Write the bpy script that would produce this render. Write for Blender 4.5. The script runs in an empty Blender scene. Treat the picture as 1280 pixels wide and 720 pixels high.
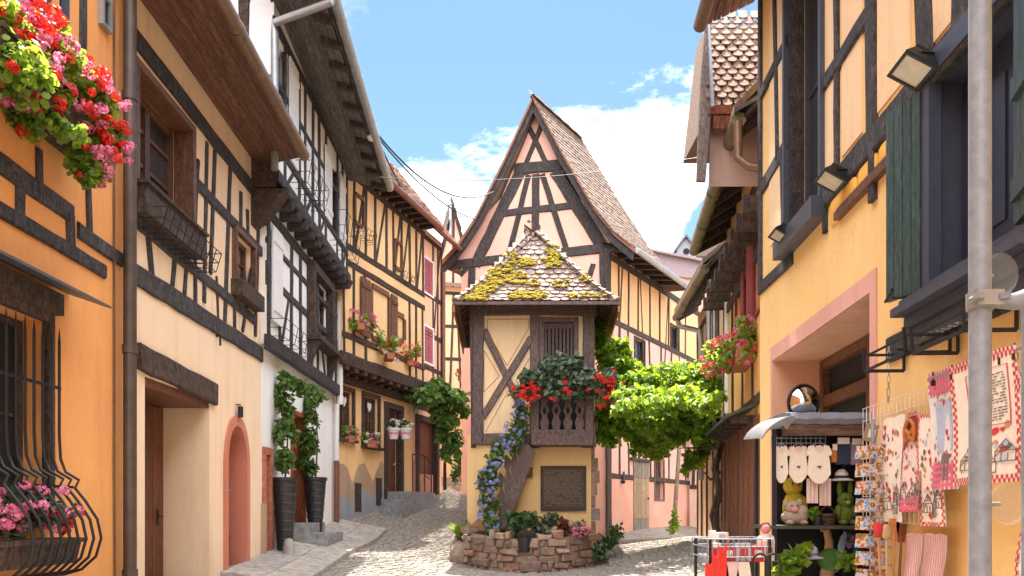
import bpy, bmesh, math, random
import numpy as np
from mathutils import Vector, Matrix
random.seed(7); RNG = np.random.default_rng(11)
scene = bpy.context.scene
COL = scene.collection
V = Vector
# ------------------------------------------------------------------ camera model (level camera with a shifted lens)
FPX, CX, HY, EYE = 1000.0, 640.0, 640.0, 1.5
def at(px, py, d):
    return V(((px - CX) / FPX * d, d, EYE - (py - HY) / FPX * d))
# ------------------------------------------------------------------ ground height (thin plate through surveyed spots)
_G = np.array([(0,-8,-.2),(-4,-8,-.2),(3,-8,-.2),(0,0,0),(-3.5,0,.05),(2.2,0,.05),(-3.5,5,.35),(2.4,5.5,.28),(-3.5,7.3,.5),(-3.5,9.3,.70),
 (-3.5,11.1,.84),(-3.5,13.4,1.07),(-3.5,15.8,1.28),(-2.8,18.2,1.62),(-1.9,21,1.98),(-1.0,24,2.3),(-1.2,27,2.55),(0,10,.38),
 (-0.8,14,.50),(-.75,15.2,.63),(-.8,19,1.42),(1.6,15,.62),(1.6,13,.48),(2.7,8.7,.5),(3.0,12,.82),(3.5,14.5,.96),(2.4,20,.84),
 (4,21.8,.9),(5.9,26,1.05),(3.8,18,.92),(-2,12.7,.76),(1.5,5.2,.22)], float)
def _phi(r2): return np.where(r2 > 1e-9, .5 * r2 * np.log(r2 + 1e-12), 0)
_n = len(_G)
_K = _phi(((_G[:,None,:2]-_G[None,:,:2])**2).sum(-1)) + np.eye(_n)*.3
_Pm = np.c_[np.ones(_n), _G[:,:2]]
_W = np.linalg.solve(np.block([[_K,_Pm],[_Pm.T,np.zeros((3,3))]]), np.r_[_G[:,2],0,0,0])
def gz(x, y):
    x = min(max(x, -4.6), 6.2); y = min(max(y, -8.0), 27.0)
    r2 = (_G[:,0]-x)**2 + (_G[:,1]-y)**2
    return float(_phi(r2) @ _W[:_n] + _W[_n] + _W[_n+1]*x + _W[_n+2]*y)
# ------------------------------------------------------------------ objects
def thing(name, label, cat, loc=(0,0,0), group=None, rz=0):
    o = bpy.data.objects.new(name, None); COL.objects.link(o)
    o.empty_display_size = .2
    o.location = loc; o.rotation_euler = (0,0,rz)
    o['label'] = label; o['category'] = cat
    if group: o['group'] = group
    return o
def tag(o, label, cat, group=None):
    o['label'] = label; o['category'] = cat
    if group: o['group'] = group
    return o
def copy_tree(o, parent=None):
    c = o.copy(); COL.objects.link(c)
    if parent: c.parent = parent
    for ch in list(o.children): copy_tree(ch, c)
    return c
def rootloc(o):
    while o.parent: o = o.parent
    return V(o.location)
class M:
    """collects faces; build() links them as one mesh object"""
    def __init__(s): s.v = []; s.f = []
    def add(s, vs, fs):
        b = len(s.v); s.v += [tuple(p) for p in vs]; s.f += [tuple(b+i for i in f) for f in fs]
    def quad(s, a,b,c,d): s.add([a,b,c,d], [(0,1,2,3)])
    def poly(s, ps): s.add(ps, [tuple(range(len(ps)))])
    def hexa(s, p):  # 8 points: bottom ring 0-3, top ring 4-7
        s.add(p, [(3,2,1,0),(4,5,6,7),(0,1,5,4),(1,2,6,5),(2,3,7,6),(3,0,4,7)])
    def box(s, c, sx, sy, sz, rz=0):
        c = V(c); R = Matrix.Rotation(rz,3,'Z')
        s.hexa([c + R @ V((x*sx/2,y*sy/2,z*sz/2)) for z in (-1,1) for x,y in ((-1,-1),(1,-1),(1,1),(-1,1))])
    def obox(s, o, a, b, c):  # corner and three edge vectors
        o,a,b,c = V(o),V(a),V(b),V(c)
        s.hexa([o,o+a,o+a+b,o+b,o+c,o+a+c,o+a+b+c,o+b+c])
    def prism(s, pts, off):
        off = V(off); n = len(pts); P = [V(p) for p in pts]
        s.add(P+[p+off for p in P], [tuple(range(n))[::-1], tuple(range(n,2*n))] + [(i,(i+1)%n,n+(i+1)%n,n+i) for i in range(n)])
    def sweep(s, path, ring, closed_ring=True, caps=True):
        """ring(i) -> list of points for each path index"""
        rs = [ring(i) for i in range(len(path))]; k = len(rs[0]); vs = [p for r in rs for p in r]; fs = []
        for i in range(len(rs)-1):
            for j in range(k if closed_ring else k-1):
                fs.append((i*k+j, i*k+(j+1)%k, (i+1)*k+(j+1)%k, (i+1)*k+j))
        if caps: fs += [tuple(range(k))[::-1], tuple((len(rs)-1)*k+j for j in range(k))]
        s.add(vs, fs)
    def tube(s, path, r, seg=8, caps=True):
        path = [V(p) for p in path]; n = len(path)
        rad = r if isinstance(r,(list,tuple)) else [r]*n
        up = None; frames = []
        for i in range(n):
            t = (path[min(i+1,n-1)] - path[max(i-1,0)]).normalized()
            if up is None:
                up = V((0,0,1)) if abs(t.z) < .9 else V((1,0,0))
            a = (up - t*up.dot(t)).normalized(); up = a
            frames.append((a, t.cross(a)))
        s.sweep(path, lambda i: [path[i] + (frames[i][0]*math.cos(2*math.pi*j/seg) + frames[i][1]*math.sin(2*math.pi*j/seg))*rad[i] for j in range(seg)], True, caps)
    def lathe(s, c, prof, seg=16):
        c = V(c); s.sweep(prof, lambda i: [c + V((prof[i][0]*math.cos(2*math.pi*j/seg), prof[i][0]*math.sin(2*math.pi*j/seg), prof[i][1])) for j in range(seg)])
    def ball(s, c, rx, ry=None, rz=None, seg=10, rows=7):
        ry = ry or rx; rz = rz or rx; c = V(c)
        prof = [-math.pi/2 + math.pi*(i+.02)/(rows+.04) for i in range(rows+1)]
        s.sweep(prof, lambda i: [c + V((rx*math.cos(prof[i])*math.cos(2*math.pi*j/seg), ry*math.cos(prof[i])*math.sin(2*math.pi*j/seg), rz*math.sin(prof[i]))) for j in range(seg)])
    def build(s, name, mat, parent=None, smooth=True, world=False, kind=None, label=None):
        me = bpy.data.meshes.new(name)
        off = V((0,0,0))
        if parent is not None and not world: off = rootloc(parent)
        A = np.array(s.v, float).reshape(-1,3) - np.array(off)
        me.from_pydata(A.tolist(), [], s.f); me.update()
        if smooth:
            bm = bmesh.new(); bm.from_mesh(me); bmesh.ops.recalc_face_normals(bm, faces=bm.faces); bm.to_mesh(me); bm.free()
            me.polygons.foreach_set('use_smooth', [True]*len(me.polygons))
            me.set_sharp_from_angle(angle=math.radians(38))
        me.materials.append(mat)
        o = bpy.data.objects.new(name, me); COL.objects.link(o)
        if parent is not None: o.parent = parent
        if kind: o['kind'] = kind
        if label: o['label'] = label
        return o
# ------------------------------------------------------------------ facades
class Facade:
    def __init__(s, p, q):
        s.p = V((p[0],p[1],0)); s.q = V((q[0],q[1],0)); s.e = (s.q-s.p).normalized(); s.L = (s.q-s.p).length
        n = V((s.e.y,-s.e.x,0))
        if n.dot(-s.p if abs(n.dot(s.p))>1e-6 else V((0,-1,0))) < 0: n = -n
        s.n = n
    def pt(s, u, z, w=0): return s.p + s.e*u + s.n*w + V((0,0,z))
    def at(s, px, py, w=0):
        r = V(((px-CX)/FPX, 1, -(py-HY)/FPX))
        d = (s.p + s.n*w).dot(s.n) / r.dot(s.n)
        X = r*d
        return (X - s.p).dot(s.e), EYE + X.z
    def px3(s, px, py, w=0):
        u,z = s.at(px,py,w); return s.pt(u,z,w)
    def out(s, w):   # parallel facade w metres nearer the street
        f = Facade.__new__(Facade); f.p = s.p+s.n*w; f.q = s.q+s.n*w; f.e = s.e; f.n = s.n; f.L = s.L; return f
    def rect(s, x0,y0,x1,y1, yref=None):
        """pixel corners (near-left top, other-side bottom): u from the two columns, z from the column x0 (y0,y1)"""
        u0,za = s.at(x0,y0); u1,_ = s.at(x1,y0); _,zb = s.at(x0,y1)
        return min(u0,u1), max(u0,u1), min(za,zb), max(za,zb)
def beam(m, F, a, b, w, t=.028, jit=.07, back=-.02, n=None):
    """timber lying on facade F between (u,z) a and b, hand hewn: slightly wavy edges"""
    a = V((a[0],a[1])); b = V((b[0],b[1])); d = b-a; L = d.length
    if L < 1e-4: return
    d = d/L; nn = V((-d.y,d.x)); k = n or max(2,int(L/.3)+1); t = t + random.uniform(-.006,.006)
    rows = []; c = 0
    for i in range(k+1):
        c = c*.6 + random.uniform(-1,1)*w*jit*.5
        hw1 = w/2*(1+random.uniform(-jit,jit)); hw2 = w/2*(1+random.uniform(-jit,jit))
        p = a + d*(L*i/k) + nn*c; ch = min(.014, w*.12); tt = t + random.uniform(-.003,.003)
        ring = []
        for o,ww in ((-hw1,back),(-hw1,tt-ch),(-hw1+ch,tt),(hw2-ch,tt),(hw2,tt-ch),(hw2,back)):
            q = p + nn*o; ring.append(F.pt(q.x,q.y,ww))
        rows.append(ring)
    m.sweep(rows, lambda i: rows[i])
def pbeam(m, F, a, b, w, t=.028, **k):
    beam(m, F, F.at(*a), F.at(*b), w, t, **k)
def wall_sheet(m, F, u0,u1,z0,z1, holes=(), w=0):
    us = sorted({u0,u1,*[min(max(h[0],u0),u1) for h in holes],*[min(max(h[1],u0),u1) for h in holes]})
    zs = sorted({z0,z1,*[min(max(h[2],z0),z1) for h in holes],*[min(max(h[3],z0),z1) for h in holes]})
    for i in range(len(us)-1):
        for j in range(len(zs)-1):
            uc=(us[i]+us[i+1])/2; zc=(zs[j]+zs[j+1])/2
            if any(h[0]<uc<h[1] and h[2]<zc<h[3] for h in holes): continue
            m.quad(F.pt(us[i],zs[j],w),F.pt(us[i+1],zs[j],w),F.pt(us[i+1],zs[j+1],w),F.pt(us[i],zs[j+1],w))
    for h in holes:
        a,b,c,d = h[:4]; D = h[4] if len(h)>4 else .16
        a=max(a,u0); b=min(b,u1); c=max(c,z0); d=min(d,z1)
        q = lambda u,z,ww: F.pt(u,z,ww)
        for (p1,p2) in (((a,c),(b,c)),((b,c),(b,d)),((b,d),(a,d)),((a,d),(a,c))):
            m.quad(q(*p1,w),q(*p2,w),q(*p2,w-D),q(*p1,w-D))
        m.quad(q(a,c,w-D),q(b,c,w-D),q(b,d,w-D),q(a,d,w-D))
def body(m, F, u0,u1,z0,z1, holes=(), depth=5, top=True):
    """a storey: front sheet with real openings, two sides, back and lid"""
    wall_sheet(m, F, u0,u1,z0,z1, holes)
    P = lambda u,z,w: F.pt(u,z,w)
    m.quad(P(u0,z0,0),P(u0,z1,0),P(u0,z1,-depth),P(u0,z0,-depth))
    m.quad(P(u1,z0,0),P(u1,z1,0),P(u1,z1,-depth),P(u1,z0,-depth))
    m.quad(P(u0,z0,-depth),P(u1,z0,-depth),P(u1,z1,-depth),P(u0,z1,-depth))
    if top: m.quad(P(u0,z1,0),P(u1,z1,0),P(u1,z1,-depth),P(u0,z1,-depth))
    m.quad(P(u0,z0,0),P(u1,z0,0),P(u1,z0,-depth),P(u0,z0,-depth))
def fbox(m, F, u0,u1,z0,z1,w0,w1):
    m.hexa([F.pt(u0,z0,w0),F.pt(u1,z0,w0),F.pt(u1,z0,w1),F.pt(u0,z0,w1),F.pt(u0,z1,w0),F.pt(u1,z1,w0),F.pt(u1,z1,w1),F.pt(u0,z1,w1)])
def frame4(m, F, u0,u1,z0,z1,b,w0,w1, bb=None):
    bb = b if bb is None else bb
    fbox(m,F,u0,u0+b,z0,z1,w0,w1); fbox(m,F,u1-b,u1,z0,z1,w0,w1)
    fbox(m,F,u0+b,u1-b,z1-b,z1,w0,w1-.002); fbox(m,F,u0+b,u1-b,z0,z0+bb,w0,w1-.002)
def window(root, F, R, fm, gm, D=.16, cols=2, rows=3, b=.055, casing=None, cb=.09, cw=.03, sill=None, sillw=.12, bar=.022, label=None, lining=None):
    """R=(u0,u1,z0,z1) of the wall opening; glazed frame set back D, optional casing round it, sill"""
    u0,u1,z0,z1 = R
    m = M()
    frame4(m,F,u0+.003,u1-.003,z0+.003,z1-.003,b,-D+.004,-D+.07)
    uc=(u0+u1)/2
    if cols>1: fbox(m,F,uc-b*.6,uc+b*.6,z0+b,z1-b,-D+.004,-D+.075)
    for i in range(1,rows):
        z = z0+(z1-z0)*i/rows; fbox(m,F,u0+b,u1-b,z-bar/2,z+bar/2,-D+.03,-D+.058)
    if cols>2:
        for i in range(1,cols):
            if cols%2==0 and i==cols//2: continue
            u=u0+(u1-u0)*i/cols; fbox(m,F,u-bar/2,u+bar/2,z0+b,z1-b,-D+.03,-D+.060)
    if casing:
        c = M(); frame4(c,F,u0-cb,u1+cb,z0-cb,z1+cb,cb,-.01,cw)
    o = m.build('window', fm, root, label=label)
    g = M(); g.quad(F.pt(u0,z0,-D+.04),F.pt(u1,z0,-D+.04),F.pt(u1,z1,-D+.04),F.pt(u0,z1,-D+.04)); g.build('pane', gm, o, smooth=False)
    if casing: c.build('casing', casing, o)
    if lining:
        l = M()
        for q in ((u0+.001,u0+.012,z0,z1),(u1-.012,u1-.001,z0,z1),(u0+.012,u1-.012,z1-.012,z1-.001),(u0+.012,u1-.012,z0+.001,z0+.012)): fbox(l,F,*q,-D+.08,.004)
        l.build('reveal', lining, o)
    if sill:
        s = M(); fbox(s,F,u0-cb-.03,u1+cb+.03,z0-cb-.05,z0-cb+.012,-.01,sillw); s.build('sill', sill, o)
    return o
def shutter(root, F, R, w0, mat, boards=4, label=None):
    u0,u1,z0,z1 = R; m = M()
    for i in range(boards):
        a=u0+(u1-u0)*i/boards; b=u0+(u1-u0)*(i+1)/boards-.006
        fbox(m,F,a,b,z0,z1,w0,w0+.025+random.uniform(0,.002))
    for f in (.14,.86):
        z=z0+(z1-z0)*f; fbox(m,F,u0+.02,u1-.02,z-.04,z+.04,w0+.02,w0+.045)
    return m.build('shutter', mat, root, label=label)
def gutter(root, path, r, mat, name='gutter', rings=.9):
    m = M(); path=[V(p) for p in path]
    a,b=path[0],path[-1]; n=max(2,int((b-a).length/.4)) if len(path)==2 else 0
    if n: path=[a.lerp(b,i/n) for i in range(n+1)]
    m.tube(path, r, 10)
    L=0
    for i in range(len(path)-1):
        L+=(path[i+1]-path[i]).length
        if L>rings:
            L=0; d=(path[i+1]-path[i]).normalized(); p=path[i]; m.tube([p-d*.02,p+d*.02], r*1.12, 10)
    return m.build(name, mat, root)
# ------------------------------------------------------------------ roof tiles on a ruled surface
def tiles(m, surf, S, T, inside=None, tw=.17, th=.145, lift=.022, jit=.012):
    """surf(s,t): s 0..1 along the eave, t 0..1 up the slope; S,T lengths in metres"""
    rows=int(T/th); 
    for r in range(rows+1):
        t0=r/rows; cols=int(S/tw)
        for c in range(-1,cols+1):
            s0=(c+.5*(r%2)+.5)/cols
            if s0<0.0 or s0>1.0: continue
            if inside and not inside(s0,t0): continue
            ds=.5/cols*.96; p0=surf(s0,t0); pu=surf(s0,min(t0+.02,1.0)) if t0<.98 else surf(s0,t0)*2-surf(s0,t0-.02)
            b=(pu-p0).normalized(); a=(surf(min(s0+.02,1),t0)-surf(max(s0-.02,0),t0)).normalized()
            n=a.cross(b).normalized()
            if n.z<0: n=-n
            hw=tw*.485; Lh=th*1.9; j=random.uniform(-jit,jit); lf=lift+random.uniform(-.004,.010); ro=random.uniform(-.02,.02)
            pts=[(-hw,Lh,-.002),(-hw,.045,.8),(-hw*.72,.014,.95),(-hw*.3,0,1),(hw*.3,0,1),(hw*.72,.014,.95),(hw,.045,.8),(hw,Lh,-.002)]
            top=[p0+a*(x+ro*y)+b*(y+j)+n*(lf*(k if k>0 else .15)) for x,y,k in pts]
            bot=[q-n*.014-b*0 for q in top[1:7]]
            m.add(top+bot,[tuple(range(8))]+[(i+1,i+8,i+9,i+2) for i in range(5)])
def lumps(m, pts, r0, r1, n):
    """small uneven half-round lumps (moss)"""
    for _ in range(n):
        c=V(random.choice(pts)); r=random.uniform(r0,r1)
        m.ball(c, r, r*random.uniform(.7,1.2), r*.55, 6, 4)
# ------------------------------------------------------------------ foliage
def leaves(m, blobs, size, up=.4, hexa=False, droop=0.0, outward=.5, shell=.0):
    """blobs: (centre, (rx,ry,rz), count); leaf faces scattered through each blob's volume"""
    for c,r,n in blobs:
        d=RNG.normal(size=(n,3)); d/=np.linalg.norm(d,axis=1)[:,None]
        rad=(shell+(1-shell)*RNG.random(n))**(1/2.4)
        pos=np.array(c)+d*rad[:,None]*np.array(r)
        nor=RNG.normal(size=(n,3))*.55+d*outward+np.array([0,0,up]); nor/=np.linalg.norm(nor,axis=1)[:,None]
        for i in range(n):
            N=V(nor[i]); P=V(pos[i]); A=N.orthogonal().normalized(); A=Matrix.Rotation(RNG.random()*6.283,3,N)@A
            if droop: A=(A+V((0,0,-droop))).normalized(); N=(N-A*N.dot(A)).normalized() if abs(N.dot(A))<.98 else A.orthogonal()
            B=N.cross(A); s=size*(.6+.8*RNG.random())
            if hexa:
                q=[P+(A*math.cos(k*1.0472)+B*math.sin(k*1.0472))*s*.62+N*(s*.1*(k%2)) for k in range(6)]; m.add(q,[(0,1,2,3,4,5)])
            else:
                m.add([P-A*s*.1,P+A*s*.45+B*s*.42+N*s*.10,P+A*s*1.1,P+A*s*.45-B*s*.42+N*s*.10],[(0,1,2),(0,2,3)])
def clump(blobs, k=6, f=.48):
    """break smooth volumes into k smaller uneven clumps each, leaving gaps between them"""
    out=[]
    for c,r,n in blobs:
        for _ in range(k):
            d=V(RNG.normal(size=3)); d.normalize(); q=random.uniform(.25,.95); s=f*random.uniform(.6,1.3)
            out.append((V(c)+V((d.x*r[0],d.y*r[1],d.z*r[2]))*q,(r[0]*s,r[1]*s,r[2]*s),max(3,int(n/k*s/f*random.uniform(.7,1.3)))))
    return out
def blooms(m, heads, r, petals=32, size=.33):
    for c in heads:
        c=V(c); rr=r*random.uniform(.7,1.25)
        for k in range(petals):
            N=V(RNG.normal(size=3)); N.normalize(); N.z*=.8
            P=c+N*rr*(.65+.4*random.random()); A=N.orthogonal().normalized(); A=Matrix.Rotation(random.random()*6.28,3,N)@A; B=N.cross(A); s=rr*size
            m.add([P-A*s,P+B*s*.9+N*s*.2,P+A*s,P-B*s*.9+N*s*.2],[(0,1,2,3)])
def inblob(blobs, n, front=None, shellmin=.75):
    out=[]; w=[b[2] for b in blobs]
    while len(out)<n:
        c,r,_=random.choices(blobs,w)[0]; d=V(RNG.normal(size=3)); d.normalize()
        if front is not None and d.dot(V(front))<-.1: continue
        k=random.uniform(shellmin,1.08); out.append(V(c)+V((d.x*r[0],d.y*r[1],d.z*r[2]))*k)
    return out
# ------------------------------------------------------------------ materials
def nm(name):
    m=bpy.data.materials.new(name); m.use_nodes=True; nt=m.node_tree; nt.nodes.clear()
    o=nt.nodes.new('ShaderNodeOutputMaterial'); b=nt.nodes.new('ShaderNodeBsdfPrincipled'); nt.links.new(b.outputs[0],o.inputs[0])
    return m,nt,b
def N(nt,t,**k):
    n=nt.nodes.new(t)
    for a,v in k.items():
        if a in n.inputs.keys(): n.inputs[a].default_value=v
        else: setattr(n,a,v)
    return n
def coords(nt, scale=(1,1,1)):
    tc=N(nt,'ShaderNodeTexCoord'); mp=N(nt,'ShaderNodeMapping'); mp.inputs['Scale'].default_value=scale
    nt.links.new(tc.outputs['Object'],mp.inputs[0]); return mp.outputs[0]
def noise(nt,vec,scale,detail=4,rough=.55):
    n=N(nt,'ShaderNodeTexNoise'); n.inputs['Scale'].default_value=scale; n.inputs['Detail'].default_value=detail; n.inputs['Roughness'].default_value=rough
    if vec is not None: nt.links.new(vec,n.inputs['Vector'])
    return n.outputs['Fac']
def ramp(nt,fac,stops):
    r=N(nt,'ShaderNodeValToRGB'); e=r.color_ramp.elements
    while len(e)<len(stops): e.new(.5)
    for x,(p,c) in zip(e,stops): x.position=p; x.color=(*c,1) if len(c)==3 else c
    nt.links.new(fac,r.inputs[0]); return r.outputs[0]
def mix(nt,fac,a,b,mode='MIX'):
    m=N(nt,'ShaderNodeMix',data_type='RGBA',blend_type=mode)
    for i,x in ((0,fac),(6,a),(7,b)):
        if isinstance(x,(int,float)): m.inputs[i].default_value=x
        elif isinstance(x,tuple): m.inputs[i].default_value=(*x[:3],1)
        else: nt.links.new(x,m.inputs[i])
    return m.outputs[2]
def bump(nt,b,h,strength=.3,dist=.01):
    n=N(nt,'ShaderNodeBump'); n.inputs['Strength'].default_value=strength; n.inputs['Distance'].default_value=dist
    nt.links.new(h,n.inputs['Height']); nt.links.new(n.outputs[0],b.inputs['Normal']); return n
def mul(c,k): return tuple(min(1,x*k) for x in c)
def plaster(name,c,c2=None,stain=None,rough=.9):
    m,nt,b=nm(name); v=coords(nt); c2=c2 or mul(c,.82)
    f=noise(nt,v,.9,6,.6); col=ramp(nt,f,[(.3,c2),(.62,c)])
    g=noise(nt,coords(nt,(3.2,3.2,.45)),1.6,5,.65); col=mix(nt,ramp(nt,g,[(.50,(0,0,0)),(.74,(.62,.62,.62))]),col,stain or mul(c,.66))
    ck=N(nt,'ShaderNodeTexVoronoi',feature='DISTANCE_TO_EDGE'); ck.inputs['Scale'].default_value=1.1
    wv=N(nt,'ShaderNodeVectorMath',operation='ADD'); nz=N(nt,'ShaderNodeTexNoise'); nz.inputs['Scale'].default_value=3.5; nz.inputs['Detail'].default_value=6; nt.links.new(v,nz.inputs['Vector']); nt.links.new(v,wv.inputs[0]); nt.links.new(nz.outputs['Color'],wv.inputs[1]); nt.links.new(wv.outputs[0],ck.inputs['Vector'])
    gate=ramp(nt,noise(nt,v,.8,3),[(.52,(0,0,0)),(.62,(.32,.32,.32))]); crk=ramp(nt,ck.outputs['Distance'],[(.0,(1,1,1)),(.010,(0,0,0))]); col=mix(nt,mix(nt,1.0,gate,crk,'MULTIPLY'),col,mul(c,.45))
    lt=ramp(nt,noise(nt,v,2.3,6,.7),[(.55,(0,0,0)),(.72,(.35,.35,.35))]); col=mix(nt,lt,col,tuple(min(.88,x*1.12+.03) for x in c))
    sp=noise(nt,v,38,3,.7); col=mix(nt,ramp(nt,sp,[(.3,(.16,.16,.16)),(.6,(0,0,0))]),col,mul(c,.55))
    nt.links.new(col,b.inputs['Base Color']); b.inputs['Roughness'].default_value=rough
    h=mix(nt,.4,noise(nt,v,9,5,.6),noise(nt,v,70,3,.6)); bump(nt,b,h,.5,.012)
    return m
def wood(name,c,c2=None,scale=(26,26,5),rough=.75,bs=.6):
    m,nt,b=nm(name); c2=c2 or mul(c,.45)
    geo=N(nt,'ShaderNodeNewGeometry')
    f=noise(nt,coords(nt,scale),1.0,6,.65); fine=noise(nt,coords(nt,tuple(3*x for x in scale)),1.0,5,.7); col=ramp(nt,f,[(.36,c2),(.56,c),(.75,mul(c,1.6))]); col=mix(nt,ramp(nt,fine,[(.42,(.9,.9,.9)),(.52,(0,0,0))]),col,mul(c2,.45))
    tone=ramp(nt,geo.outputs['Random Per Island'],[(0,(.62,.62,.62)),(1,(1.0,1.0,1.0))]); col=mix(nt,1.0,col,tone,'MULTIPLY')
    nt.links.new(col,b.inputs['Base Color']); b.inputs['Roughness'].default_value=rough
    bump(nt,b,f,bs,.012); return m
def island(name,cols,rough=.85,bs=.4,nscale=14,spec=None):
    """every separate piece (tile, stone) its own tone"""
    m,nt,b=nm(name); geo=N(nt,'ShaderNodeNewGeometry')
    k=len(cols); col=ramp(nt,geo.outputs['Random Per Island'],[(i/(k-1),c) for i,c in enumerate(cols)])
    v=coords(nt); f=noise(nt,v,nscale,5,.6); col=mix(nt,1.0,col,ramp(nt,f,[(.3,(.55,.55,.55)),(.65,(1.1,1.1,1.1))]),'MULTIPLY')
    nt.links.new(col,b.inputs['Base Color']); b.inputs['Roughness'].default_value=rough
    bump(nt,b,noise(nt,v,nscale*4,4,.6),bs,.008); return m
def leafmat(name,dark,light,trans=.45,tcol=None,rough=.5):
    m=bpy.data.materials.new(name); m.use_nodes=True; nt=m.node_tree; nt.nodes.clear()
    o=N(nt,'ShaderNodeOutputMaterial'); geo=N(nt,'ShaderNodeNewGeometry')
    col=ramp(nt,geo.outputs['Random Per Island'],[(0,dark),(.55,tuple((a+b)/2 for a,b in zip(dark,light))),(1,light)])
    p=N(nt,'ShaderNodeBsdfPrincipled'); p.inputs['Roughness'].default_value=rough; nt.links.new(col,p.inputs['Base Color'])
    t=N(nt,'ShaderNodeBsdfTranslucent'); nt.links.new(mix(nt,.8,col,tcol,'MIX') if tcol else col,t.inputs[0])
    x=N(nt,'ShaderNodeMixShader'); x.inputs[0].default_value=trans
    nt.links.new(p.outputs[0],x.inputs[1]); nt.links.new(t.outputs[0],x.inputs[2]); nt.links.new(x.outputs[0],o.inputs[0]); return m
def flat(name,c,rough=.6,metal=0,var=.25,scale=12,bs=.1):
    m,nt,b=nm(name); v=coords(nt); f=noise(nt,v,scale,4,.6)
    nt.links.new(ramp(nt,f,[(.3,mul(c,1-var)),(.68,c)]),b.inputs['Base Color'])
    b.inputs['Roughness'].default_value=rough; b.inputs['Metallic'].default_value=metal
    if bs: bump(nt,b,f,bs,.01)
    return m
def glassy(name,c,rough=.06):
    m,nt,b=nm(name); v=coords(nt); f=noise(nt,v,2.2,2)
    nt.links.new(ramp(nt,f,[(.35,mul(c,.5)),(.65,c)]),b.inputs['Base Color']); b.inputs['Roughness'].default_value=rough
    b.inputs['IOR'].default_value=2.0; bump(nt,b,noise(nt,v,3.5,2),.06,.02); return m
SUN_E=3.8; SKY_S=.10; CLOUD=8.5; SKYTINT=(.39,.445,.415); EXPO=2.27; CLOUDFILL=11.0
# ------------------------------------------------------------------ palette
ORANGE=plaster('orange_plaster',(.76,.36,.12),(.71,.31,.10),(.56,.25,.09))
CREAM=plaster('cream_plaster',(.84,.65,.47),(.81,.60,.41),(.66,.45,.26))
CREAM2=plaster('cream_panel',(.80,.60,.38),(.76,.55,.33))
WHITE=plaster('white_plaster',(.86,.87,.88),(.80,.82,.85),(.62,.63,.66))
YELLOW=plaster('yellow_plaster',(.78,.53,.27),(.75,.48,.22),(.62,.39,.2))
PEACH=plaster('peach_plaster',(.78,.51,.34),(.75,.47,.30))
PINK=plaster('pink_plaster',(.74,.43,.34),(.70,.39,.30),(.64,.38,.30))
PINKD=plaster('weathered_pink_plaster',(.66,.36,.28),(.58,.25,.15),(.5,.35,.26))
APRICOT=plaster('apricot_plaster',(.78,.44,.22),(.74,.40,.19))
OCHRE=plaster('ochre_plaster',(.82,.56,.24),(.79,.51,.19),(.68,.43,.17))
OCHREP=plaster('ochre_panel',(.82,.61,.38),(.79,.57,.33))
ROSE=plaster('rose_surround',(.66,.36,.30),(.62,.32,.26))
GREYBLUE=plaster('grey_blue_plinth',(.30,.33,.38),(.25,.28,.33))
BARE=plaster('bare_render',(.42,.30,.21),(.34,.23,.16))
TIMBER=wood('dark_timber',(.064,.050,.048),(.022,.018,.018),(18,18,9),.8,.8)
TIMBERB=wood('brown_timber',(.092,.055,.040),(.030,.019,.015),(18,18,9),.8,.8)
TIMBERG=wood('grey_timber',(.072,.064,.070),(.020,.019,.023),(20,20,9),.8,.9)
BROWNW=wood('brown_window_wood',(.19,.08,.042),(.10,.042,.023),(30,30,6),.5,.3)
REDW=wood('red_brown_door_wood',(.22,.07,.035),(.12,.04,.022),(40,40,3),.5,.3)
ORANGEW=wood('orange_door_wood',(.42,.11,.04),(.26,.07,.03),(40,40,3),.5,.3)
SOFFIT=wood('soffit_boards',(.20,.085,.050),(.11,.05,.033),(26,2.2,26),.6,.4)
GREYSOFF=wood('grey_soffit_boards',(.17,.15,.14),(.11,.10,.095),(22,2,22),.7,.4)
WEATHER=wood('weathered_grey_wood',(.30,.25,.20),(.15,.12,.09),(40,40,4),.8,.6)
GREENW=wood('dark_green_paint',(.045,.085,.085),(.03,.06,.06),(34,34,4),.45,.3)
PURPLEW=wood('dusty_brown_paint',(.175,.105,.095),(.10,.06,.056),(24,24,6),.6,.4)
BLUEGREY=flat('blue_grey_paint',(.05,.058,.085),.45)
WHITEW=flat('white_paint_wood',(.78,.79,.82),.5,var=.1)
PINKSH=flat('raspberry_paint',(.40,.11,.14),.55)
REDSH=flat('dark_red_paint',(.25,.03,.035),.5)
REDSTONE=island('red_sandstone',[(.42,.13,.07),(.46,.16,.09),(.38,.12,.08)],.85,.5)
GLASS=glassy('dark_window_glass',(.035,.042,.05))
GLASSB=glassy('sky_blue_glass',(.10,.20,.30))
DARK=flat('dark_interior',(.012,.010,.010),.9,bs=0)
IRON=flat('black_iron',(.018,.018,.02),.5,.3,bs=0)
ZINC=flat('zinc',(.38,.39,.40),.45,.6,var=.2,scale=6)
COPPER=flat('brown_copper',(.24,.15,.10),.45,.5,var=.35,scale=7)
PIPEB=flat('brown_pipe',(.10,.075,.062),.5,.3,var=.35,scale=8)
GALV=flat('galvanised_steel',(.25,.285,.33),.5,.1,var=.3,scale=22)
LEAD=flat('lead_sheet',(.12,.12,.14),.5,.4)
WHITEP=flat('white_pipe',(.72,.72,.72),.4,var=.08)
REDP=flat('red_pipe',(.20,.075,.055),.5)
ROOFPLAIN=island('roof_plain',[(.20,.12,.08),(.22,.14,.10)],.9,.6,30)
TILE=island('old_clay_tile',[(.14,.095,.075),(.21,.145,.11),(.17,.12,.095),(.24,.165,.13),(.18,.115,.09)],.9,.6,22)
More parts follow.
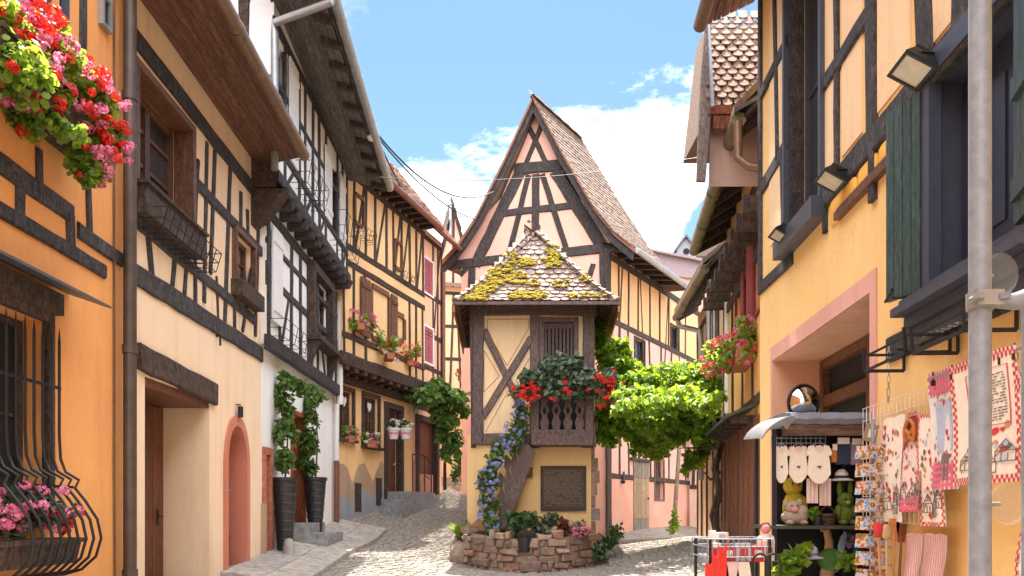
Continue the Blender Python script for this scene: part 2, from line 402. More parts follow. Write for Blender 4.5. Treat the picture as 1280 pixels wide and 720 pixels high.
TILET=island('mossy_roof_tile',[(.20,.135,.115),(.29,.21,.18),(.24,.165,.14),(.34,.26,.22),(.17,.12,.10)],.9,.7,20)
TILER=island('red_clay_tile',[(.27,.12,.085),(.22,.10,.07),(.30,.15,.10)],.9,.5,22)
TILEB=island('rust_tile',[(.24,.165,.13),(.20,.135,.105),(.29,.205,.16),(.22,.14,.11)],.9,.5,22)
MOSS=island('yellow_moss',[(.22,.17,.015),(.44,.34,.02),(.34,.27,.02),(.50,.40,.03)],.95,.8,30)
COBBLE=island('cobble_stone',[(.29,.265,.235),(.35,.32,.28),(.32,.29,.255),(.37,.335,.285),(.28,.255,.235)],.8,.6,16)
SLAB=island('kerb_stone',[(.36,.33,.29),(.42,.38,.33),(.33,.31,.29)],.85,.5,10)
RUBBLE=island('rubble_stone',[(.30,.14,.09),(.34,.23,.17),(.22,.15,.12),(.42,.30,.21),(.21,.18,.17),(.36,.17,.10),(.28,.25,.23)],.9,.8,9)
STEP=island('step_stone',[(.24,.25,.27),(.28,.28,.29)],.85,.5,10)
BLACKPOT=flat('black_basket_weave',(.02,.02,.022),.45,bs=.4,scale=60)
TERRA=flat('terracotta',(.40,.14,.07),.8)
LEAFG=leafmat('geranium_leaf',(.04,.11,.02),(.22,.38,.04),.5,(.50,.66,.07))
LEAFD=leafmat('dark_leaf',(.030,.075,.028),(.10,.19,.06),.35)
LEAFC=leafmat('climber_leaf',(.05,.12,.025),(.17,.28,.06),.42)
LEAFV=leafmat('vine_leaf',(.035,.10,.010),(.24,.40,.03),.42,(.46,.62,.04))
LEAFW=leafmat('wisteria_leaf',(.03,.09,.02),(.12,.22,.05),.4)
LEAFGREY=leafmat('grey_green_leaf',(.05,.085,.055),(.15,.20,.12),.35)
BRED=leafmat('red_petal',(.62,.014,.010),(.88,.05,.025),.45)
BPINK=leafmat('pink_petal',(.68,.12,.28),(.85,.36,.52),.4)
BCORAL=leafmat('coral_petal',(.70,.06,.06),(.85,.16,.16),.35)
BWHITE=leafmat('white_petal',(.7,.68,.66),(.85,.83,.8),.3)
BBLUE=leafmat('pale_blue_petal',(.24,.28,.60),(.45,.48,.78),.35)
BPURP=leafmat('purple_petal',(.20,.06,.36),(.36,.14,.55),.35)
# ------------------------------------------------------------------ camera, light, sky
cam=bpy.data.cameras.new('camera'); camo=bpy.data.objects.new('camera',cam); COL.objects.link(camo); scene.camera=camo
camo.location=(0,0,EYE); camo.rotation_euler=(math.pi/2,0,0)
cam.sensor_width=36; cam.lens=36*FPX/1280; cam.shift_y=(HY-360)/1280; cam.clip_start=.05; cam.clip_end=5000
SUN_EL=math.radians(66); SUN_AZ=math.radians(-1)   # azimuth from +y, negative = to the left
sd=V((math.sin(SUN_AZ)*math.cos(SUN_EL),math.cos(SUN_AZ)*math.cos(SUN_EL),math.sin(SUN_EL)))
sl=bpy.data.lights.new('sun','SUN'); sl.energy=SUN_E; sl.angle=math.radians(.55); sl.color=(1,.93,.82)
so=bpy.data.objects.new('sun',sl); COL.objects.link(so); so.rotation_euler=sd.to_track_quat('Z','Y').to_euler()
w=bpy.data.worlds.new('World'); scene.world=w; w.use_nodes=True; nt=w.node_tree; nt.nodes.clear()
wo=N(nt,'ShaderNodeOutputWorld'); bg=N(nt,'ShaderNodeBackground'); bg.inputs[1].default_value=SKY_S
sky=N(nt,'ShaderNodeTexSky'); sky.sky_type='NISHITA'; sky.sun_disc=False; sky.sun_elevation=SUN_EL; sky.sun_rotation=SUN_AZ
sky.air_density=1.0; sky.dust_density=.25; sky.ozone_density=1.0
def mth(op,a,b=None,c=None):
    m=N(nt,'ShaderNodeMath',operation=op)
    for i,x in enumerate((a,b,c)):
        if x is None: continue
        if isinstance(x,(int,float)): m.inputs[i].default_value=x
        else: nt.links.new(x,m.inputs[i])
    return m.outputs[0]
tc=N(nt,'ShaderNodeTexCoord'); sx=N(nt,'ShaderNodeSeparateXYZ'); nt.links.new(tc.outputs['Generated'],sx.inputs[0])
X,Y,Z=sx.outputs
az=mth('ARCTAN2',X,Y); hyp=mth('SQRT',mth('ADD',mth('MULTIPLY',X,X),mth('MULTIPLY',Y,Y))); el=mth('ARCTAN2',Z,hyp)
cv=N(nt,'ShaderNodeCombineXYZ'); nt.links.new(mth('MULTIPLY',az,1.6),cv.inputs[0]); nt.links.new(mth('MULTIPLY',el,3.4),cv.inputs[1]); nt.links.new(mth('MULTIPLY',el,.7),cv.inputs[2])
n1=noise(nt,cv.outputs[0],3.2,9,.6); n2=noise(nt,cv.outputs[0],9,8,.68)
# a bank of cloud low in the street's direction: its top climbs to the right, a gap of blue under its right end
top=mth('ADD',.435,mth('MULTIPLY',az,.28))
m1=mth('SUBTRACT',top,el); m1=mth('ADD',mth('MULTIPLY',m1,5.5),mth('MULTIPLY',mth('SUBTRACT',n1,.5),1.7)); m1=mth('ADD',m1,mth('MULTIPLY',mth('SUBTRACT',n2,.5),.8))
low=mth('ADD',.285,mth('MULTIPLY',mth('SUBTRACT',.2,az),-2.5))
m2=mth('ADD',mth('MULTIPLY',mth('SUBTRACT',el,low),11),mth('MULTIPLY',mth('SUBTRACT',n1,.5),2.5))
cl=N(nt,'ShaderNodeMath',operation='MINIMUM'); nt.links.new(m1,cl.inputs[0]); nt.links.new(m2,cl.inputs[1])
cm=ramp(nt,cl.outputs[0],[(-.0,(0,0,0)),(.30,(.55,.55,.55)),(.75,(1,1,1))])
wisp=ramp(nt,noise(nt,cv.outputs[0],2.1,9,.62),[(.60,(0,0,0)),(.85,(.35,.35,.35))])
cm=mix(nt,1.0,cm,wisp,'LIGHTEN')
ccol=ramp(nt,n1,[(.3,(CLOUD*.80,CLOUD*.84,CLOUD*.90)),(.6,(CLOUD,CLOUD,CLOUD))])
skyc=mix(nt,1.0,sky.outputs[0],SKYTINT,'MULTIPLY')
# broken white cloud overhead and behind, unseen, added to whiten the fill light
oh=mth('ADD',mth('MULTIPLY',mth('SUBTRACT',el,.72),4.0),mth('MULTIPLY',mth('SUBTRACT',n1,.5),3.0))
bh=mth('ADD',mth('MULTIPLY',mth('SUBTRACT',-.25,Y),4.0),mth('MULTIPLY',mth('SUBTRACT',n1,.5),3.0))
oc=mth('MAXIMUM',oh,bh); om=ramp(nt,oc,[(.0,(0,0,0)),(.4,(.9,.9,.9))])
skyc=mix(nt,om,skyc,(CLOUDFILL,CLOUDFILL*.99,CLOUDFILL*1.02))
nt.links.new(mix(nt,cm,skyc,ccol),bg.inputs[0]); nt.links.new(bg.outputs[0],wo.inputs[0])
vs=scene.view_settings; scene.display_settings.display_device='sRGB'
vs.view_transform='Standard'; vs.look='None'; vs.exposure=EXPO; vs.gamma=1; vs.use_curve_mapping=False
scene.cycles.use_denoising=True; scene.cycles.max_bounces=8; scene.cycles.diffuse_bounces=5; scene.cycles.transparent_max_bounces=8
scene.cycles.sample_clamp_indirect=6; scene.cycles.caustics_reflective=False; scene.cycles.caustics_refractive=False
# ------------------------------------------------------------------ ground
xs=[-400,-60,-15]+[-6+.5*i for i in range(29)]+[15,60,400]; ys=[-400,-60,-20]+[-8+.5*i for i in range(73)]+[40,70,400]
m=M(); m.v=[(x,y,gz(x,y)) for y in ys for x in xs]; k=len(xs)
m.f=[(j*k+i,j*k+i+1,(j+1)*k+i+1,(j+1)*k+i) for j in range(len(ys)-1) for i in range(k-1)]
EARTH=island('packed_sand_ground',[(.20,.175,.145),(.21,.18,.15)],.95,.7,6)
g=m.build('ground',EARTH); g['kind']='structure'
# cobbles: every sett a worn block; kerb-side slabs along the left houses
m=M()
def in_tower(x,y): return (-.95<x<1.75 and 14.0<y<18.6)
y=1.0
while y<26.5:
    dy=random.uniform(.085,.11); x=-3.48+random.uniform(0,.12)
    while x<4.6:
        dx=random.uniform(.09,.15); X0,Y0=x+dx/2,y+dy/2+.10*math.sin(x*1.3)
        x+=dx
        left=-3.5+max(0,(Y0-15.8)*.317)+.0
        pav = X0 < left+1.02 and 9.6<Y0<15.6
        if in_tower(X0,Y0) or pav: continue
        gut = abs((X0+1.0)-.05*math.sin(Y0*.8)-(Y0-13)*.02)<.16
        h=random.uniform(.008,.016); a=random.uniform(-.06,.06); ca,sa=math.cos(a),math.sin(a); z=gz(X0,Y0)
        hx,hy=dx*.485,dy*.48; i_=.86; tz=z+.006+h-(.012 if gut else 0); tl=random.uniform(-.03,.03); tm=random.uniform(-.03,.03)
        P=lambda sx_,sy_,zz: (X0+ca*sx_-sa*sy_,Y0+sa*sx_+ca*sy_,zz)
        m.add([P(-hx,-hy,z-.03),P(hx,-hy,z-.03),P(hx,hy,z-.03),P(-hx,hy,z-.03),
               P(-hx,-hy,tz-.014),P(hx,-hy,tz-.014),P(hx,hy,tz-.014),P(-hx,hy,tz-.014)]+
              [P(sx_*hx*i_,sy_*hy*i_,tz+tl*sx_*hx+tm*sy_*hy) for sx_,sy_ in((-1,-1),(1,-1),(1,1),(-1,1))],
              [(0,1,5,4),(1,2,6,5),(2,3,7,6),(3,0,4,7),(4,5,9,8),(5,6,10,9),(6,7,11,10),(7,4,8,11),(8,9,10,11)])
    y+=dy
g=m.build('cobbled_road',COBBLE,smooth=False); g['kind']='structure'
m=M(); y=9.6
while y<15.6:
    L=random.uniform(.5,.9); x=-3.5
    for wd in (.5,.32,.18):
        if wd==.18: h=.075
        else: h=.065
        l2=L-.012; zz=[gz(x+wd*i-.01*i,y+l2*j) + h+random.uniform(-.004,.004) for i in(0,1) for j in(0,1)]
        x1=x+wd-.012
        m.hexa([V((x,y,zz[0]-.2)),V((x1,y,zz[2]-.2)),V((x1,y+l2,zz[3]-.2)),V((x,y+l2,zz[1]-.2)),V((x,y,zz[0])),V((x1,y,zz[2])),V((x1,y+l2,zz[3])),V((x,y+l2,zz[1]))])
        x+=wd
    y+=L
g=m.build('stone_pavement',SLAB); g['kind']='structure'
# ================================================================== LEFT SIDE
# ---- orange house at the left edge
h=thing('orange_house','orange house with black timbers and a barred window at the left edge','house',(-3.5,3,0))
F=Facade((-3.5,-7),(-3.5,7.25)); ORF=F
r1=F.rect(-60,372,57,640); r1=(F.at(-70,400)[0],F.at(54,400)[0],F.at(20,640)[1],F.at(54,402)[1])
r2=(F.at(-70,60)[0],F.at(76,60)[0],F.at(70,150)[1],7.0)
m=M(); body(m,F,0,F.L,-.6,8.2,[(*r1,.22),(*r2,.14)],5); m.build('wall',ORANGE,h)
m=M()
for a,b,w_ in (((-60,160),(90,268),.16),((96,288),(152,326),.13),((-60,226),(130,340),.12),((24,236),(24,278),.10),((86,268),(88,318),.10),
             ((47,186),(48,242),.07),((109,222),(111,296),.07),((103,-60),(103,80),.10),((-60,300),(-20,330),.1)):
    pbeam(m,F,a,b,w_,.022)
m.build('timber_frame',TIMBERG,h)
window(h,F,r2,BLUEGREY,GLASSB,.14,2,3,casing=BLUEGREY,cb=.07)
o=window(h,F,r1,TIMBERB,DARK,.22,2,2,casing=TIMBERB,cb=.07,cw=.05)
m=M(); u0,u1=r1[0]-.15,r1[1]+.22; zt=r1[3]+.10
fbox(m,F,u0,u1-.1,zt-.03,zt+.13,-.01,.09); m.build('lintel',TIMBERB,h)
m=M(); z=zt+.15; m.hexa([F.pt(u0,z-.07,.34),F.pt(u1+.12,z-.07,.34),F.pt(u1+.12,z+.05,-.01),F.pt(u0,z+.05,-.01),F.pt(u0,z-.05,.34),F.pt(u1+.12,z-.05,.34),F.pt(u1+.12,z+.08,-.01),F.pt(u0,z+.08,-.01)])
m.build('canopy',LEAD,h)
# wrought iron grille with a belly
gr=M(); gr2=M(); gb=M(); ztop=F.at(40,418)[1]; zb=F.at(40,588)[1]; ua=F.at(-60,500)[0]; ub=F.at(66,500)[0]; nb=9
gp=None
for i in range(nb):
    u=ub-(ub-ua)*i/8.0*.78
    prof=[(.05,ztop+.10),(.05,ztop),(.05,zb+.28),(.06,zb+.10),(.10,zb),(.20,zb-.06),(.17,zb-.12),(.25,zb-.22),(.34,zb-.36),(.37,zb-.50),(.33,zb-.64),(.22,zb-.74),(.08,zb-.78),(.02,zb-.78)]
    b_=M(); b_.tube([F.pt(u,zz,ww) for ww,zz in prof],[.002]+[.011]*(len(prof)-1),7)
    if gp is None:
        gm=M(); z5=F.at(40,478)[1]
        fbox(gm,F,ua,ub+.03,z5-.012,z5+.012,.036,.048); gp=gm.build('window_grille',IRON,h)
        gm=M(); fbox(gm,F,ua,ub+.03,zb-.79,zb-.765,.0,.03); gm.build('cross_bar',IRON,gp)
        gm=M(); fbox(gm,F,ua,ub,zb-.125,zb-.105,.135,.16); gm.build('cross_bar',IRON,gp)
    b_.build('bar',IRON,gp)
m=M(); x=-3.40; m.tube([(x,7.12,6.9),(x,7.12,-.2)],.056,12)
for z in (.95,2.95,5.2): m.tube([(x,7.12,z-.04),(x,7.12,z+.04)],.066,12)
m.tube([(x,7.12,.62),(x,7.12,.75)],.07,12); m.build('downpipe',PIPEB,h)
m=M(); m.tube([F.pt(F.at(143,600)[0],-.1,.015),F.pt(F.at(141,600)[0],1.9,.015),F.pt(F.at(141,600)[0],6.5,.015)],.010,6); m.build('cable',COPPER,h)
m=M(); R=F.rect(122,2,134,40); frame4(m,F,R[0],R[1],F.at(128,36)[1],F.at(128,-4)[1],.03,-.01,.05); o=m.build('vent',ZINC,h)
m=M(); fbox(m,F,R[0]+.03,R[1]-.03,F.at(128,36)[1]+.03,F.at(128,-4)[1]-.03,-.01,.02); m.build('louvre',DARK,o)
m=M(); m.quad((-3.42,-7,8.25),(-3.42,7.2,8.25),(-7,7.2,11.5),(-7,-7,11.5)); m.quad((-3.42,-7,8.21),(-3.42,7.2,8.21),(-9,7.2,8.21),(-9,-7,8.21)); m.build('roof',ROOFPLAIN,h)

# ---- cream house
h=thing('cream_house','cream half timbered house with a deep doorway and a red arched door','house',(-3.5,9,0))
F=Facade((-3.5,7.25),(-3.5,11.15)); CRF=F; u=lambda px:F.at(px,300)[0]
zc=lambda px,py:F.at(px,py)[1]
win=(u(166),u(234),zc(166,222),zc(166,84)); w2=(u(292),u(314),zc(292,345),zc(292,288))
dr=(u(181),u(262),.2,zc(169,466)); ar=(u(279),u(310),.4,zc(296,520))
m=M(); body(m,F,0,F.L,-.6,6.32,[(*win,.25),(*w2,.16),(*dr,.58),(ar[0]+.06,ar[1]-.06,.4,ar[3]-.1,.26)],5); m.build('wall',CREAM,h)
m=M(); zt=F.at(160,37)[1]; zs=F.at(160,338)[1]; zm=F.at(242,226)[1]
beam(m,F,(0,zt),(F.L-.02,zt-.06),.19,.03); beam(m,F,(0,zs),(F.L+.02,zs),.21,.035)
beam(m,F,(win[1]+.1,zm),(F.L-.02,zm-.02),.14,.026); zl=F.at(180,285)[1]; beam(m,F,(.15,zl),(F.L-.3,zl-.1),.13,.026)
for a,b,w_ in (((258,178),(254,378),.075),((268,184),(262,342),.075),((287,210),(280,404),.095),((300,240),(300,290),.07),((308,262),(309,300),.06),
  ((182,276),(189,352),.075),((219,304),(214,362),.07),((233,320),(229,374),.06),((243,300),(243,382),.06),((270,345),(272,398),.05),((322,284),(318,420),.08),
  ((316,330),(302,414),.06),((246,200),(241,300),.06),((292,350),(292,412),.05)):
    pbeam(m,F,a,b,w_,.022)
m.build('timber_frame',TIMBERG,h)
window(h,F,win,BROWNW,GLASS,.22,2,3,b=.085,casing=BROWNW,cb=.075,cw=.07,bar=.035,lining=BROWNW)
m=M(); q=.36
fbox(m,F,win[0]-.08,win[1]+.10,win[2]-.34,win[2]-.06,-.01,.16); fbox(m,F,win[0]-.11,win[1]+.13,win[2]-.08,win[2]-.05,-.01,.19); m.build('sill',TIMBERB,h)
window(h,F,w2,BROWNW,GLASS,.14,1,2,casing=BROWNW,cb=.06,cw=.06)
m=M(); fbox(m,F,w2[0]-.1,w2[1]+.1,w2[2]-.26,w2[2]-.06,-.01,.15); m.build('sill',TIMBERB,h)
# deep doorway: lintel, soffit, door
m=M(); zz=F.at(169,450)[1]; beam(m,F,(u(171),zz+.04),(u(268),zz-.02),.25,.05,.05); m.build('lintel',TIMBERB,h)
m=M(); 
for i in range(6): fbox(m,F,dr[0]+(dr[1]-dr[0])*i/6+.004,dr[0]+(dr[1]-dr[0])*(i+1)/6-.004,.25,dr[3]-.10,-.575,-.535)
d=m.build('door',REDW,h)
m=M(); fbox(m,F,dr[0],dr[1],dr[3]-.09,dr[3]+.0,-.57,-.01); m.build('door_soffit',REDW,h)
m=M(); zz=1.45; uu=dr[1]-.16; fbox(m,F,uu-.02,uu+.02,zz-.09,zz+.09,-.536,-.525); m.tube([F.pt(uu,zz,-.53),F.pt(uu,zz,-.47),F.pt(uu-.11,zz,-.47)],.010,6); m.build('handle',IRON,d)
# arched door: red sandstone frame, plank door
um=(ar[0]+ar[1])/2; hw=(ar[1]-ar[0])/2; zsp=ar[3]-hw*1.25
def arch(hw_,top,n=10):
    pts=[(-hw_,.4),(-hw_,zsp)]
    for i in range(1,n): 
        t=i/n; pts.append((-hw_*math.cos(t*math.pi/2)**.9, zsp+(top-zsp)*math.sin(t*math.pi/2)**1.12))
    pts.append((0,top)); return pts+[(-x,z) for x,z in pts[-2::-1]]
o_=arch(hw,ar[3]); i_=arch(hw-.11,ar[3]-.13); m=M(); 
for k in range(len(o_)-1):
    A=[F.pt(um+p[0],p[1],.03) for p in (o_[k],o_[k+1],i_[k+1],i_[k])]; m.prism(A,F.n*-.30)
m.build('door_frame',plaster('red_surround',(.56,.21,.14),(.50,.17,.11)),h)
for s_ in(-1,1):
    half=[(x*1.0,z) for x,z in o_[1:len(o_)//2+1]]; m=M(); m.prism([F.pt(um-s_*x,z,.003) for x,z in half]+[F.pt(um,ar[3]+.012,.003),F.pt(um+s_*(hw+.004),ar[3]+.012,.003),F.pt(um+s_*(hw+.004),zsp,.003)],F.n*-.03); m.build('plaster_infill',CREAM,h)
m=M(); m.prism([F.pt(um+x,z,-.21) for x,z in i_],F.n*-.04); 
d=m.build('door',wood('arched_door_wood',(.33,.085,.045),(.2,.05,.03),(60,60,2),.5,.3),h)
m=M()
for k in range(1,5): fbox(m,F,um-hw+.11+(2*hw-.22)*k/5-.004,um-hw+.11+(2*hw-.22)*k/5+.004,.5,zsp,-.211,-.203)
fbox(m,F,um-hw+.13,um+hw-.13,1.10,1.2,-.212,-.19); m.build('batten',REDW,d)
m=M(); m.tube([F.pt(um+.2,1.78,-.21),F.pt(um+.2,1.78,-.15),F.pt(um+.07,1.78,-.15)],.012,6); m.build('handle',ZINC,d)
m=M(); z0=ar[3]+.02; m.tube([F.pt(um,z0+.12,.0),F.pt(um,z0+.12,.06)],.009,6); fbox(m,F,um-.03,um+.03,z0-.04,z0+.10,.03,.08); m.build('lantern',IRON,h)
m=M(); m.tube([F.pt(u(270),zc(270,420),.0),F.pt(u(270),zc(270,420),.05),F.pt(u(270),zc(270,432),.05)],.014,6); m.build('hook',IRON,h)
m=M(); fbox(m,F,dr[0],dr[1],.3,.42,-.57,.12); m.build('doorstep',STEP,h)
# boarded soffit, gutter, roof
G0=V((-2.76,7.0,6.28)); G1=V((-2.80,10.55,6.20)); m=M(); n=9
for i in range(n):
    f0=i/n+.004; f1=(i+1)/n-.004
    A=[V((-3.5,6.9,6.34)).lerp(V((-2.74,6.9,6.30)),f) for f in(f0,f1)]; B=[V((-3.5,11.0,6.24)).lerp(V((-2.8,10.6,6.20)),f) for f in(f0,f1)]
    m.hexa([A[0],A[1],B[1],B[0]]+[p+V((0,0,.03)) for p in(A[0],A[1],B[1],B[0])])
m.build('soffit',SOFFIT,h)
gutter(h,[G0+V((.06,0,.0)),G1+V((.06,0,.0))],.075,COPPER)
m=M(); m.hexa([V((-2.72,7,6.33)),V((-2.76,10.6,6.25)),V((-3.5,11.1,6.28)),V((-3.5,7,6.36)),V((-2.74,7,6.40)),V((-2.78,10.6,6.33)),V((-6.5,11.1,10.1)),V((-6.5,7,10.1))]); m.build('roof',ROOFPLAIN,h)

# ---- white house with two jetties
h=thing('white_house','white plastered half timbered house with jettied upper floors and white shutters','house',(-3.5,13.5,0))
F0=Facade((-3.5,11.15),(-3.5,15.8)); F1=Facade((-3.42,11.15),(-3.42,15.75)); F2=Facade((-3.2,10.75),(-3.2,15.5))
z1=3.85; z2=5.92; z3=8.15
u=lambda px:F0.at(px,600)[0]
door=(u(363),u(381),1.0,F0.at(366,512)[1]); small=(.12,.42,.6,F0.at(326,566)[1])
m=M(); body(m,F0,0,F0.L,-.2,z1,[(*door,.3),(*small,.2)],5)
wA=(F1.at(323,330)[0],F1.at(335,330)[0],F1.at(330,392)[1],F1.at(330,275)[1]); wB=(F1.at(386,380)[0],F1.at(408,380)[0],F1.at(386,412)[1],F1.at(386,338)[1])
wA=(max(wA[0],.05),wA[1]+.05,wA[2],wA[3])
body(m,F1,0,F1.L,z1,z2,[(*wA,.12),(*wB,.14)],5)
wC=(F2.at(346,100)[0],F2.at(357,100)[0],6.55,7.75); wD=(F2.at(412,230)[0],F2.at(422,230)[0],6.55,7.7)
wC=(F2.at(347,150)[0],F2.at(358,150)[0],6.55,7.95)
body(m,F2,0,F2.L,z2+.05,8.35,[(*wC,.12),(*wD,.12)],5); m.build('wall',WHITE,h)
m=M()
beam(m,F1,(-.05,z1+.02),(F1.L+.05,z1+.02),.21,.08,.04); beam(m,F1,(0,z1+1.45),(F1.L,z1+1.45),.09,.024); beam(m,F1,(0,z2-.22),(F1.L,z2-.22),.16,.03); beam(m,F1,(0,z1+.95),(F1.L,z1+.95),.12,.026)
for x in (.06,.62,1.2,1.75,2.35,2.9,3.9,4.3,4.56): beam(m,F1,(x,z1+.1),(x+random.uniform(-.05,.05),z2-.2),.11,.024)
for a,b in ((2.45,2.9),(3.45,3.05),(3.95,4.5),(.7,1.1)): beam(m,F1,(a,z1+.12),(b,z1+.93),.08,.022)
beam(m,F2,(-.03,z2+.10),(F2.L+.03,z2+.10),.18,.08,.04); beam(m,F2,(0,7.35),(F2.L,7.35),.09,.024); beam(m,F2,(0,6.5),(F2.L,6.5),.12,.026); beam(m,F2,(0,8.1),(F2.L,8.1),.16,.026)
for x in (.06,.5,1.25,1.6,2.05,2.5,2.95,3.85,4.3,4.7): beam(m,F2,(x,z2+.2),(x+random.uniform(-.04,.04),8.1),.10,.024)
for a,b in ((.6,1.0),(1.65,2.0),(4.35,4.6),(2.55,2.9)): beam(m,F2,(a,z2+.22),(b,6.5),.07,.022)
m.build('timber_frame',TIMBERG,h)
for i in range(12):   # joist ends under the jetty
    y=10.95+i*.40; m=M(); m.hexa([V((-3.5,y,z2-.12)),V((-3.14,y,z2-.10)),V((-3.14,y+.15,z2-.10)),V((-3.5,y+.15,z2-.12)),V((-3.5,y,z2+.03)),V((-3.08,y,z2+.03)),V((-3.08,y+.15,z2+.03)),V((-3.5,y+.15,z2+.03))]); m.build('joist',TIMBERG,h)
m=M(); m.hexa([V((-3.5,10.72,5.35)),V((-3.3,10.72,5.5)),V((-3.3,10.98,5.5)),V((-3.5,10.98,5.35)),V((-3.5,10.72,5.84)),V((-3.05,10.72,5.84)),V((-3.05,10.98,5.84)),V((-3.5,10.98,5.84))]); m.build('corbel',TIMBERB,h)
m=M(); m.hexa([V((-3.5,10.735,5.86)),V((-3.17,10.735,5.86)),V((-3.17,10.748,5.86)),V((-3.5,10.748,5.86)),V((-3.5,10.735,6.9)),V((-3.17,10.735,6.9)),V((-3.17,10.748,6.9)),V((-3.5,10.748,6.9))]); m.build('corner_post',TIMBERB,h)
window(h,F1,wA,WHITEW,GLASSB,.12,1,3); shutter(h,F1,(wA[1]+.02,wA[1]+.50,wA[2]-.03,wA[3]+.03),.03,WHITEW)
window(h,F1,wB,TIMBERB,GLASS,.12,2,3,casing=TIMBERB,cb=.14,cw=.13,sill=TIMBERB,sillw=.24)
m=M(); uu=(wB[0]+wB[1])/2
for s in(wB[0]-.12,wB[1]+.04): m=M(); m.hexa([F1.pt(s,wB[2]-.6,0),F1.pt(s+.09,wB[2]-.6,0),F1.pt(s+.09,wB[2]-.6,.05),F1.pt(s,wB[2]-.6,.05),F1.pt(s,wB[2]-.2,0),F1.pt(s+.09,wB[2]-.2,0),F1.pt(s+.09,wB[2]-.2,.22),F1.pt(s,wB[2]-.2,.22)]); m.build('sill_bracket',TIMBERB,h)
window(h,F2,wC,WHITEW,GLASSB,.12,1,3); shutter(h,F2,(wC[1]+.02,wC[1]+.46,wC[2]-.03,wC[3]+.03),.03,WHITEW)
window(h,F2,wD,BROWNW,GLASS,.10,2,3); shutter(h,F2,(wD[0]-.48,wD[0]-.02,wD[2]-.03,wD[3]+.03),.03,WHITEW); shutter(h,F2,(wD[1]+.02,wD[1]+.46,wD[2]-.03,wD[3]+.03),.03,WHITEW)
m=M(); 
for i in range(4): fbox(m,F0,door[0]+.06+(door[1]-door[0]-.12)*i/4,door[0]+.06+(door[1]-door[0]-.12)*(i+1)/4-.006,1.0,door[3]-.06,-.26,-.21)
d=m.build('door',ORANGEW,h); m=M(); frame4(m,F0,door[0],door[1],.95,door[3],.07,-.25,.03); m.build('door_frame',ORANGEW,d)
m=M(); m.ball(F0.pt(door[1]-.13,1.95,-.19),.025); m.build('handle',ZINC,d)
m=M(); frame4(m,F0,small[0]-.08,small[1]+.02,.5,small[3]+.09,.10,-.15,.04); o=m.build('door_frame',REDSTONE,h); m=M(); fbox(m,F0,small[0]+.02,small[1]-.06,.5,small[3],-.16,-.10); m.build('door',REDW,o)
for i,(dz,w_) in enumerate(((0.0,.62),(.16,.32))):
    m=M(); z=gz(-3.0,door[0]+11.3)+.05; fbox(m,F0,door[0]-.12+.03*i,door[1]+.12-.03*i,z-.9+.05*i,z+.16*(i+1)+.02,-.02-.01*i,w_); m.build('step',STEP,h)
m=M(); fbox(m,F0,.0,.10,.4,1.62,-.01,.055); fbox(m,F0,.46,.9,.4,1.52,-.01,.012); m.build('plinth',BARE,h)
# eave: soffit boards, rafters, fascia, gutter
E0=V((-2.42,9.9,8.18)); E1=V((-2.47,15.4,7.70)); W0=V((-3.22,9.9,8.45)); W1=V((-3.22,15.6,7.98))
m=M(); n=7
for i in range(n):
    A=[W0.lerp(E0,f) for f in(i/n+.004,(i+1)/n*.999-.004)]; B=[W1.lerp(E1,f) for f in(i/n+.004,(i+1)/n-.004)]
    m.hexa([A[0],A[1],B[1],B[0]]+[p+V((0,0,.03)) for p in(A[0],A[1],B[1],B[0])])
m.build('soffit',GREYSOFF,h)
for i in range(11):
    f=(i+.5)/11; a=W0.lerp(W1,f).lerp(E0.lerp(E1,f),.70); b_=E0.lerp(E1,f)+V((.05,0,0)); m=M(); m.obox(a+V((0,0,-.10)),b_-a,V((0,.09,0)),V((0,0,.09))); m.build('rafter',TIMBERB,h)
m=M(); m.obox(E0+V((.02,0,-.02)),E1-E0,V((.03,0,0)),V((0,0,.14))); m.build('fascia',TIMBERB,h)
gutter(h,[E0+V((.12,0,.03)),E1+V((.12,0,.03))],.075,ZINC)
m=M(); g0=F2.px3(412,22,.62); m.tube([E0+V((.12,.35,0)),V((-2.3,10.22,8.02)),V((-3.12,10.5,7.92)),V((-3.12,10.52,7.80)),V((-3.12,10.52,6.0))],.05,10); m.build('downpipe',ZINC,h)
m=M(); m.tube([(-3.36,15.62,5.6),(-3.36,15.62,3.6)],.06,10); m.tube([(-3.40,15.55,3.6),(-3.42,15.6,2.5)],.045,10); m.build('downpipe',WHITEP,h)
m=M(); m.tube([(-3.42,15.6,2.5),(-3.42,15.6,1.1)],.055,10); m.build('downpipe',REDP,h)
m=M(); m.hexa([E0+V((.1,0,.10)),E1+V((.1,0,.10)),W1+V((0,0,.12)),W0+V((0,0,.12)),E0+V((.1,0,.17)),E1+V((.1,0,.17)),V((-6.4,15.6,12.2)),V((-6.4,9.9,12.6))])
m.build('roof',ROOFPLAIN,h)
Fg=Facade((-7.5,10.76),(-3.1,10.76)); m=M(); 
for a,b in (((.2,8.6),(4.1,8.6)),((.2,7.3),(4.3,7.3)),((3.9,6.9),(3.9,9.3)),((2.9,6.9),(2.9,9.4)),((3.0,9.3),(3.8,8.7))): beam(m,Fg,a,b,.16,.03)
m.build('gable_timber',TIMBERB,h)
m=M(); m.prism([V((-7.4,10.765,6)),V((-3.25,10.765,6)),V((-3.25,10.765,8.5)),V((-6.4,10.765,12.3)),V((-7.4,10.765,12.3))],V((0,.2,0))); m.build('gable_wall',WHITE,h)

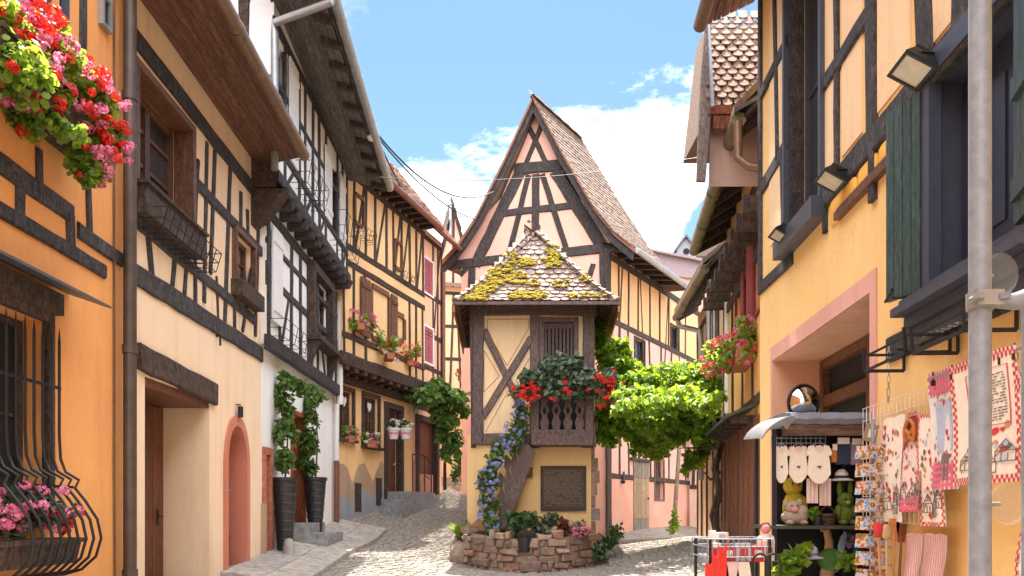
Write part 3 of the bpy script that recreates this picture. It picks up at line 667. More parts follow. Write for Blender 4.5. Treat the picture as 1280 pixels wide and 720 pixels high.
# ---- yellow house, turned towards the street
h=thing('yellow_house','yellow half timbered house with two small windows over a patchy grey blue plinth','house',(-3,18,0))
FL=Facade((-3.55,15.75),(-2.42,19.35)); YG=FL
FU=Facade((-3.30,15.55),(-2.12,19.30)); YU=FU
zj=FU.at(432,452)[1]; ze=8.35
uL=lambda px:FL.at(px,550)[0]; uU=lambda px:FU.at(px,400)[0]
gw=[(FL.at(a,500)[0],FL.at(b,500)[0],FL.at(a,y1)[1],FL.at(a,y0)[1]) for a,b,y0,y1 in ((423,440,486,543),(454,472,494,553))]
gd=(uL(483),uL(500),1.7,FL.at(483,508)[1])
m=M(); body(m,FL,0,FL.L,.2,zj,[(*g_,.16) for g_ in gw]+[(*gd,.2)],5)
uw=[(uU(a),uU(b),FU.at(a,y1)[1],FU.at(a,y0)[1]) for a,b,y0,y1 in ((443,452,280,240),(493,500,336,298),(464,484,425,354),(493,503,425,388))]
body(m,FU,0,FU.L,zj,ze,[(*g_,.14) for g_ in uw],5); m.build('wall',YELLOW,h)
m=M(); beam(m,FU,(-.1,zj+.05),(FU.L+.05,zj+.05),.26,.06); 
zt=FU.at(438,330)[1]
for z in (zt,zt+.32,FU.at(436,420)[1],ze-.15): beam(m,FU,(0,z),(FU.L,z),.13,.026)
for x in (.07,.45,.95,1.35,1.9,2.25,2.65,3.1,3.45,3.85): 
    beam(m,FU,(x,zt+.35),(x+random.uniform(-.06,.06),ze-.1),.085,.024)
    if not any(w_[0]-.1<x<w_[1]+.1 for w_ in uw[2:]): beam(m,FU,(x,zj+.1),(x+random.uniform(-.06,.06),zt-.05),.085,.024)
for a,b in ((.5,.9),(1.4,1.85),(2.3,2.6),(2.7,3.05),(3.5,3.8)): beam(m,FU,(a,zt+.35),(b,ze-.15),.065,.022)
m.build('timber_frame',TIMBERB,h)
for i in range(10):
    x=.05+i*.385; a=FU.pt(x,zj-.16,-.45); m=M(); m.obox(a,FU.e*.15,FU.n*.50,V((0,0,.17))); m.build('joist',TIMBERB,h)
m=M(); fbox(m,FL,-.05,FL.L,zj-.34,zj-.19,-.01,.10); m.build('jetty_beam',TIMBERB,h)
for g_ in gw:
    window(h,FL,g_,BROWNW,GLASS,.13,2,2,b=.05,casing=TIMBERB,cb=.08,cw=.04,sill=TIMBERB,sillw=.10)
    m=M(); uc=(g_[0]+g_[1])/2; z=g_[3]-.2; m.prism([FL.pt(uc+x*.09,z+y_*.10,-.04) for x,y_ in((0,-1.2),(.8,-.2),(.9,.5),(.5,.85),(0,.45),(-.5,.85),(-.9,.5),(-.8,-.2))],FL.n*.02); m.build('heart_ornament',WHITEW,h)
for i,g_ in enumerate(uw): window(h,FU,g_,BROWNW,GLASS,.10,2,3,casing=BROWNW,cb=.07 if i<2 else .10,cw=.05)
shutter(h,FU,(uw[2][0]-.52,uw[2][0]-.11,uw[2][2],uw[2][3]),.03,BROWNW); shutter(h,FU,(uw[2][1]+.11,uw[2][1]+.42,uw[2][2],uw[2][3]),.03,BROWNW)
m=M(); fbox(m,FL,gd[0],gd[1],1.6,gd[3]-.05,-.17,-.12); d=m.build('door',REDW,h); m=M(); frame4(m,FL,gd[0]-.12,gd[1]+.12,1.5,gd[3]+.1,.13,-.1,.05); m.build('door_frame',TIMBERB,d)
m=M(); m.ball(FL.pt(gd[1]-.1,2.6,-.10),.03); m.build('handle',ZINC,d)
# peeled render and blue plinth
def patch(F,u0,u1,z0,z1f,w,mat,name,step=.12):
    m=M(); n=int((u1-u0)/step); top=[]
    for i in range(n+1): top.append((u0+(u1-u0)*i/n, z1f((i/n))+random.uniform(-.04,.04)))
    for i in range(n): m.prism([F.pt(top[i][0],z0,w),F.pt(top[i+1][0],z0,w),F.pt(top[i+1][0],top[i+1][1],w),F.pt(top[i][0],top[i][1],w)],F.n*-.02)
    return m.build(name,mat,h,smooth=False)
patch(FL,.1,gd[0]-.15,.5,lambda t:2.05+.45*abs(math.sin(t*7.5+.6))+.1*t,.004,BARE,'bare_render')
patch(FL,.05,gd[0]-.14,.5,lambda t:1.72+.32*t+.08*math.sin(t*14),.009,GREYBLUE,'plinth')
m=M()
for uu in (uL(447),uL(473)): m=M(); fbox(m,FL,uu-.13,uu+.13,1.35+.15*uu,1.95+.15*uu,-.01,.022); m.build('cellar_hatch',TIMBERB,h)
for i in range(3): m=M(); z=1.45+.17*i; fbox(m,FL,gd[0]-.6+.28*i,gd[1]+.5,z-.6,z+.17,.0,.66-.02*i); m.build('step',STEP,h)
m=M(); z=1.95; p=[FL.pt(gd[0]-.1+.55*t,z,.62) for t in (0,1)]
for q in (FL.pt(gd[0]+.1,z,.6),FL.pt(gd[1]+.05,z,.6),FL.pt(gd[1]+.45,z-.1,.6)): m.tube([q,q+V((0,0,.85))],.015,6)
m.tube([FL.pt(gd[0]+.1,z+.85,.6),FL.pt(gd[1]+.05,z+.85,.6),FL.pt(gd[1]+.45,z+.72,.6)],.018,6); m.tube([FL.pt(gd[1]+.05,z+.4,.6),FL.pt(gd[1]+.45,z+.3,.6)],.012,6)
m.build('railing',IRON,h)
# eave
E0=FU.pt(-.4,ze-.10,.55); E1=FU.pt(FU.L-.1,ze-.10,.50)
for i in range(12):
    x=i*.33; m=M(); m.obox(FU.pt(x,ze-.12,-.1),FU.e*.09,FU.n*.6+V((0,0,-.0)),V((0,0,.10))); m.build('rafter',TIMBERB,h)
m=M(); m.quad(FU.pt(-.3,ze,0),FU.pt(FU.L,ze,0),E1+V((0,0,.08)),E0+V((0,0,.08))); m.build('soffit',TIMBERB,h,smooth=False)
gutter(h,[E0+V((0,0,-.01)),E1+V((0,0,-.01))],.065,REDP)
surf=lambda s,t: E0.lerp(E1,s)+V((0,0,.06))+(-FU.n*.86*.62+V((0,0,.60)))*(t*4.2)+ (FU.n*.0)
m=M(); tiles(m,surf,(E1-E0).length,3.6,tw=.17,th=.16); o=m.build('roof',TILEB,h,smooth=False)
m=M(); m.quad(surf(0,0),surf(1,0),surf(1,1.2),surf(0,1.2)); m.build('roof_deck',ROOFPLAIN,h,smooth=False)

# ---- peach house beyond it
h=thing('peach_house','narrow peach half timbered house with raspberry shutters behind the yellow house','house',(-2,20,0))
F=Facade((-2.40,19.35),(-1.86,21.1)); PF=F; L=F.L
a=lambda px,py:F.at(px,py)
dd=(a(521,560)[0],a(545,560)[0],1.6,a(521,524)[1])
pw=[(a(529,y0)[0],a(540,y0)[0],a(527,y1)[1],a(527,y0)[1]) for y0,y1 in ((320,362),(406,450))]
m=M(); body(m,F,-.05,L,.5,8.6,[(*dd,.3)]+[(*p_,.1) for p_ in pw],5); m.build('wall',PEACH,h)
m=M()
for z in (4.1,5.15,6.0,7.0,8.4): beam(m,F,(0,z),(L,z),.12,.026)
for x in (.08,.42,1.25,1.55,1.8): 
    for z0_,z1_ in ((4.1,6.0),(6.0,8.4)): beam(m,F,(x,z0_),(x+random.uniform(-.05,.05),z1_),.075,.024)
beam(m,F,(.5,4.15),(.2,5.9),.06,.022); beam(m,F,(1.3,6.1),(1.7,8.3),.06,.022); m.build('timber_frame',TIMBERB,h)
for p_ in pw:
    fbox_=M(); frame4(fbox_,F,p_[0]-.05,p_[1]+.05,p_[2]-.05,p_[3]+.05,.05,-.01,.04); o=fbox_.build('window',WHITEW,h)
    uc=(p_[0]+p_[1])/2
    for q in ((p_[0],uc-.01),(uc+.01,p_[1])):
        s_=M(); fbox(s_,F,q[0],q[1],p_[2],p_[3],-.03,.02); 
        for k in range(9): 
            z=p_[2]+(p_[3]-p_[2])*(k+.5)/9; fbox(s_,F,q[0]+.03,q[1]-.03,z-.035,z+.02,.0,.032)
        s_.build('shutter',PINKSH,o)
m=M(); frame4(m,F,dd[0]-.1,dd[1]+.1,1.5,dd[3]+.12,.14,-.1,.06); o=m.build('door_frame',TIMBERB,h)
m=M()
for i in range(5): fbox(m,F,dd[0]+.04+(dd[1]-dd[0]-.08)*i/5,dd[0]+.04+(dd[1]-dd[0]-.08)*(i+1)/5-.008,1.6,dd[3]-.02,-.16,-.10)
m.build('door',REDW,h)
m=M(); fbox(m,F,-.03,dd[0]-.1,1.2,2.75,-.01,.012); fbox(m,F,dd[0]+.1,dd[1]-.1,1.5,2.45,-.12,-.04); m.build('plinth',flat('salmon_plinth',(.52,.25,.16),.9),h)
m=M(); m.tube([F.pt(.02,8.3,.08),F.pt(.02,3.9,.08)],.055,10); m.tube([F.pt(.02,8.3,.08),F.pt(.25,8.45,.4)],.055,10); m.build('downpipe',ZINC,h)
m=M(); m.tube([F.pt(L-.05,7.8,.08),F.pt(L-.05,3.9,.08)],.05,10); m.build('downpipe',REDP,h)
E0=F.pt(-.1,8.45,.45); E1=F.pt(L+.2,8.45,.45); gutter(h,[E0,E1],.06,REDP)
surf=lambda s,t: E0.lerp(E1,s)+V((0,0,.06))+(-F.n*.5+V((0,0,.62)))*(t*3.6)
m=M(); tiles(m,surf,(E1-E0).length,2.6); m.build('roof',TILER,h,smooth=False)
m=M(); m.quad(surf(0,0),surf(1,0),surf(1,1),surf(0,1)); m.build('roof_deck',ROOFPLAIN,h,smooth=False)

# ---- houses at the bend of the street
h=thing('corner_house','far pale pink house with a small gable and a metal chimney','house',(-1.5,27,0))
F=Facade((-2.55,26.6),(.6,27.2)); L=F.L
m=M(); body(m,F,0,L,1.5,9.0,[(1.25,1.6,6.2,7.1,.12)],4); m.build('wall',CREAM2,h)
m=M()
for z in (5.35,6.6,7.7,8.8): beam(m,F,(0,z),(L,z),.11,.026)
for i in range(9): beam(m,F,(.1+i*.38,5.35),(.1+i*.38+random.uniform(-.2,.2),8.8),.07,.024)
m.build('timber_frame',TIMBERG,h)
window(h,F,(1.25,1.6,6.2,7.1),WHITEW,GLASS,.1,2,2,casing=WHITEW,cb=.05)
ax=(a_:=F.at(567,262))[0]; za=F.at(567,262)[1]; gw_=.62
m=M(); m.prism([F.pt(ax-gw_,9.0,.02),F.pt(ax+gw_,9.0,.02),F.pt(ax+gw_,9.2,.02),F.pt(ax,za,.02),F.pt(ax-gw_,9.2,.02)],F.n*-.3); m.build('gable_wall',PINK,h)
m=M()
for s in(-1,1): beam(m,F,(ax+s*(gw_+.05),9.15),(ax,za+.05),.11,.06)
beam(m,F,(ax-.02,9.0),(ax,za-.1),.08,.04); m.build('gable_timber',TIMBERB,h)
m=M(); top=F.pt(ax,za+.06,.1); bk=-F.n*2.6
for s in (-1,1):
    surf=lambda s_,t,s=s: F.pt(ax+s*(gw_+.2)*(1-t),9.0+(za+.06-9.0)*t,.12-2.6*s_)
    tiles(m,surf,2.6,1.3,tw=.2,th=.18)
m.build('roof',TILE,h,smooth=False)
m=M(); m.quad(F.pt(-.2,8.95,.3),F.pt(L+.2,8.95,.3),F.pt(L+.2,11,-2.5),F.pt(-.2,11,-2.5)); m.build('roof_deck',TILE,h,smooth=False)
m=M(); c=F.px3(563,300,.1); m.tube([c,F.px3(563,256,.1)],.05,8); m.lathe(F.px3(563,256,.1),[(.09,-.02),(.09,.02),(.02,.12)],8); m.build('chimney_pipe',ZINC,h)
h=thing('garden_wall','plain pale yellow rendered wall closing the bend of the street','wall',(-1.6,25,0))
F=Facade((-2.2,24.3),(-.35,25.2)); m=M(); body(m,F,0,F.L,1.8,5.0,(),.4); m.build('wall',plaster('pale_wall',(.76,.62,.40),(.72,.58,.36)),h)
m=M(); surf=lambda s,t: F.pt(-.1+(F.L+.2)*s,4.95+.3*t,.3-.55*t); tiles(m,surf,F.L,.5); m.build('coping',TILE,h,smooth=False)
# ================================================================== CENTRE
# ---- pink gabled house
h=thing('gabled_house','pink half timbered house with a tall pointed gable and steep tiled roof','house',(2.2,21,0))
dR=20.0; TL=V((-.0905*dR*1.068,1.068*dR,0)); TR=V((.153*dR,dR,0)); ZT=EYE+.328*dR; ZTL=EYE+.308*1.068*dR; ZA=EYE+.5345*dR
GV=Facade(TL,TR)                                     # verge plane
GW=GV.out(-.32)                                      # gable wall plane
sdir=V((.52,.854,0)); L=GV.L; mid=L*.497
ZE=(ZT+ZTL)/2
c_r=GW.at(759,400)[0]; c_l=.50
Cr=GW.pt(c_r,0); SW=Facade(Cr,Cr+sdir*7.6)          # long side wall
zw=GW.at(757,312)[1]
m=M()
wins=[(SW.at(793,440)[0],SW.at(805,440)[0],SW.at(797,464)[1],SW.at(797,424)[1]),(SW.at(838,430)[0],SW.at(848,430)[0],SW.at(842,440)[1],SW.at(842,408)[1])]
slit=(SW.at(818,600)[0],SW.at(829,600)[0],SW.at(822,624)[1],SW.at(822,577)[1])
wall_sheet(m,SW,0,7.6,0,zw,[(*w_,.15) for w_ in wins]+[(*slit,.2)])
back=GW.pt(c_l,0)+sdir*7.6
gp=[GW.pt(c_l,0),GW.pt(c_r,0),GW.pt(c_r,zw),GW.pt(c_r+.30,zw+.25),GW.pt(mid+.95,ZA-2.35),GW.pt(mid,ZA-.25),GW.pt(mid-.95,ZA-2.35),GW.pt(c_l-.30,zw+.25),GW.pt(c_l,zw)]
m.poly(gp); A=GW.pt(c_l,0); B=back
m.quad(A,B,B+V((0,0,zw)),A+V((0,0,zw))); e2=SW.pt(7.6,0); m.quad(B,e2,e2+V((0,0,zw)),B+V((0,0,zw)))
m.build('wall',PINK,h,smooth=False)
# upper side wall painted a warmer apricot between the timbers, faded pink below
m=M(); zsplit=lambda u_: SW.at(768,405)[1]
zb=SW.at(800,418)[1]; ub=7.5
us=sorted([0.1,7.5]+[w_[i] for w_ in wins for i in(0,1)])
def panel(F,u0,u1,z0,z1,w,holes=()):
    mm=M(); wall_sheet_flat(mm,F,u0,u1,z0,z1,w,holes); return mm
def wall_sheet_flat(mm,F,u0,u1,z0,z1,w,holes):
    ux=sorted({u0,u1,*[x for h_ in holes for x in h_[:2] if u0<x<u1]}); zx=sorted({z0,z1,*[x for h_ in holes for x in h_[2:4] if z0<x<z1]})
    for i in range(len(ux)-1):
        for j in range(len(zx)-1):
            uc=(ux[i]+ux[i+1])/2; zc_=(zx[j]+zx[j+1])/2
            if any(h_[0]<uc<h_[1] and h_[2]<zc_<h_[3] for h_ in holes): continue
            mm.quad(F.pt(ux[i],zx[j],w),F.pt(ux[i+1],zx[j],w),F.pt(ux[i+1],zx[j+1],w),F.pt(ux[i],zx[j+1],w))
panel(SW,.08,7.55,zb,zw-.02,.004,wins).build('apricot_panel',APRICOT,h,smooth=False)
zp=SW.at(780,596)[1]; panel(SW,.02,7.55,zp,zb,.003,[w for w in wins]+[slit]).build('pink_panel',plaster('side_pink_plaster',(.70,.40,.34),(.66,.36,.30)),h,smooth=False); panel(SW,-.02,7.55,0,zp,.012,[slit]).build('plinth',PINKD,h,smooth=False)
m=M()
P=lambda a,b,w_,t=.03: pbeam(m,GW,a,b,w_,t)
P((643,212),(702,206),.30,.05); P((620,268),(716,257),.18); P((560,332),(775,308),.24,.04)
P((650,216),(594,332),.30,.04); P((694,214),(757,314),.30,.04)
P((669.6,218),(669.6,296),.20); P((660.6,219),(636,318),.15); P((678,218),(708,311),.15)
P((662,160),(684,207),.13); P((677,156),(656,209),.12,.04); P((606,385),(620,325),.15); P((756,308),(757,440),.26,.045); P((742,330),(735,352),.14); P((590,330),(590,400),.2); P((575,345),(588,330),.12)
P((650,330),(650,420),.14); P((700,318),(700,420),.14); P((590,372),(757,366),.16)
m.build('gable_timber',TIMBER,h)
# barge boards following the bell-cast verge
k=.20
def vcurve(side,t):   # 0 apex .. 1 tip
    e=L if side>0 else 0; ze=ZT if side>0 else ZTL
    pts=[(mid,ZA),(mid+(e-mid)*.30,ZA+(ze-ZA)*.375),(mid+(e-mid)*.60,ZA+(ze-ZA)*.715),(mid+(e-mid)*.80,ZA+(ze-ZA)*.885),(e,ze)]
    x=t*4; i=min(3,int(x)); f=x-i; a,b=pts[i],pts[i+1]; return a[0]+(b[0]-a[0])*f, a[1]+(b[1]-a[1])*f
for s in(-1,1):
    m=M(); n=16; rows=[]
    for i in range(n+1):
        u_,z_=vcurve(s,i/n); rows.append([GV.pt(u_,z_-.03,.0),GV.pt(u_,z_-.03,-.05),GV.pt(u_-s*.04,z_-.27,-.05),GV.pt(u_-s*.04,z_-.27,.0)])
    m.sweep(rows,lambda i: rows[i]); m.build('barge_board',TIMBER,h)
    m=M(); rows=[]
    for i in range(n+1):
        u_,z_=vcurve(s,i/n); rows.append([GV.pt(u_,z_+.05,.06),GV.pt(u_,z_+.05,-.12),GV.pt(u_+s*.02,z_-.07,-.05),GV.pt(u_+s*.02,z_-.10,.06)])
    m.sweep(rows,lambda i: rows[i]); m.build('verge_tile',TILER,h)
# roof slopes
RL=2.9; EL=4.3
def pslope(side):
    def f(s,t):
        a=V(GV.pt(*vcurve(side,1-t))); b_t=1-t
        ridge=GV.pt(mid,ZA)+sdir*RL; e=GV.pt(*vcurve(side,1)); tip=e+sdir*EL
        # rear hip runs from the ridge end to the far eave corner, same bell-cast profile
        uu,zz=vcurve(side,b_t); h_=(zz-ZA)/((ZT if side>0 else ZTL)-ZA); 
        q=a+sdir*(RL+(EL-RL)*(h_*.75+.25*b_t))
        return a.lerp(q,s)
    return f
m=M(); tiles(m,pslope(1),4.4,6.6,tw=.175,th=.15,lift=.03); m.build('roof',TILE,h,smooth=False)
m=M(); 
for sgn in (1,-1):
    f=pslope(sgn)
    for i in range(12):
        t0,t1=i/12,(i+1)/12; m.quad(f(0,t0)-V((0,0,.02)),f(1,t0)-V((0,0,.02)),f(1,t1)-V((0,0,.02)),f(0,t1)-V((0,0,.02)))
fr,fl=pslope(1),pslope(-1)
for i in range(12): t0,t1=i/12,(i+1)/12; m.quad(fr(1,t0),fl(1,t0),fl(1,t1),fr(1,t1))
m.build('roof_deck',TILE,h,smooth=False)
m=M(); a=GV.pt(mid,ZA+.02,.06); rows=[]
for i in range(12):
    p=a+sdir*(RL*i/11.0); r=.09 if i%2 else .075
    rows.append([p+V((r*math.cos(x)*.85,-r*math.cos(x)*.5,r*math.sin(x))) for x in (0,.8,1.57,2.3,3.14)])
m.sweep(rows,lambda i: rows[i],closed_ring=False,caps=False); m.build('ridge_tile',TILE,h)
m=M(); e=GV.pt(L,ZT-.02,0); off=V((.05,-.03,0)); 
gutter(h,[e+off,e+off+sdir*EL],.075,ZINC)
sn=SW.n
for i in range(8):
    p=SW.pt(.1+i*.58,zw-.02,-.02); m=M(); m.obox(p,SW.e*.12,sn*.72+V((0,0,-.12)),V((0,0,.13))); m.build('rafter',TIMBER,h)
m=M(); m.quad(SW.pt(-.2,zw+.16,-.1),SW.pt(4.3,zw+.16,-.1),e+off+sdir*EL+V((0,0,.06)),e+off+V((0,0,.06))); m.build('soffit',TIMBER,h,smooth=False)
# side wall timbers
m=M(); S=lambda a,b,w_,t=.026: pbeam(m,SW,a,b,w_,t)
zt=SW.at(768,405)[1]; beam(m,SW,(0,zb),(7.5,zb),.15,.03); beam(m,SW,(0,zw-.12),(7.5,zw-.12),.2,.03); beam(m,SW,(0,zp),(7.5,zp),.14,.03)
zq=SW.at(770,500)[1]; beam(m,SW,(0,zq),(7.5,zq),.13,.028)
for px in (773,785,797,812,824,835,846,856):
    uu=SW.at(px,400)[0]; beam(m,SW,(uu,zb),(uu+random.uniform(-.05,.05),zw-.15),.085)
    if not any(abs(uu-(w_[0]+w_[1])/2)<.35 for w_ in wins): beam(m,SW,(uu+.1,zq),(uu+.1+random.uniform(-.2,.2),zb),.08)
    beam(m,SW,(uu+.05,zp),(uu+random.uniform(-.15,.15),zq),.09)
for a,b in ((.5,.95),(2.6,2.2),(3.9,4.4),(5.6,5.2)): beam(m,SW,(a,zq),(b,zw-.2),.07,.022)
beam(m,SW,(.08,0.4),(.06,zw),.28,.04)
m.build('timber_frame',TIMBERB,h)
for w_ in wins: window(h,SW,w_,TIMBERB,GLASS,.12,1,2,casing=TIMBERB,cb=.05)
m=M(); fbox(m,SW,slit[0],slit[1],slit[2],slit[3],-.14,-.1); m.build('vent',PURPLEW,h)
m=M(); frame4(m,SW,slit[0]-.05,slit[1]+.05,slit[2]-.05,slit[3]+.08,.05,-.01,.035); m.build('vent_frame',PURPLEW,h)
ud0,ud1=SW.at(791,640)[0],SW.at(810,640)[0]; zd=SW.at(795,577)[1]; zg=SW.at(795,668)[1]
for z0_,z1_,mt in ((zg-.3,zg+.45,WEATHER),(zg+.46,zd-.45,wood('weathered_tan_door',(.42,.30,.18),(.28,.19,.11),(40,40,3),.8,.5)),(zd-.44,zd,WEATHER)):
    m=M()
    for i in range(4): fbox(m,SW,ud0+(ud1-ud0)*i/4,ud0+(ud1-ud0)*(i+1)/4-.006,z0_,z1_,-.01,.035+.002*i)
    m.build('door_board',mt,h)
m=M(); fbox(m,SW,ud0-.25,ud1+.02,zd+.01,zd+.09,-.01,.09); m.build('lintel',TIMBERB,h)
m=M(); m.ball(SW.pt(ud1-.12,(zg+zd)/2,.06),.03); m.build('handle',IRON,h)
ue0,ue1=SW.at(868,640)[0],SW.at(876,640)[0]; m=M(); fbox(m,SW,ue0,ue1,.3,SW.at(870,595)[1],-.01,.03); m.build('door',TIMBERB,h)
m=M(); c=SW.px3(779,602,.08); m.ball(c,.06); m.tube([c,SW.px3(780,590,.02)],.03,6); m.build('wall_hook',IRON,h)

# ---- dovecote tower
h=thing('dovecote_tower','small ochre tower with mossy pyramid roof, wooden balcony and outside stair','tower',(.4,15.1,0))
D=15.1; TW=Facade((-.86,D),(1.50,D)); x0,x1=(585-640)/1000*D,(739-640)/1000*D
u_=lambda px: TW.at(px,500)[0]; z_=lambda py: TW.at(640,py)[1]
ua,ub=u_(584),u_(739); uu0,uu1=u_(592),u_(743)
louv=(u_(674),u_(723),z_(545),z_(397)); slot=(u_(656),u_(666),z_(598),z_(584))
zmid=z_(544)
m=M(); body(m,TW,ua,ub,-.2,zmid,[(*slot,.3)],3.2,False); m.build('wall',plaster('tower_plaster',(.80,.54,.26),(.77,.49,.21),(.66,.42,.22)),h)
m=M(); body(m,TW,uu0,uu1,zmid,z_(378),[(*louv,.12)],3.2); m.build('upper_wall',OCHREP,h)
m=M(); q=lambda a,b,w_,t=.05: pbeam(m,TW,a,b,w_,t)
q((598,380),(597,556),.21,.09); q((735,380),(735,560),.22,.09); q((590,388),(745,388),.20,.08); q((590,549),(665,549),.22,.07)
q((668,394),(668,560),.18,.06); q((605,413),(652,510),.13); q((664,423),(603,522),.13,.06); q((590,380),(592,560),.1,.02)
m.build('timber_frame',PURPLEW,h)
# incised outline on the panels
m=M(); 
def line(pts):
    pts=[TW.px3(a,b,.004) for a,b in pts]
    for a,b in zip(pts,pts[1:]): m.tube([a,b],.006,5)
line([(609,399),(661,399),(661,410),(634,457),(609,415),(609,399)]); line([(605,438),(605,490),(624,470),(605,438)]); line([(663,446),(645,476),(663,500)]); line([(607,540),(636,487),(663,510)])
m.build('panel_line',flat('brown_line',(.30,.16,.06),.9),h)
# louvred shutter of the dovecote
m=M(); frame4(m,TW,louv[0],louv[1],louv[2],louv[3],.09,-.1,.05); u0,u1=louv[0]+.09,louv[1]-.09
for zz in (z_(447),z_(455)): fbox(m,TW,u0,u1,zz-.03,zz+.03,-.09,-.02)
for i in range(8): fbox(m,TW,u0+(u1-u0)*i/8+.012,u0+(u1-u0)*(i+1)/8-.012,louv[2]+.09,louv[3]-.16,-.09,-.04)
fbox(m,TW,u0,u1,louv[3]-.2,louv[3]-.088,-.09,-.03); m.build('slatted_shutter',PURPLEW,h)
# balcony
BW=.55; zb0,zb1,zr=z_(559),z_(547),z_(497); bl,br=u_(663),u_(738)
m=M(); fbox(m,TW,bl,br,zb0,zb1,-.05,BW); m.build('balcony_floor',PURPLEW,h)
for uu in (bl+.07,br-.07): m=M(); fbox(m,TW,uu-.07,uu+.07,zb1,zr+.12,BW-.15,BW-.01); m.build('post',PURPLEW,h)
m=M(); fbox(m,TW,bl,br,zr-.02,zr+.09,BW-.13,BW-.02); m.build('top_rail',PURPLEW,h)
m=M(); fbox(m,TW,bl+.02,br-.02,zb1+.003,zb1+.10,BW-.11,BW-.03); m.build('bottom_rail',PURPLEW,h)
m=M(); fbox(m,TW,louv[0]+.01,louv[1]-.01,louv[2]+.01,louv[3]-.01,-.118,-.105); m.build('opening_shade_plate',DARK,h)  # black plate paints the shade behind the slats
m=M(); fbox(m,TW,bl+.05,br-.05,zb1,zr+.1,.052,.056); m.build('balcony_shade_plate',DARK,h)  # black sheet paints the shade of the doorway behind the balusters
n=4
for i in range(n):
    uc=bl+.14+(br-bl-.28)*(i+.5)/n; hh=zr-.02-(zb1+.10); zz=zb1+.10
    prof=[(.0,.055),(.12,.075),(.22,.085),(.34,.05),(.42,.05),(.55,.085),(.66,.06),(.76,.045),(.88,.075),(1,.06)]
    Lp=[(uc-w_,zz+f*hh) for f,w_ in prof]; Rp=[(uc+w_,zz+f*hh) for f,w_ in prof]
    dm=[(.42,0),(.55,.035),(.68,0)]
    m=M()
    # left and right halves so that the diamond stays open
    for sg in (-1,1):
        op=[(uc+sg*w_,zz+f*hh) for f,w_ in prof]; inn=[(uc,zz)]+[(uc,zz+.42*hh),(uc+sg*.038,zz+.55*hh),(uc,zz+.68*hh)]+[(uc,zz+hh)]
        pts=op+inn[::-1]; m.prism([TW.pt(a,b,BW-.09) for a,b in pts],TW.n*.04)
    m.build('baluster',PURPLEW,h)
# stair: closed string with treads and shaped balusters
A=TW.px3(660,566,.45); B=TW.px3(624,662,.45); dv=(B-A).normalized(); nv=V((-dv.z,0,dv.x)); nv=nv if nv.x>0 else -nv
for off in (0,.34):
    m=M(); o_=V((0,off,0)); m.prism([A+o_+nv*.13-dv*.06,A+o_-nv*.09-dv*.16,B+o_-nv*.12+dv*.05,B+o_+nv*.12-dv*.06],V((0,.055,0))); m.build('stair_string',PURPLEW,h)
for i in range(6):
    m=M(); p=A.lerp(B,(i+.7)/6.6); m.obox(p+V((-.10,.057,-.02)),V((.18,0,0)),V((0,.28,0)),V((0,0,.04))); m.build('tread',PURPLEW,h)
for i in range(4):
    m=M(); p=A.lerp(B,(i+.6)/4.4)+V((-.06,.012,.09)); m.prism([p+V((x,0,zz)) for x,zz in((-.05,0),(.05,-.1),(.07,.3),(.02,.42),(.07,.6),(-.03,.72),(-.07,.5),(-.02,.4),(-.07,.25))],V((0,.03,0))); m.build('baluster',PURPLEW,h)
m=M(); m.obox(A+V((-.17,0,.75)),B-A+V((0,0,.1)),V((0,.06,0)),V((.06,0,.05))); m.build('handrail',PURPLEW,h)
# bronze information panel, text worn to an even grain
m=M(); U0,U1,Z0,Z1=u_(677),u_(731),z_(637),z_(584); fbox(m,TW,U0,U1,Z0,Z1,-.01,.035); o=m.build('wall_panel',flat('dark_bronze',(.075,.050,.034),.6,.2,var=.4,scale=70,bs=.5),h)
m=M(); frame4(m,TW,U0-.02,U1+.02,Z0-.02,Z1+.02,.03,-.01,.05); m.build('rim',TIMBERB,o)
m=M(); zz=Z1-.07
while zz>Z0+.06:
    q=U0+.05
    while q<U1-.07:
        l=random.uniform(.02,.07)
        if random.random()<.86: fbox(m,TW,q,min(q+l,U1-.05),zz-.011,zz+.004,.03,.0375)
        q+=l+.014
    zz-=.034
m.build('worn_text',flat('worn_bronze',(.17,.125,.09),.6,bs=0),o)['kind']='stuff'
# stone edge and stained foot
m=M(); 
for i in range(16): z=-.1+i*.24; fbox(m,TW,ub-.03,ub+random.uniform(.06,.18),z,z+.225,-.35,-.02-random.uniform(0,.05))
m.build('quoin',RUBBLE,h)
m=M(); n=9; us=[ua+ (u_(628)-ua)*i/n for i in range(n+1)]; tops=[z_(650)+random.uniform(-.1,.06) for _ in us]
for i in range(n): m.prism([TW.pt(us[i],0,.006),TW.pt(us[i+1],0,.006),TW.pt(us[i+1],tops[i+1],.006),TW.pt(us[i],tops[i],.006)],V((0,.02,0)))
m.build('stained_foot',plaster('stained_foot',(.52,.26,.16),(.44,.2,.12)),h,smooth=False)
# roof
ze=EYE+.2625*14.5; fl,fr=V((-.0715*14.5,14.5,ze)),V((.1325*14.5,14.5,ze)); bl_,br_=V((-1.10,18.4,ze)),V((2.13,18.4,ze))
ap=V((.030*15.95,15.95,EYE+.348*15.95)); bk=V((.35,17.3,ap.z-.02))
def kick(t): return t - .10*math.sin(math.pi*min(1,t*1.2))*(1-t)   # slight bell-cast
def hipf(a,b,top,sgn=1):
    def f(s,t):
        p=a.lerp(b,s); base=(a+b)/2; q=p.lerp(V((p.x,p.y,p.z)),0); up=top-base
        return p+up*t-V((0,0,.16*math.sin(math.pi*t)*(1-t)))
    return f
front=hipf(fl,fr,ap); W_=(fr-fl).length; fm=((ap-(fl+fr)/2).dot((fr-fl).normalized()))/W_+.5
def inside_front(s,t): return (t*fm*1.0-.02)<= s-0.0*t and s<=1-t*(1-fm)+.02
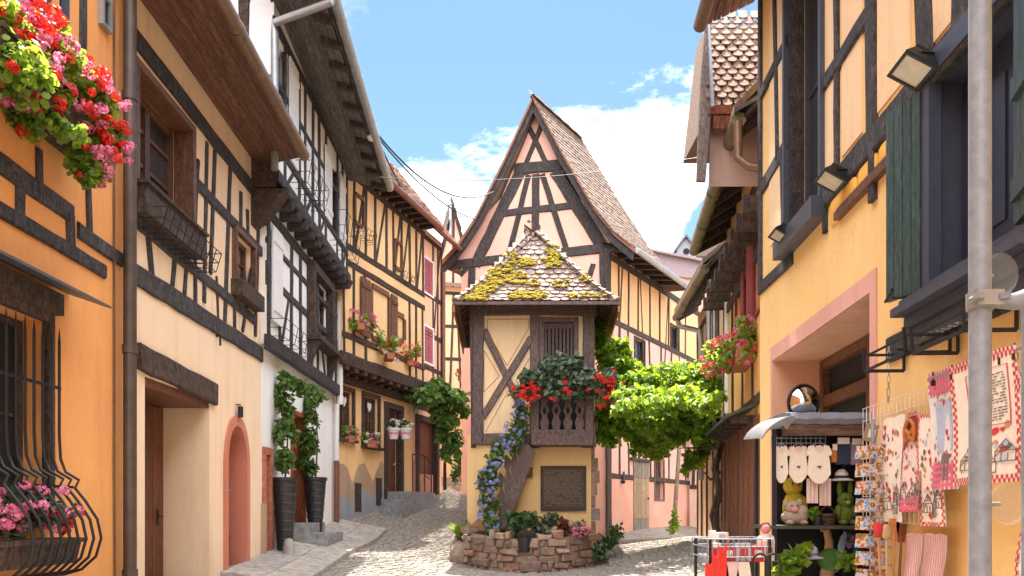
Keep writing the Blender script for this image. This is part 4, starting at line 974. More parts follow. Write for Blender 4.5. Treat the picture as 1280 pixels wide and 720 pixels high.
# tiles keep the eave direction: shift s so that the ruled surface stays upright
def front2(s,t):
    p=fl.lerp(fr,s); y=fl.y+(ap.y-fl.y)*t; z=ze+(ap.z-ze)*t-.16*math.sin(math.pi*t)*(1-t); return V((p.x,y,z))
apx=(ap.x-fl.x)/(fr.x-fl.x)
m=M(); tiles(m,front2,W_,(ap-(fl+fr)/2).length,inside=lambda s,t: apx*t-.01<=s<=1-(1-apx)*t+.01,tw=.168,th=.135,lift=.04,jit=.016); 
Lf=(fl-bl_).length
def side2(a,b,t_a,t_b):
    def f(s,t):
        p=a.lerp(b,s); top=t_a.lerp(t_b,.5); x=p.x+(top.x-p.x)*t; z=ze+(ap.z-ze)*t-.16*math.sin(math.pi*t)*(1-t); return V((x,p.y,z))
    return f
for a,b in((bl_,fl),(fr,br_)):
    fs=side2(a,b,bk,ap); y0,y1=a.y,b.y
    def ins(s,t,a=a,b=b):
        y=a.y+(b.y-a.y)*s; return fl.y+(ap.y-fl.y)*t-.01<=y<=bl_.y-(bl_.y-bk.y)*t+.01
    tiles(m,fs,Lf,2.3,inside=ins,tw=.168,th=.135,lift=.035)
m.build('roof',TILET,h,smooth=False)
m=M(); dz=V((0,0,-.035))
for i in range(8):
    t0,t1=i/8,(i+1)/8
    C=lambda c,top,t: V((c.x+(top.x-c.x)*t,c.y+(top.y-c.y)*t,ze+(ap.z-ze)*t-.16*math.sin(math.pi*t)*(1-t)))+dz
    for a,ta,b,tb in((fl,ap,fr,ap),(fr,ap,br_,bk),(br_,bk,bl_,bk),(bl_,bk,fl,ap)): m.quad(C(a,ta,t0),C(b,tb,t0),C(b,tb,t1),C(a,ta,t1))
m.build('roof_deck',ROOFPLAIN,h,smooth=False)
# hip tiles
m=M()
for c in(fl,fr):
    n=13
    for i in range(n):
        p=C(c,ap,i/n)+V((0,0,.06)); q=C(c,ap,(i+1.15)/n)+V((0,0,.05)); t=(q-p).normalized(); a=t.cross(V((0,0,1))).normalized(); b=a.cross(t)
        rows=[[pp+(a*math.cos(x)+b*math.sin(x)*.8)*r for x in(0,.75,1.57,2.39,3.14)] for pp,r in((p,.085),(q,.062))]
        m.sweep(rows,lambda i_: rows[i_],closed_ring=True,caps=True)
m.build('hip_tile',TILET,h)
# moss
pts=[]
for px,py,rx,ry,n in ((652,331,16,6,30),(690,330,12,9,24),(622,350,12,8,30),(645,350,10,9,30),(606,362,15,7,30),(655,372,18,5,40),(690,315,6,10,16),(598,372,12,5,20),(735,350,10,6,14),(676,372,6,5,10),(640,322,8,5,12),(628,338,14,6,20),(612,345,8,6,12),(735,372,20,3,12),(700,358,12,6,8),(665,355,8,6,8),(592,376,14,3,14),(715,372,5,3,5)):
    for _ in range(n):
        r_=math.sqrt(random.random()); a_=random.random()*6.283; X_,Y_=px+rx*r_*math.cos(a_),py+ry*r_*math.sin(a_)
        lo,hi=0.0,1.0    # ray meets the front slope
        t=.5
        for it in range(30):
            t=(lo+hi)/2; p=front2(.5,t); yy=HY-(p.z-EYE)/p.y*FPX
            if yy>Y_: lo=t
            else: hi=t
        p=front2(.5,t); x=(X_-CX)/FPX*p.y; s=(x-fl.x)/(fr.x-fl.x)
        if apx*t-.02<=s<=1-(1-apx)*t+.02: pts.append(front2(s,t)+V((0,-.03,.035)))
m=M()
for p in pts:
    for _ in range(4):
        r=random.uniform(.012,.042); m.ball(p+V((random.uniform(-.065,.065),random.uniform(-.03,.0),random.uniform(-.01,.02))),r*1.15,r,r*.6,6,4)
m.build('moss',MOSS,h,kind='stuff')
# boarded eave sides, rafters
m=M(); m.obox(fl+V((-.02,-.02,-.05)),fr-fl+V((.04,0,0)),V((0,.05,0)),V((0,0,.06))); m.build('eave_board',PURPLEW,h)
FASC=wood('red_brown_fascia',(.62,.23,.11),(.45,.15,.07),(30,3,6),.6,.3)
for a,b,s in((fl,bl_,-1),(fr,br_,1)):
    m=M(); m.obox(a+V((0,.0,-.06)),(b-a),V((s*.03,0,0)),V((0,0,.07))); 
    m.hexa([a+V((0,0,-.05)),a+V((s*.03,0,-.05)),b+V((s*.03,0,-.05)),b+V((0,0,-.05)),a+V((0,0,-.18)),a+V((s*.03,0,-.18)),b+V((s*.03,0,-.18)),b+V((0,0,-.18))]); m.build('fascia',FASC,h)
    for i in range(9):
        p=a.lerp(b,(i+.5)/9); wx=TW.pt(uu0,0).x if s<0 else TW.pt(uu1,0).x
        m=M(); m.obox(V((wx,p.y,ze+.12)),V(((p.x-wx)*.80,0,-.18)),V((0,.09,0)),V((0,0,.1))); m.build('rafter',TIMBERB,h)
m=M(); p=ap+V((0,0,-.05)); m.tube([p,p+V((0,0,.42))],[.018,.010],6); m.ball(p+V((0,0,.12)),.035); m.obox(p+V((-.12,-.01,.27)),V((.14,0,.04)),V((0,.012,0)),V((0,0,.02))); m.prism([p+V((-.12,0,.25)),p+V((-.19,0,.30)),p+V((-.13,0,.33))],V((0,.012,0)))
m.build('finial',IRON,h)

# ---- round rubble planter at the tower's foot
h=thing('stone_planter','low curved planter of rough red and grey rubble at the foot of the tower','planter',(.2,14.3,0))
m=M(); 
def ringpt(t): # along the front curve
    x=-.80+2.30*t; y=14.72-.85*math.sin(math.pi*(.06+.88*t))**.7; return x,y
nst=15
z0=.36
for row in range(6):
    t=random.uniform(-.05,0)
    while t<1.0:
        w_=random.choice((.04,.06,.08,.11,.15))*random.uniform(.85,1.15); hh=random.uniform(.10,.165); x,y=ringpt(min(1,max(0,t+w_/2))); xa,ya=ringpt(max(0,min(1,t))); xb,yb=ringpt(max(0,min(1,t+w_)))
        ang=math.atan2(yb-ya,xb-xa); zz=gz(x,y)-.08+row*.132
        if row==5 and random.random()<.35: t+=w_; continue
        mm=M(); mm.box((x,y+.1,zz+hh/2),w_*2.30*.97,.26+random.uniform(-.05,.05),hh,ang)
        jv=[tuple(c+random.uniform(-.024,.024) for c in v) for v in mm.v]
        # worn block: bevel by inset top/bottom loops
        bm=bmesh.new(); vs=[bm.verts.new(v) for v in jv]; [bm.faces.new([vs[i] for i in f]) for f in mm.f]
        bmesh.ops.bevel(bm,geom=bm.edges[:],offset=.016,segments=1,affect='EDGES'); bm.verts.index_update()
        m.add([v.co for v in bm.verts],[tuple(v.index for v in f.verts) for f in bm.faces]); bm.free()
        t+=w_
m.build('rubble_wall',RUBBLE,h)
m=M(); rows=[]
for i in range(25):
    x,y=ringpt(i/24); g_=gz(x,y); rows.append([V((x,y+.03,g_-.1)),V((x,y+.03,g_+.60)),V((x,y+.26,g_+.60)),V((x,y+.26,g_-.1))])
m.sweep(rows,lambda i: rows[i]); m.build('mortar',plaster('lime_mortar',(.33,.25,.19),(.26,.19,.14)),h)
m=M(); pts=[]
for i in range(21): x,y=ringpt(i/20); pts.append(V((x,y+.08,gz(x,y)+.55)))
m.poly(pts+[V((1.5,15.09,1.15)),V((-.80,15.09,1.15))]); m.build('soil',flat('soil',(.05,.035,.025),.95),h,smooth=False)
for px,py,r in ((582,690,.17),(573,672,.12)):
    pass
h=tag(M().build('kerb_boulder',RUBBLE) if False else (lambda mm:(mm.ball((-.95,14.55,gz(-.95,14.55)+.14),.20,.18,.26,9,6),mm.build('boulder',RUBBLE))[1])(M()),'rounded red boulder guarding the left front corner of the tower','boulder')
h=tag((lambda mm:(mm.ball((-1.05,15.3,gz(-1.05,15.3)+.1),.14,.35,.3,9,6),mm.build('boulder',RUBBLE))[1])(M()),'second flatter boulder lying against the lit left side of the tower','boulder')
# ================================================================== RIGHT SIDE
h=thing('shop_house','large yellow house with green shutters and a rose framed shop opening','house',(2.5,4,0))
A0=V((2.2-.056*7,-7,0)); A1=V((2.2+.056*8.66,8.66,0)); F=Facade(A0,A1); AF=F; L=F.L
u=lambda px,py=400: F.at(px,py)[0]
zc=lambda px,py: F.at(px,py)[1]
shop=(u(1089),u(966),.0,zc(1088,366))
big=(u(1300),u(1168),zc(1168,356),zc(1168,104)); tall=(u(1030),u(986),zc(1024,248),8.0)
m=M(); body(m,F,0,L,-.6,8.6,[(*shop,.56),(*big,.22),(*tall,.25)],5); m.build('wall',OCHRE,h)
# lighter lime-washed panels between the timbers, a little proud of the wall
def F_poly(pts,w=.008,t=.02,mat=OCHREP,name='panel'):
    m=M(); m.prism([F.px3(a,b,w) for a,b in pts],F.n*-t); return m.build(name,mat,h)
ztop=8.5
def upoly(pts,w=.010): 
    m=M(); m.prism([F.pt(a,b,w) for a,b in pts],F.n*-.02); m.build('panel',OCHREP,h)
# main beam line
zbm=(zc(1030,249)+zc(1160,100))/2
for a,b in ((u(1340),u(1205)),(u(1203),u(1162)),(u(1142),u(1096)),(u(1081),u(1052)),(u(1046),u(1030)),(u(982),u(962))):
    if b-a<.05: continue
    upoly([(a+.03,zbm+.16),(b-.03,zbm+.16),(b-.03,7.9),(a+.03,7.9)])
m=M()
beam(m,F,(0,zbm),(u(1030),zbm),.20,.035); zb2=zc(987,177); beam(m,F,(u(986),zb2),(L,zb2-.03),.16,.03); zb3=zc(956,355); beam(m,F,(u(992),zc(987,327)),(L,zb3),.13,.03)
zb4=(zc(1030,105)+zc(1081,34))/2; beam(m,F,(u(1088),zb4),(u(1030),zb4),.13,.03); zb5=zc(958,108); beam(m,F,(u(986),zb5),(L,zb5),.12,.03)
def V2(px,z0,z1,w_,dx=0): beam(m,F,(u(px),z0),(u(px)+dx,z1),w_,.032)
V2(1093,zbm,8.4,.15,.12); V2(1048,zbm,8.4,.075); V2(1160,zbm,8.4,.20,.28); V2(1204,zbm,8.4,.17,.02); V2(1250,zbm,8.4,.16,-.1)
V2(983,zb3,zb2,.07,.1); V2(974,zb2,8.4,.08,.2); beam(m,F,(L-.06,zb3),(L-.06,8.4),.11,.035); V2(1094,zbm-.42,zbm,.09); V2(1034,zbm-.30,zbm,.05)
beam(m,F,(u(1340),7.2),(u(1210),7.2),.14,.03)
m.build('timber_frame',TIMBERG,h)
m=M(); beam(m,F,(u(1280),zc(1113,439)),(u(1113),zc(1113,439)),.17,.03); m.build('timber_beam',TIMBERG,h)
# brown moulded rail and rounded plaster band under the main beam
zr=zc(1053,268); m=M(); fbox(m,F,u(1132),u(1050),zr-.03,zr+.03,-.01,.05); fbox(m,F,u(1132),u(1050),zr+.035,zr+.06,-.01,.03); m.build('moulding',BROWNW,h)
SWELL=plaster('deep_yellow_plaster',(.80,.46,.09),(.76,.42,.07))
for a,b,zz in ((1131,1102,zbm-.20),(1099,1076,zbm-.20),(1073,1040,zbm-.20)):
    ua_,ub_=u(a),u(b); m=M(); c=[]; n=10
    pts=[(ua_+ (ub_-ua_)*.5+ (ub_-ua_)*.5*math.copysign(abs(math.cos(t))**.25,math.cos(t)), zz+.10*math.copysign(abs(math.sin(t))**.3,math.sin(t))) for t in [2*math.pi*i/28 for i in range(28)]]
    cx_=(ua_+ub_)/2; rr=[[F.pt(cx_+(a_-cx_)*k_,zz+(b_-zz)*k_,w_) for a_,b_ in pts] for k_,w_ in ((1,-.01),(1,.012),(.97,.020),(.9,.024))]; m.sweep(rr,lambda i_: rr[i_]); m.build('plaster_swell',SWELL,h)
# tall window with dark reveal, blue-black frame
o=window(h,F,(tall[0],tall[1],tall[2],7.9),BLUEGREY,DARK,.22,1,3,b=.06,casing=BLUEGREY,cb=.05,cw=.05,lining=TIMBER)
m=M(); fbox(m,F,tall[0]-.08,tall[1]+.08,tall[2]-.22,tall[2]-.05,-.01,.13); m.build('sill',BLUEGREY,h)
# big window, casement and shutters
m=M(); frame4(m,F,big[0]-.12,big[1]+.09,big[2]-.06,big[3]+.14,.13,-.02,.05,.07); o=m.build('window',BLUEGREY,h)
m=M()
for q in ((big[0]+.001,big[0]+.012,big[2],big[3]),(big[1]-.012,big[1]-.001,big[2],big[3]),(big[0]+.012,big[1]-.012,big[3]-.012,big[3]-.001),(big[0]+.012,big[1]-.012,big[2]+.001,big[2]+.012)): fbox(m,F,*q,-.218,.004)
m.build('reveal',BLUEGREY,o)
m=M(); c0,c1=u(1275),u(1237); frame4(m,F,c0,c1,big[2]+.02,big[3]-.02,.06,-.2,-.12)
for i in range(1,4): z=big[2]+(big[3]-big[2])*i/4; fbox(m,F,c0+.06,c1-.06,z-.015,z+.015,-.19,-.13)
fbox(m,F,(c0+c1)/2-.02,(c0+c1)/2+.02,big[2]+.05,big[3]-.05,-.19,-.128); m.build('casement',BROWNW,o)
m=M(); q=-.165; m.quad(F.pt(c0,big[2],q),F.pt(c1,big[2],q),F.pt(c1,big[3],q),F.pt(c0,big[3],q)); m.build('pane',GLASS,o,smooth=False)
m=M(); fbox(m,F,c1+.02,big[1]-.04,big[2]+.03,big[3]-.03,-.2,-.14); m.build('inner_shutter',flat('navy_paint',(.018,.025,.05),.35),o)
m=M(); fbox(m,F,c1+.1,big[1]-.2,big[2]+.2,big[3]-.2,-.139,-.13); m.build('shutter_panel',flat('navy_panel',(.024,.033,.065),.35),o)
m=M(); 
for a,b,c in ((.0,.05,.15),(.05,.10,.20),(.10,.17,.12),(.17,.26,.09)): fbox(m,F,big[0]-.2,big[1]+.13,big[2]-.06-b,big[2]-.06-a-.003,-.01,c)
m.build('sill',BLUEGREY,h)
def tshut(hinge,dirn,w_,z0,z1,ang):
    # panelled shutter swung off the wall
    d=(F.e*dirn*math.cos(ang)+F.n*math.sin(ang)); nn=d.cross(V((0,0,1))).normalized(); m=M(); n=4
    p=F.pt(hinge,0,.06)
    for i in range(n): m.obox(p+d*(w_*i/n+.003)+V((0,0,z0)),d*(w_/n-.006),nn*.028,V((0,0,z1-z0)))
    for f in(.12,.5,.88): m.obox(p+d*.03+nn*.028+V((0,0,z0+(z1-z0)*f-.05)),d*(w_-.06),nn*.02,V((0,0,.10)))
    return m.build('shutter',GREENW,h)
tshut(big[1]+.05,1,.29,zc(1150,366)-.02,zc(1150,128),.3); tshut(u(1292),-1,.45,big[2],big[3]+.05,.25)
m=M(); p=F.pt(big[1]+.2,big[2]-.02,.02); m.tube([p,p+F.n*.14,p+F.n*.14+V((0,0,.05)),p+F.n*.14+F.e*.1],.009,6); m.build('shutter_catch',IRON,h)
# rose surround
m=M(); bw=.115
fbox(m,F,shop[0]-.11,shop[0],-.5,shop[3]+.14,-.02,.012); fbox(m,F,shop[1],shop[1]+.05,-.5,shop[3]+.14,-.02,.012); fbox(m,F,shop[0]+.001,shop[1]-.001,shop[3],shop[3]+.14,-.02,.010); m.build('surround',ROSE,h)
def lining(a,b,z0,z1,w0,w1): 
    pass
m=M(); fbox(m,F,shop[1]-.006,shop[1]-.001,-.4,shop[3],-.555,.0); fbox(m,F,shop[0],shop[1]-.007,shop[3]-.008,shop[3]-.002,-.555,-.0); m.build('reveal',plaster('reveal_plaster',(.66,.37,.25),(.6,.33,.21)),h)
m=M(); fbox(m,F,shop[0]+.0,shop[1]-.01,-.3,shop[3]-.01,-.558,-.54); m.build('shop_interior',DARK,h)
m=M(); z=zc(1088,420); 
frame4(m,F,shop[0]+.01,shop[1]-.02,.4,shop[3]-.02,.09,-.535,-.46); fbox(m,F,(shop[0]+shop[1])/2-.05,(shop[0]+shop[1])/2+.05,.5,shop[3]-.11,-.53,-.465); fbox(m,F,shop[0]+.1,shop[1]-.11,2.55,2.66,-.53,-.47); m.build('shop_window',BROWNW,h)
# eave of the shop house
m=M(); n=6; P0=V((2.12,-7,7.28)); P1=V((2.02,8.9,7.10)); Q0=V((1.85,-7,7.35)); Q1=V((2.75,9.05,7.35))
EZ=6.93
a0,a1=F.pt(-.2,EZ+.25,0),F.pt(L+.25,EZ+.25,0); b0,b1=F.pt(-.2,EZ,.55),F.pt(L+.25,EZ,.55)
m=M(); 
for i in range(n):
    A=[a0.lerp(b0,f) for f in(i/n+.01,(i+1)/n-.01)]; B=[a1.lerp(b1,f) for f in(i/n+.01,(i+1)/n-.01)]; m.hexa([A[0],A[1],B[1],B[0]]+[p+V((0,0,.03)) for p in(A[0],A[1],B[1],B[0])])
m.build('soffit',SOFFIT,h)
gutter(h,[b0+F.n*.05,b1+F.n*.05],.075,COPPER)
m=M(); a=F.pt(-.2,EZ+.05,.6); b=F.pt(L+.3,EZ+.05,.6); m.hexa([a,b,F.pt(L+.3,10.5,-3.5),F.pt(-.2,10.5,-3.5)]+[p+V((0,0,.1)) for p in(a,b,F.pt(L+.3,10.5,-3.5),F.pt(-.2,10.5,-3.5))]); m.build('roof',ROOFPLAIN,h)

# ---- orange house with dark red shutters
h=thing('shuttered_house','orange house with dark red shutters, set back beyond the shop house','house',(3.2,11,0))
B0=V((2.95,8.7,0)); B1=V((3.62,13.6,0)); FB=Facade(B0,B1); L=FB.L; ub=lambda px,py=400: FB.at(px,py)[0]; zb_=lambda px,py: FB.at(px,py)[1]
w1=(ub(957),ub(944),zb_(950,385),zb_(950,262)); w2=(ub(930),ub(921),zb_(925,420),zb_(925,330))
m=M(); body(m,FB,0,L,.2,6.2,[(*w1,.15),(*w2,.15)],4); m.build('wall',plaster('bright_orange_plaster',(.76,.42,.14),(.72,.37,.11)),h)
for i,w_ in enumerate((w1,w2)):
    window(h,FB,w_,REDSH,GLASS,.13,2,3,casing=REDSH,cb=.05)
    shutter(h,FB,(w_[0]-.22,w_[0]-.05,w_[2],w_[3]),.03,REDSH,2); 
    if i: continue
    m=M(); p=FB.pt(w_[1]+.05,w_[2],.03); dv=FB.e*.03+FB.n*.07; m.obox(p,dv,FB.e*.03,V((0,0,w_[3]-w_[2]))); m.build('shutter',REDSH,h)
m=M(); beam(m,FB,(0,4.85),(L,4.85),.16,.03); beam(m,FB,(0,5.75),(L,5.75),.14,.03); beam(m,FB,(0,2.95),(L,2.95),.14,.03); beam(m,FB,(L-.07,1),(L-.07,6),.12,.03)
for x in (2.0,2.9,3.9): beam(m,FB,(x,3.0),(x+.05,4.8),.09,.026)
m.build('timber_frame',TIMBERB,h)
for i in range(9):
    x=.35+i*.55; m=M(); p=FB.pt(x,4.92,-.05); m.obox(p,FB.e*.15,FB.n*.42,V((0,0,.19))); m.build('joist',TIMBERB,h)
ga,gb_=V((2.52,8.9,5.87)),V((3.05,13.4,5.87))
gutter(h,[ga,gb_],.085,flat('verdigris_gutter',(.20,.17,.085),.45,.35,var=.35,scale=8))
m=M(); c,d=FB.pt(-.1,6.2,0),FB.pt(L+.1,6.2,0); m.hexa([ga+V((.05,0,.0)),gb_+V((.05,0,0)),d,c]+[p+V((0,0,.05)) for p in(ga+V((.05,0,.0)),gb_+V((.05,0,0)),d,c)]); m.build('soffit',TIMBERB,h)
for i in range(9):
    f=(i+.5)/9; a=ga.lerp(gb_,f)+V((.06,0,-.10)); b=c.lerp(d,f)+V((0,0,-.12)); m=M(); m.obox(a,b-a,V((0,.09,0)),V((0,0,.1))); m.build('rafter',TIMBERB,h)
m=M(); m.tube([(2.52,8.92,5.85),(2.52,8.92,5.45),(2.62,8.86,5.33),(3.0,8.75,5.22)],.05,10); m.build('downpipe',COPPER,h)
m=M(); m.hexa([ga+V((-.05,0,.06)),gb_+V((-.05,0,.06)),V((5.2,13.6,8.6)),V((5.0,8.9,8.6))]+[p+V((0,0,.1)) for p in(ga+V((-.05,0,.06)),gb_+V((-.05,0,.06)),V((5.2,13.6,8.6)),V((5.0,8.9,8.6)))]); m.build('roof',TILE,h)
m=M(); fbox(m,FB,ub(957),ub(906),.6,2.72,-.01,.05); o=m.build('gate',wood('chestnut_gate',(.24,.085,.032),(.13,.05,.02),(30,30,2),.55,.3),h)
m=M(); 
for k in range(9): x=ub(957)+(ub(906)-ub(957))*k/8; fbox(m,FB,x-.012,x+.012,.6,2.7,.04,.07)
fbox(m,FB,ub(957),ub(906),.6,1.35,.045,.062); m.build('batten',REDW,o)
m=M(); p0,p1=FB.pt(1.6,2.88,.0),FB.pt(4.2,2.88,.0); m.hexa([p0,p1,p1+FB.n*.4+V((0,0,-.16)),p0+FB.n*.4+V((0,0,-.16))]+[q+V((0,0,.04)) for q in(p0,p1,p1+FB.n*.4+V((0,0,-.16)),p0+FB.n*.4+V((0,0,-.16)))]); m.build('canopy',flat('dark_green_canopy',(.05,.055,.04),.5),h)
for i in range(6):
    x=1.7+i*.48; m=M(); p=FB.pt(x,2.66,0); m.obox(p,FB.e*.06,FB.n*.33,V((0,0,.10))); m.build('bracket',TIMBERB,h)
# little tiled hood between the two roofs, with a tall grey verge plank
h2=thing('tiled_dormer','small clay tiled dormer with a grey edge plank between the right hand roofs','dormer',(2.6,9.4,6))
T0,T1=at(888,134,9.3),at(958,134,9.3); T2,T3=at(884,26,10.3),at(958,26,10.3); T2.z+=.0
surf=lambda s,t: T0.lerp(T1,s).lerp(T2.lerp(T3,s),t)
m=M(); tiles(m,surf,(T1-T0).length,(T2-T0).length,tw=.115,th=.125,lift=.035); m.build('roof',island('dormer_tile',[(.17,.10,.075),(.23,.14,.11),(.20,.12,.09),(.26,.17,.13)],.9,.6,22),h2,smooth=False)
dz=V((0,.06,-.03)); m=M(); m.hexa([T0+dz,T1+dz,T1+V((0,1.5,0)),T0+V((0,1.5,0)),T2+dz,T3+dz,T3+V((0,.6,0)),T2+V((0,.6,0))]); m.build('roof_deck',ROOFPLAIN,h2,smooth=False)
m=M(); a,b=at(886,32,9.9),at(880,225,9.5); m.prism([at(885,28,9.7),at(889,30,9.7),at(889,134,9.25),at(882,226,9.25),at(871,226,9.25),at(876,100,9.5),at(882,28,9.7)],V((0,.05,0))); m.build('verge_plank',wood('grey_brown_plank',(.17,.12,.10),(.10,.07,.06)),h2)
m=M(); a=T0+V((-.02,-.03,-.09)); m.obox(a,T1-T0+V((.05,0,0)),V((0,.08,0)),V((0,0,.10))); m.obox(a+V((.05,.02,-.16)),(T1-T0)*.5,V((0,.1,0)),V((0,0,.15))); m.build('eave_board',wood('red_eave_board',(.28,.08,.05),(.18,.05,.03)),h2)
m=M(); m.obox(at(884,32,9.7)+V((0,-.03,0)),at(889,134,9.25)-at(884,32,9.7),V((.03,0,0)),V((0,.05,0))); m.build('flashing',GALV,h2)
m=M(); m.hexa([at(918,141,9.1),at(958,118,9.1),at(958,118,8.8),at(918,141,8.8),at(918,136,9.1),at(958,112,9.1),at(958,112,8.8),at(918,136,8.8)]); m.build('lead_apron',LEAD,h2)
m=M(); m.hexa([at(888,140,9.5),at(958,140,9.5),at(958,140,11),at(888,140,11),at(886,170,9.5)+V((0,0,-.6)),at(958,170,9.5)+V((0,0,-.6)),at(958,170,11)+V((0,0,-.6)),at(886,170,11)+V((0,0,-.6))]); m.build('wall',plaster('dull_pink',(.5,.36,.32)),h2)

# ---- house beyond, with the grey pipes
h=thing('pipe_house','narrow timbered house with low eave and bent grey downpipe beyond the shuttered house','house',(3.7,15.5,0))
C0,C1=V((3.66,13.65,0)),V((4.06,17.5,0)); FC=Facade(C0,C1); L=FC.L; uc_=lambda px,py=430: FC.at(px,py)[0]
w_=(uc_(892),uc_(887),3.4,4.5)
m=M(); body(m,FC,0,L,.5,5.75,[(*w_,.12)],4); m.build('wall',PEACH,h)
m=M(); 
for z in (3.1,4.3,5.4): beam(m,FC,(0,z),(L,z),.13,.028)
for x in (.1,.8,1.5,2.3,3.1,3.8): beam(m,FC,(x,1.0),(x+.05,5.4),.10,.026)
m.build('timber_frame',TIMBERB,h); window(h,FC,w_,WHITEW,GLASS,.1,1,3,casing=WHITEW,cb=.05)
ga,gb_=at(881,336,13.9),at(845,392,17.4); gb_.z=ga.z
gutter(h,[ga,gb_],.085,flat('verdigris_gutter_far',(.22,.19,.10),.45,.35,var=.35,scale=8))
c,d=FC.pt(-.1,ga.z+.35,0),FC.pt(L+.1,ga.z+.35,0); m=M(); m.hexa([ga,gb_,d,c]+[p+V((0,0,.05)) for p in(ga,gb_,d,c)]); m.build('soffit',TIMBERB,h)
for i in range(8):
    f=(i+.5)/8; a=ga.lerp(gb_,f)+V((.06,0,-.10)); b=c.lerp(d,f)+V((0,0,-.2)); m=M(); m.obox(a,b-a,V((0,.11,0)),V((0,0,.13))); m.build('rafter',TIMBERB,h)
m=M(); m.tube([gb_+V((.02,-.1,-.05)),at(848,404,17.3),at(850,408,17.3),at(868,412,16.9),at(875,414,16.5),at(876,430,16.5),at(876,600,16.5)],.055,10); m.build('downpipe',ZINC,h)
for px in (886,893,909):
    m=M(); q=at(px,350,13.2) if px>900 else at(px,350,14.6); m.tube([q,q+V((0,0,-2.2))],.045,8); m.build('conduit',WHITEP if px>900 else ZINC,h)
e=[ga+V((-.04,0,.08)),gb_+V((-.04,0,.08)),V((7,17.6,8.2)),V((6.2,13.6,8.2))]; m=M(); m.hexa(e+[p+V((0,0,.1)) for p in e]); m.build('roof',TILE,h)
# ---- far red roof and slated gable in the gap
h=thing('far_house','distant house with a bright red roof edge right of the tall gable','house',(7,36,0))
m=M(); p=[at(800,306,36),at(905,330,36)]; 
m.hexa([at(800,340,36),at(905,352,36),at(905,352,40),at(800,340,40),at(800,308,36),at(905,328,36),at(905,328,40),at(800,308,40)]); m.build('wall',flat('grey_wall',(.28,.22,.24),.9),h)
m=M(); a,b=at(795,310,35.7),at(908,333,35.7); surf=lambda s,t: a.lerp(b,s)+V((0,1.2,.42))*t; tiles(m,surf,(b-a).length,1.3,tw=.22,th=.2); m.build('roof',TILER,h,smooth=False)
m=M(); m.prism([at(795,400,36.2),at(905,400,36.2),at(905,345,36.2),at(795,330,36.2)],V((0,2,0))); m.build('lower_wall',PINKD,h)
h=thing('far_gable','small pointed grey gable with a round opening, farthest roof in view','house',(8.5,42,0))
m=M(); m.prism([at(846,330,42),at(870,330,42),at(870,312,42),at(858,297,42),at(846,312,42)],V((0,2.5,0))); m.build('gable_wall',flat('grey_slate_wall',(.30,.32,.36),.9),h)
m=M()
for s in(-1,1):
    a,b=at(858,295,41.8),at(858+s*15,315,41.8); m.obox(a,b-a,V((0,2.8,0)),V((0,0,.14)))
m.build('roof',flat('slate',(.13,.14,.17),.7),h)
m=M(); c=at(858,314,41.95); m.prism([c+V((.16*math.cos(x),0,.16*math.sin(x))) for x in [i*.5236 for i in range(12)]],V((0,.05,0))); m.build('opening',DARK,h)
m=M(); m.obox(at(872,320,44),V((1.4,0,0)),V((0,1,0)),V((0,0,1.6))); m.prism([at(868,320,43.9),at(896,262,43.9),at(910,320,43.9)],V((0,1.6,0))); m.build('rear_roof',TILE,h)
# ---- white porch wall at the far end of the lane
h=thing('lane_wall','pale rendered wall with a wooden post closing the lane behind the vine trunk','wall',(5.5,24,0))
FW=Facade((5.7,25.6),(8.2,23.6)); m=M(); body(m,FW,0,FW.L,.3,4.2,(),.3); m.build('wall',plaster('pale_pink_wall',(.74,.58,.46)),h)
m=M(); beam(m,FW,(.0,2.3),(FW.L,2.3),.13,.03); 
for x in (.1,.8,1.6,2.3): beam(m,FW,(x,2.3),(x+.1,4.2),.1,.03)
m.build('timber_frame',TIMBERB,h)
# ================================================================== PLANTS
def R_(px,d): return px/FPX*d
def blob(px,py,d,rx,ry,n,ryd=None): return (at(px,py,d),(R_(rx,d),ryd or R_(rx,d)*.8,R_(ry,d)),n)
def plant(name,label,cat,blobs,size,mat,bl=(),group=None,hexa=False,up=.4,droop=0,petr=.04,stems=None,base=None,outward=.5,pet=32,bfront=(0,-1,0),clumped=True):
    raw=blobs; blobs=clump(blobs,5,.55) if clumped else blobs
    c=sum((V(b[0]) for b in raw),V())/len(raw); zmin=min(b[0].z-b[1][2] for b in raw)
    t=thing(name,label,cat,base or (c.x,c.y,zmin),group)
    m=M(); leaves(m,blobs,size,up,hexa,droop,outward); m.build('foliage',mat,t,smooth=False)['kind']='stuff'
    for bn,bm,heads,pr in bl:
        m=M(); blooms(m,heads,pr,pet); m.build(bn,bm,t,smooth=False)['kind']='stuff'
    return t
def trough(t,F,u0,u1,z0,z1,w0,w1,mat,name='planter'):
    m=M(); s=.03; m.hexa([F.pt(u0+s,z0,w0),F.pt(u1-s,z0,w0),F.pt(u1-s,z0,w1-s),F.pt(u0+s,z0,w1-s),F.pt(u0,z1,w0),F.pt(u1,z1,w0),F.pt(u1,z1,w1),F.pt(u0,z1,w1)])
    fbox(m,F,u0-.012,u1+.012,z1-.035,z1-.002,w0-.005,w1+.012); return m.build(name,mat,t)
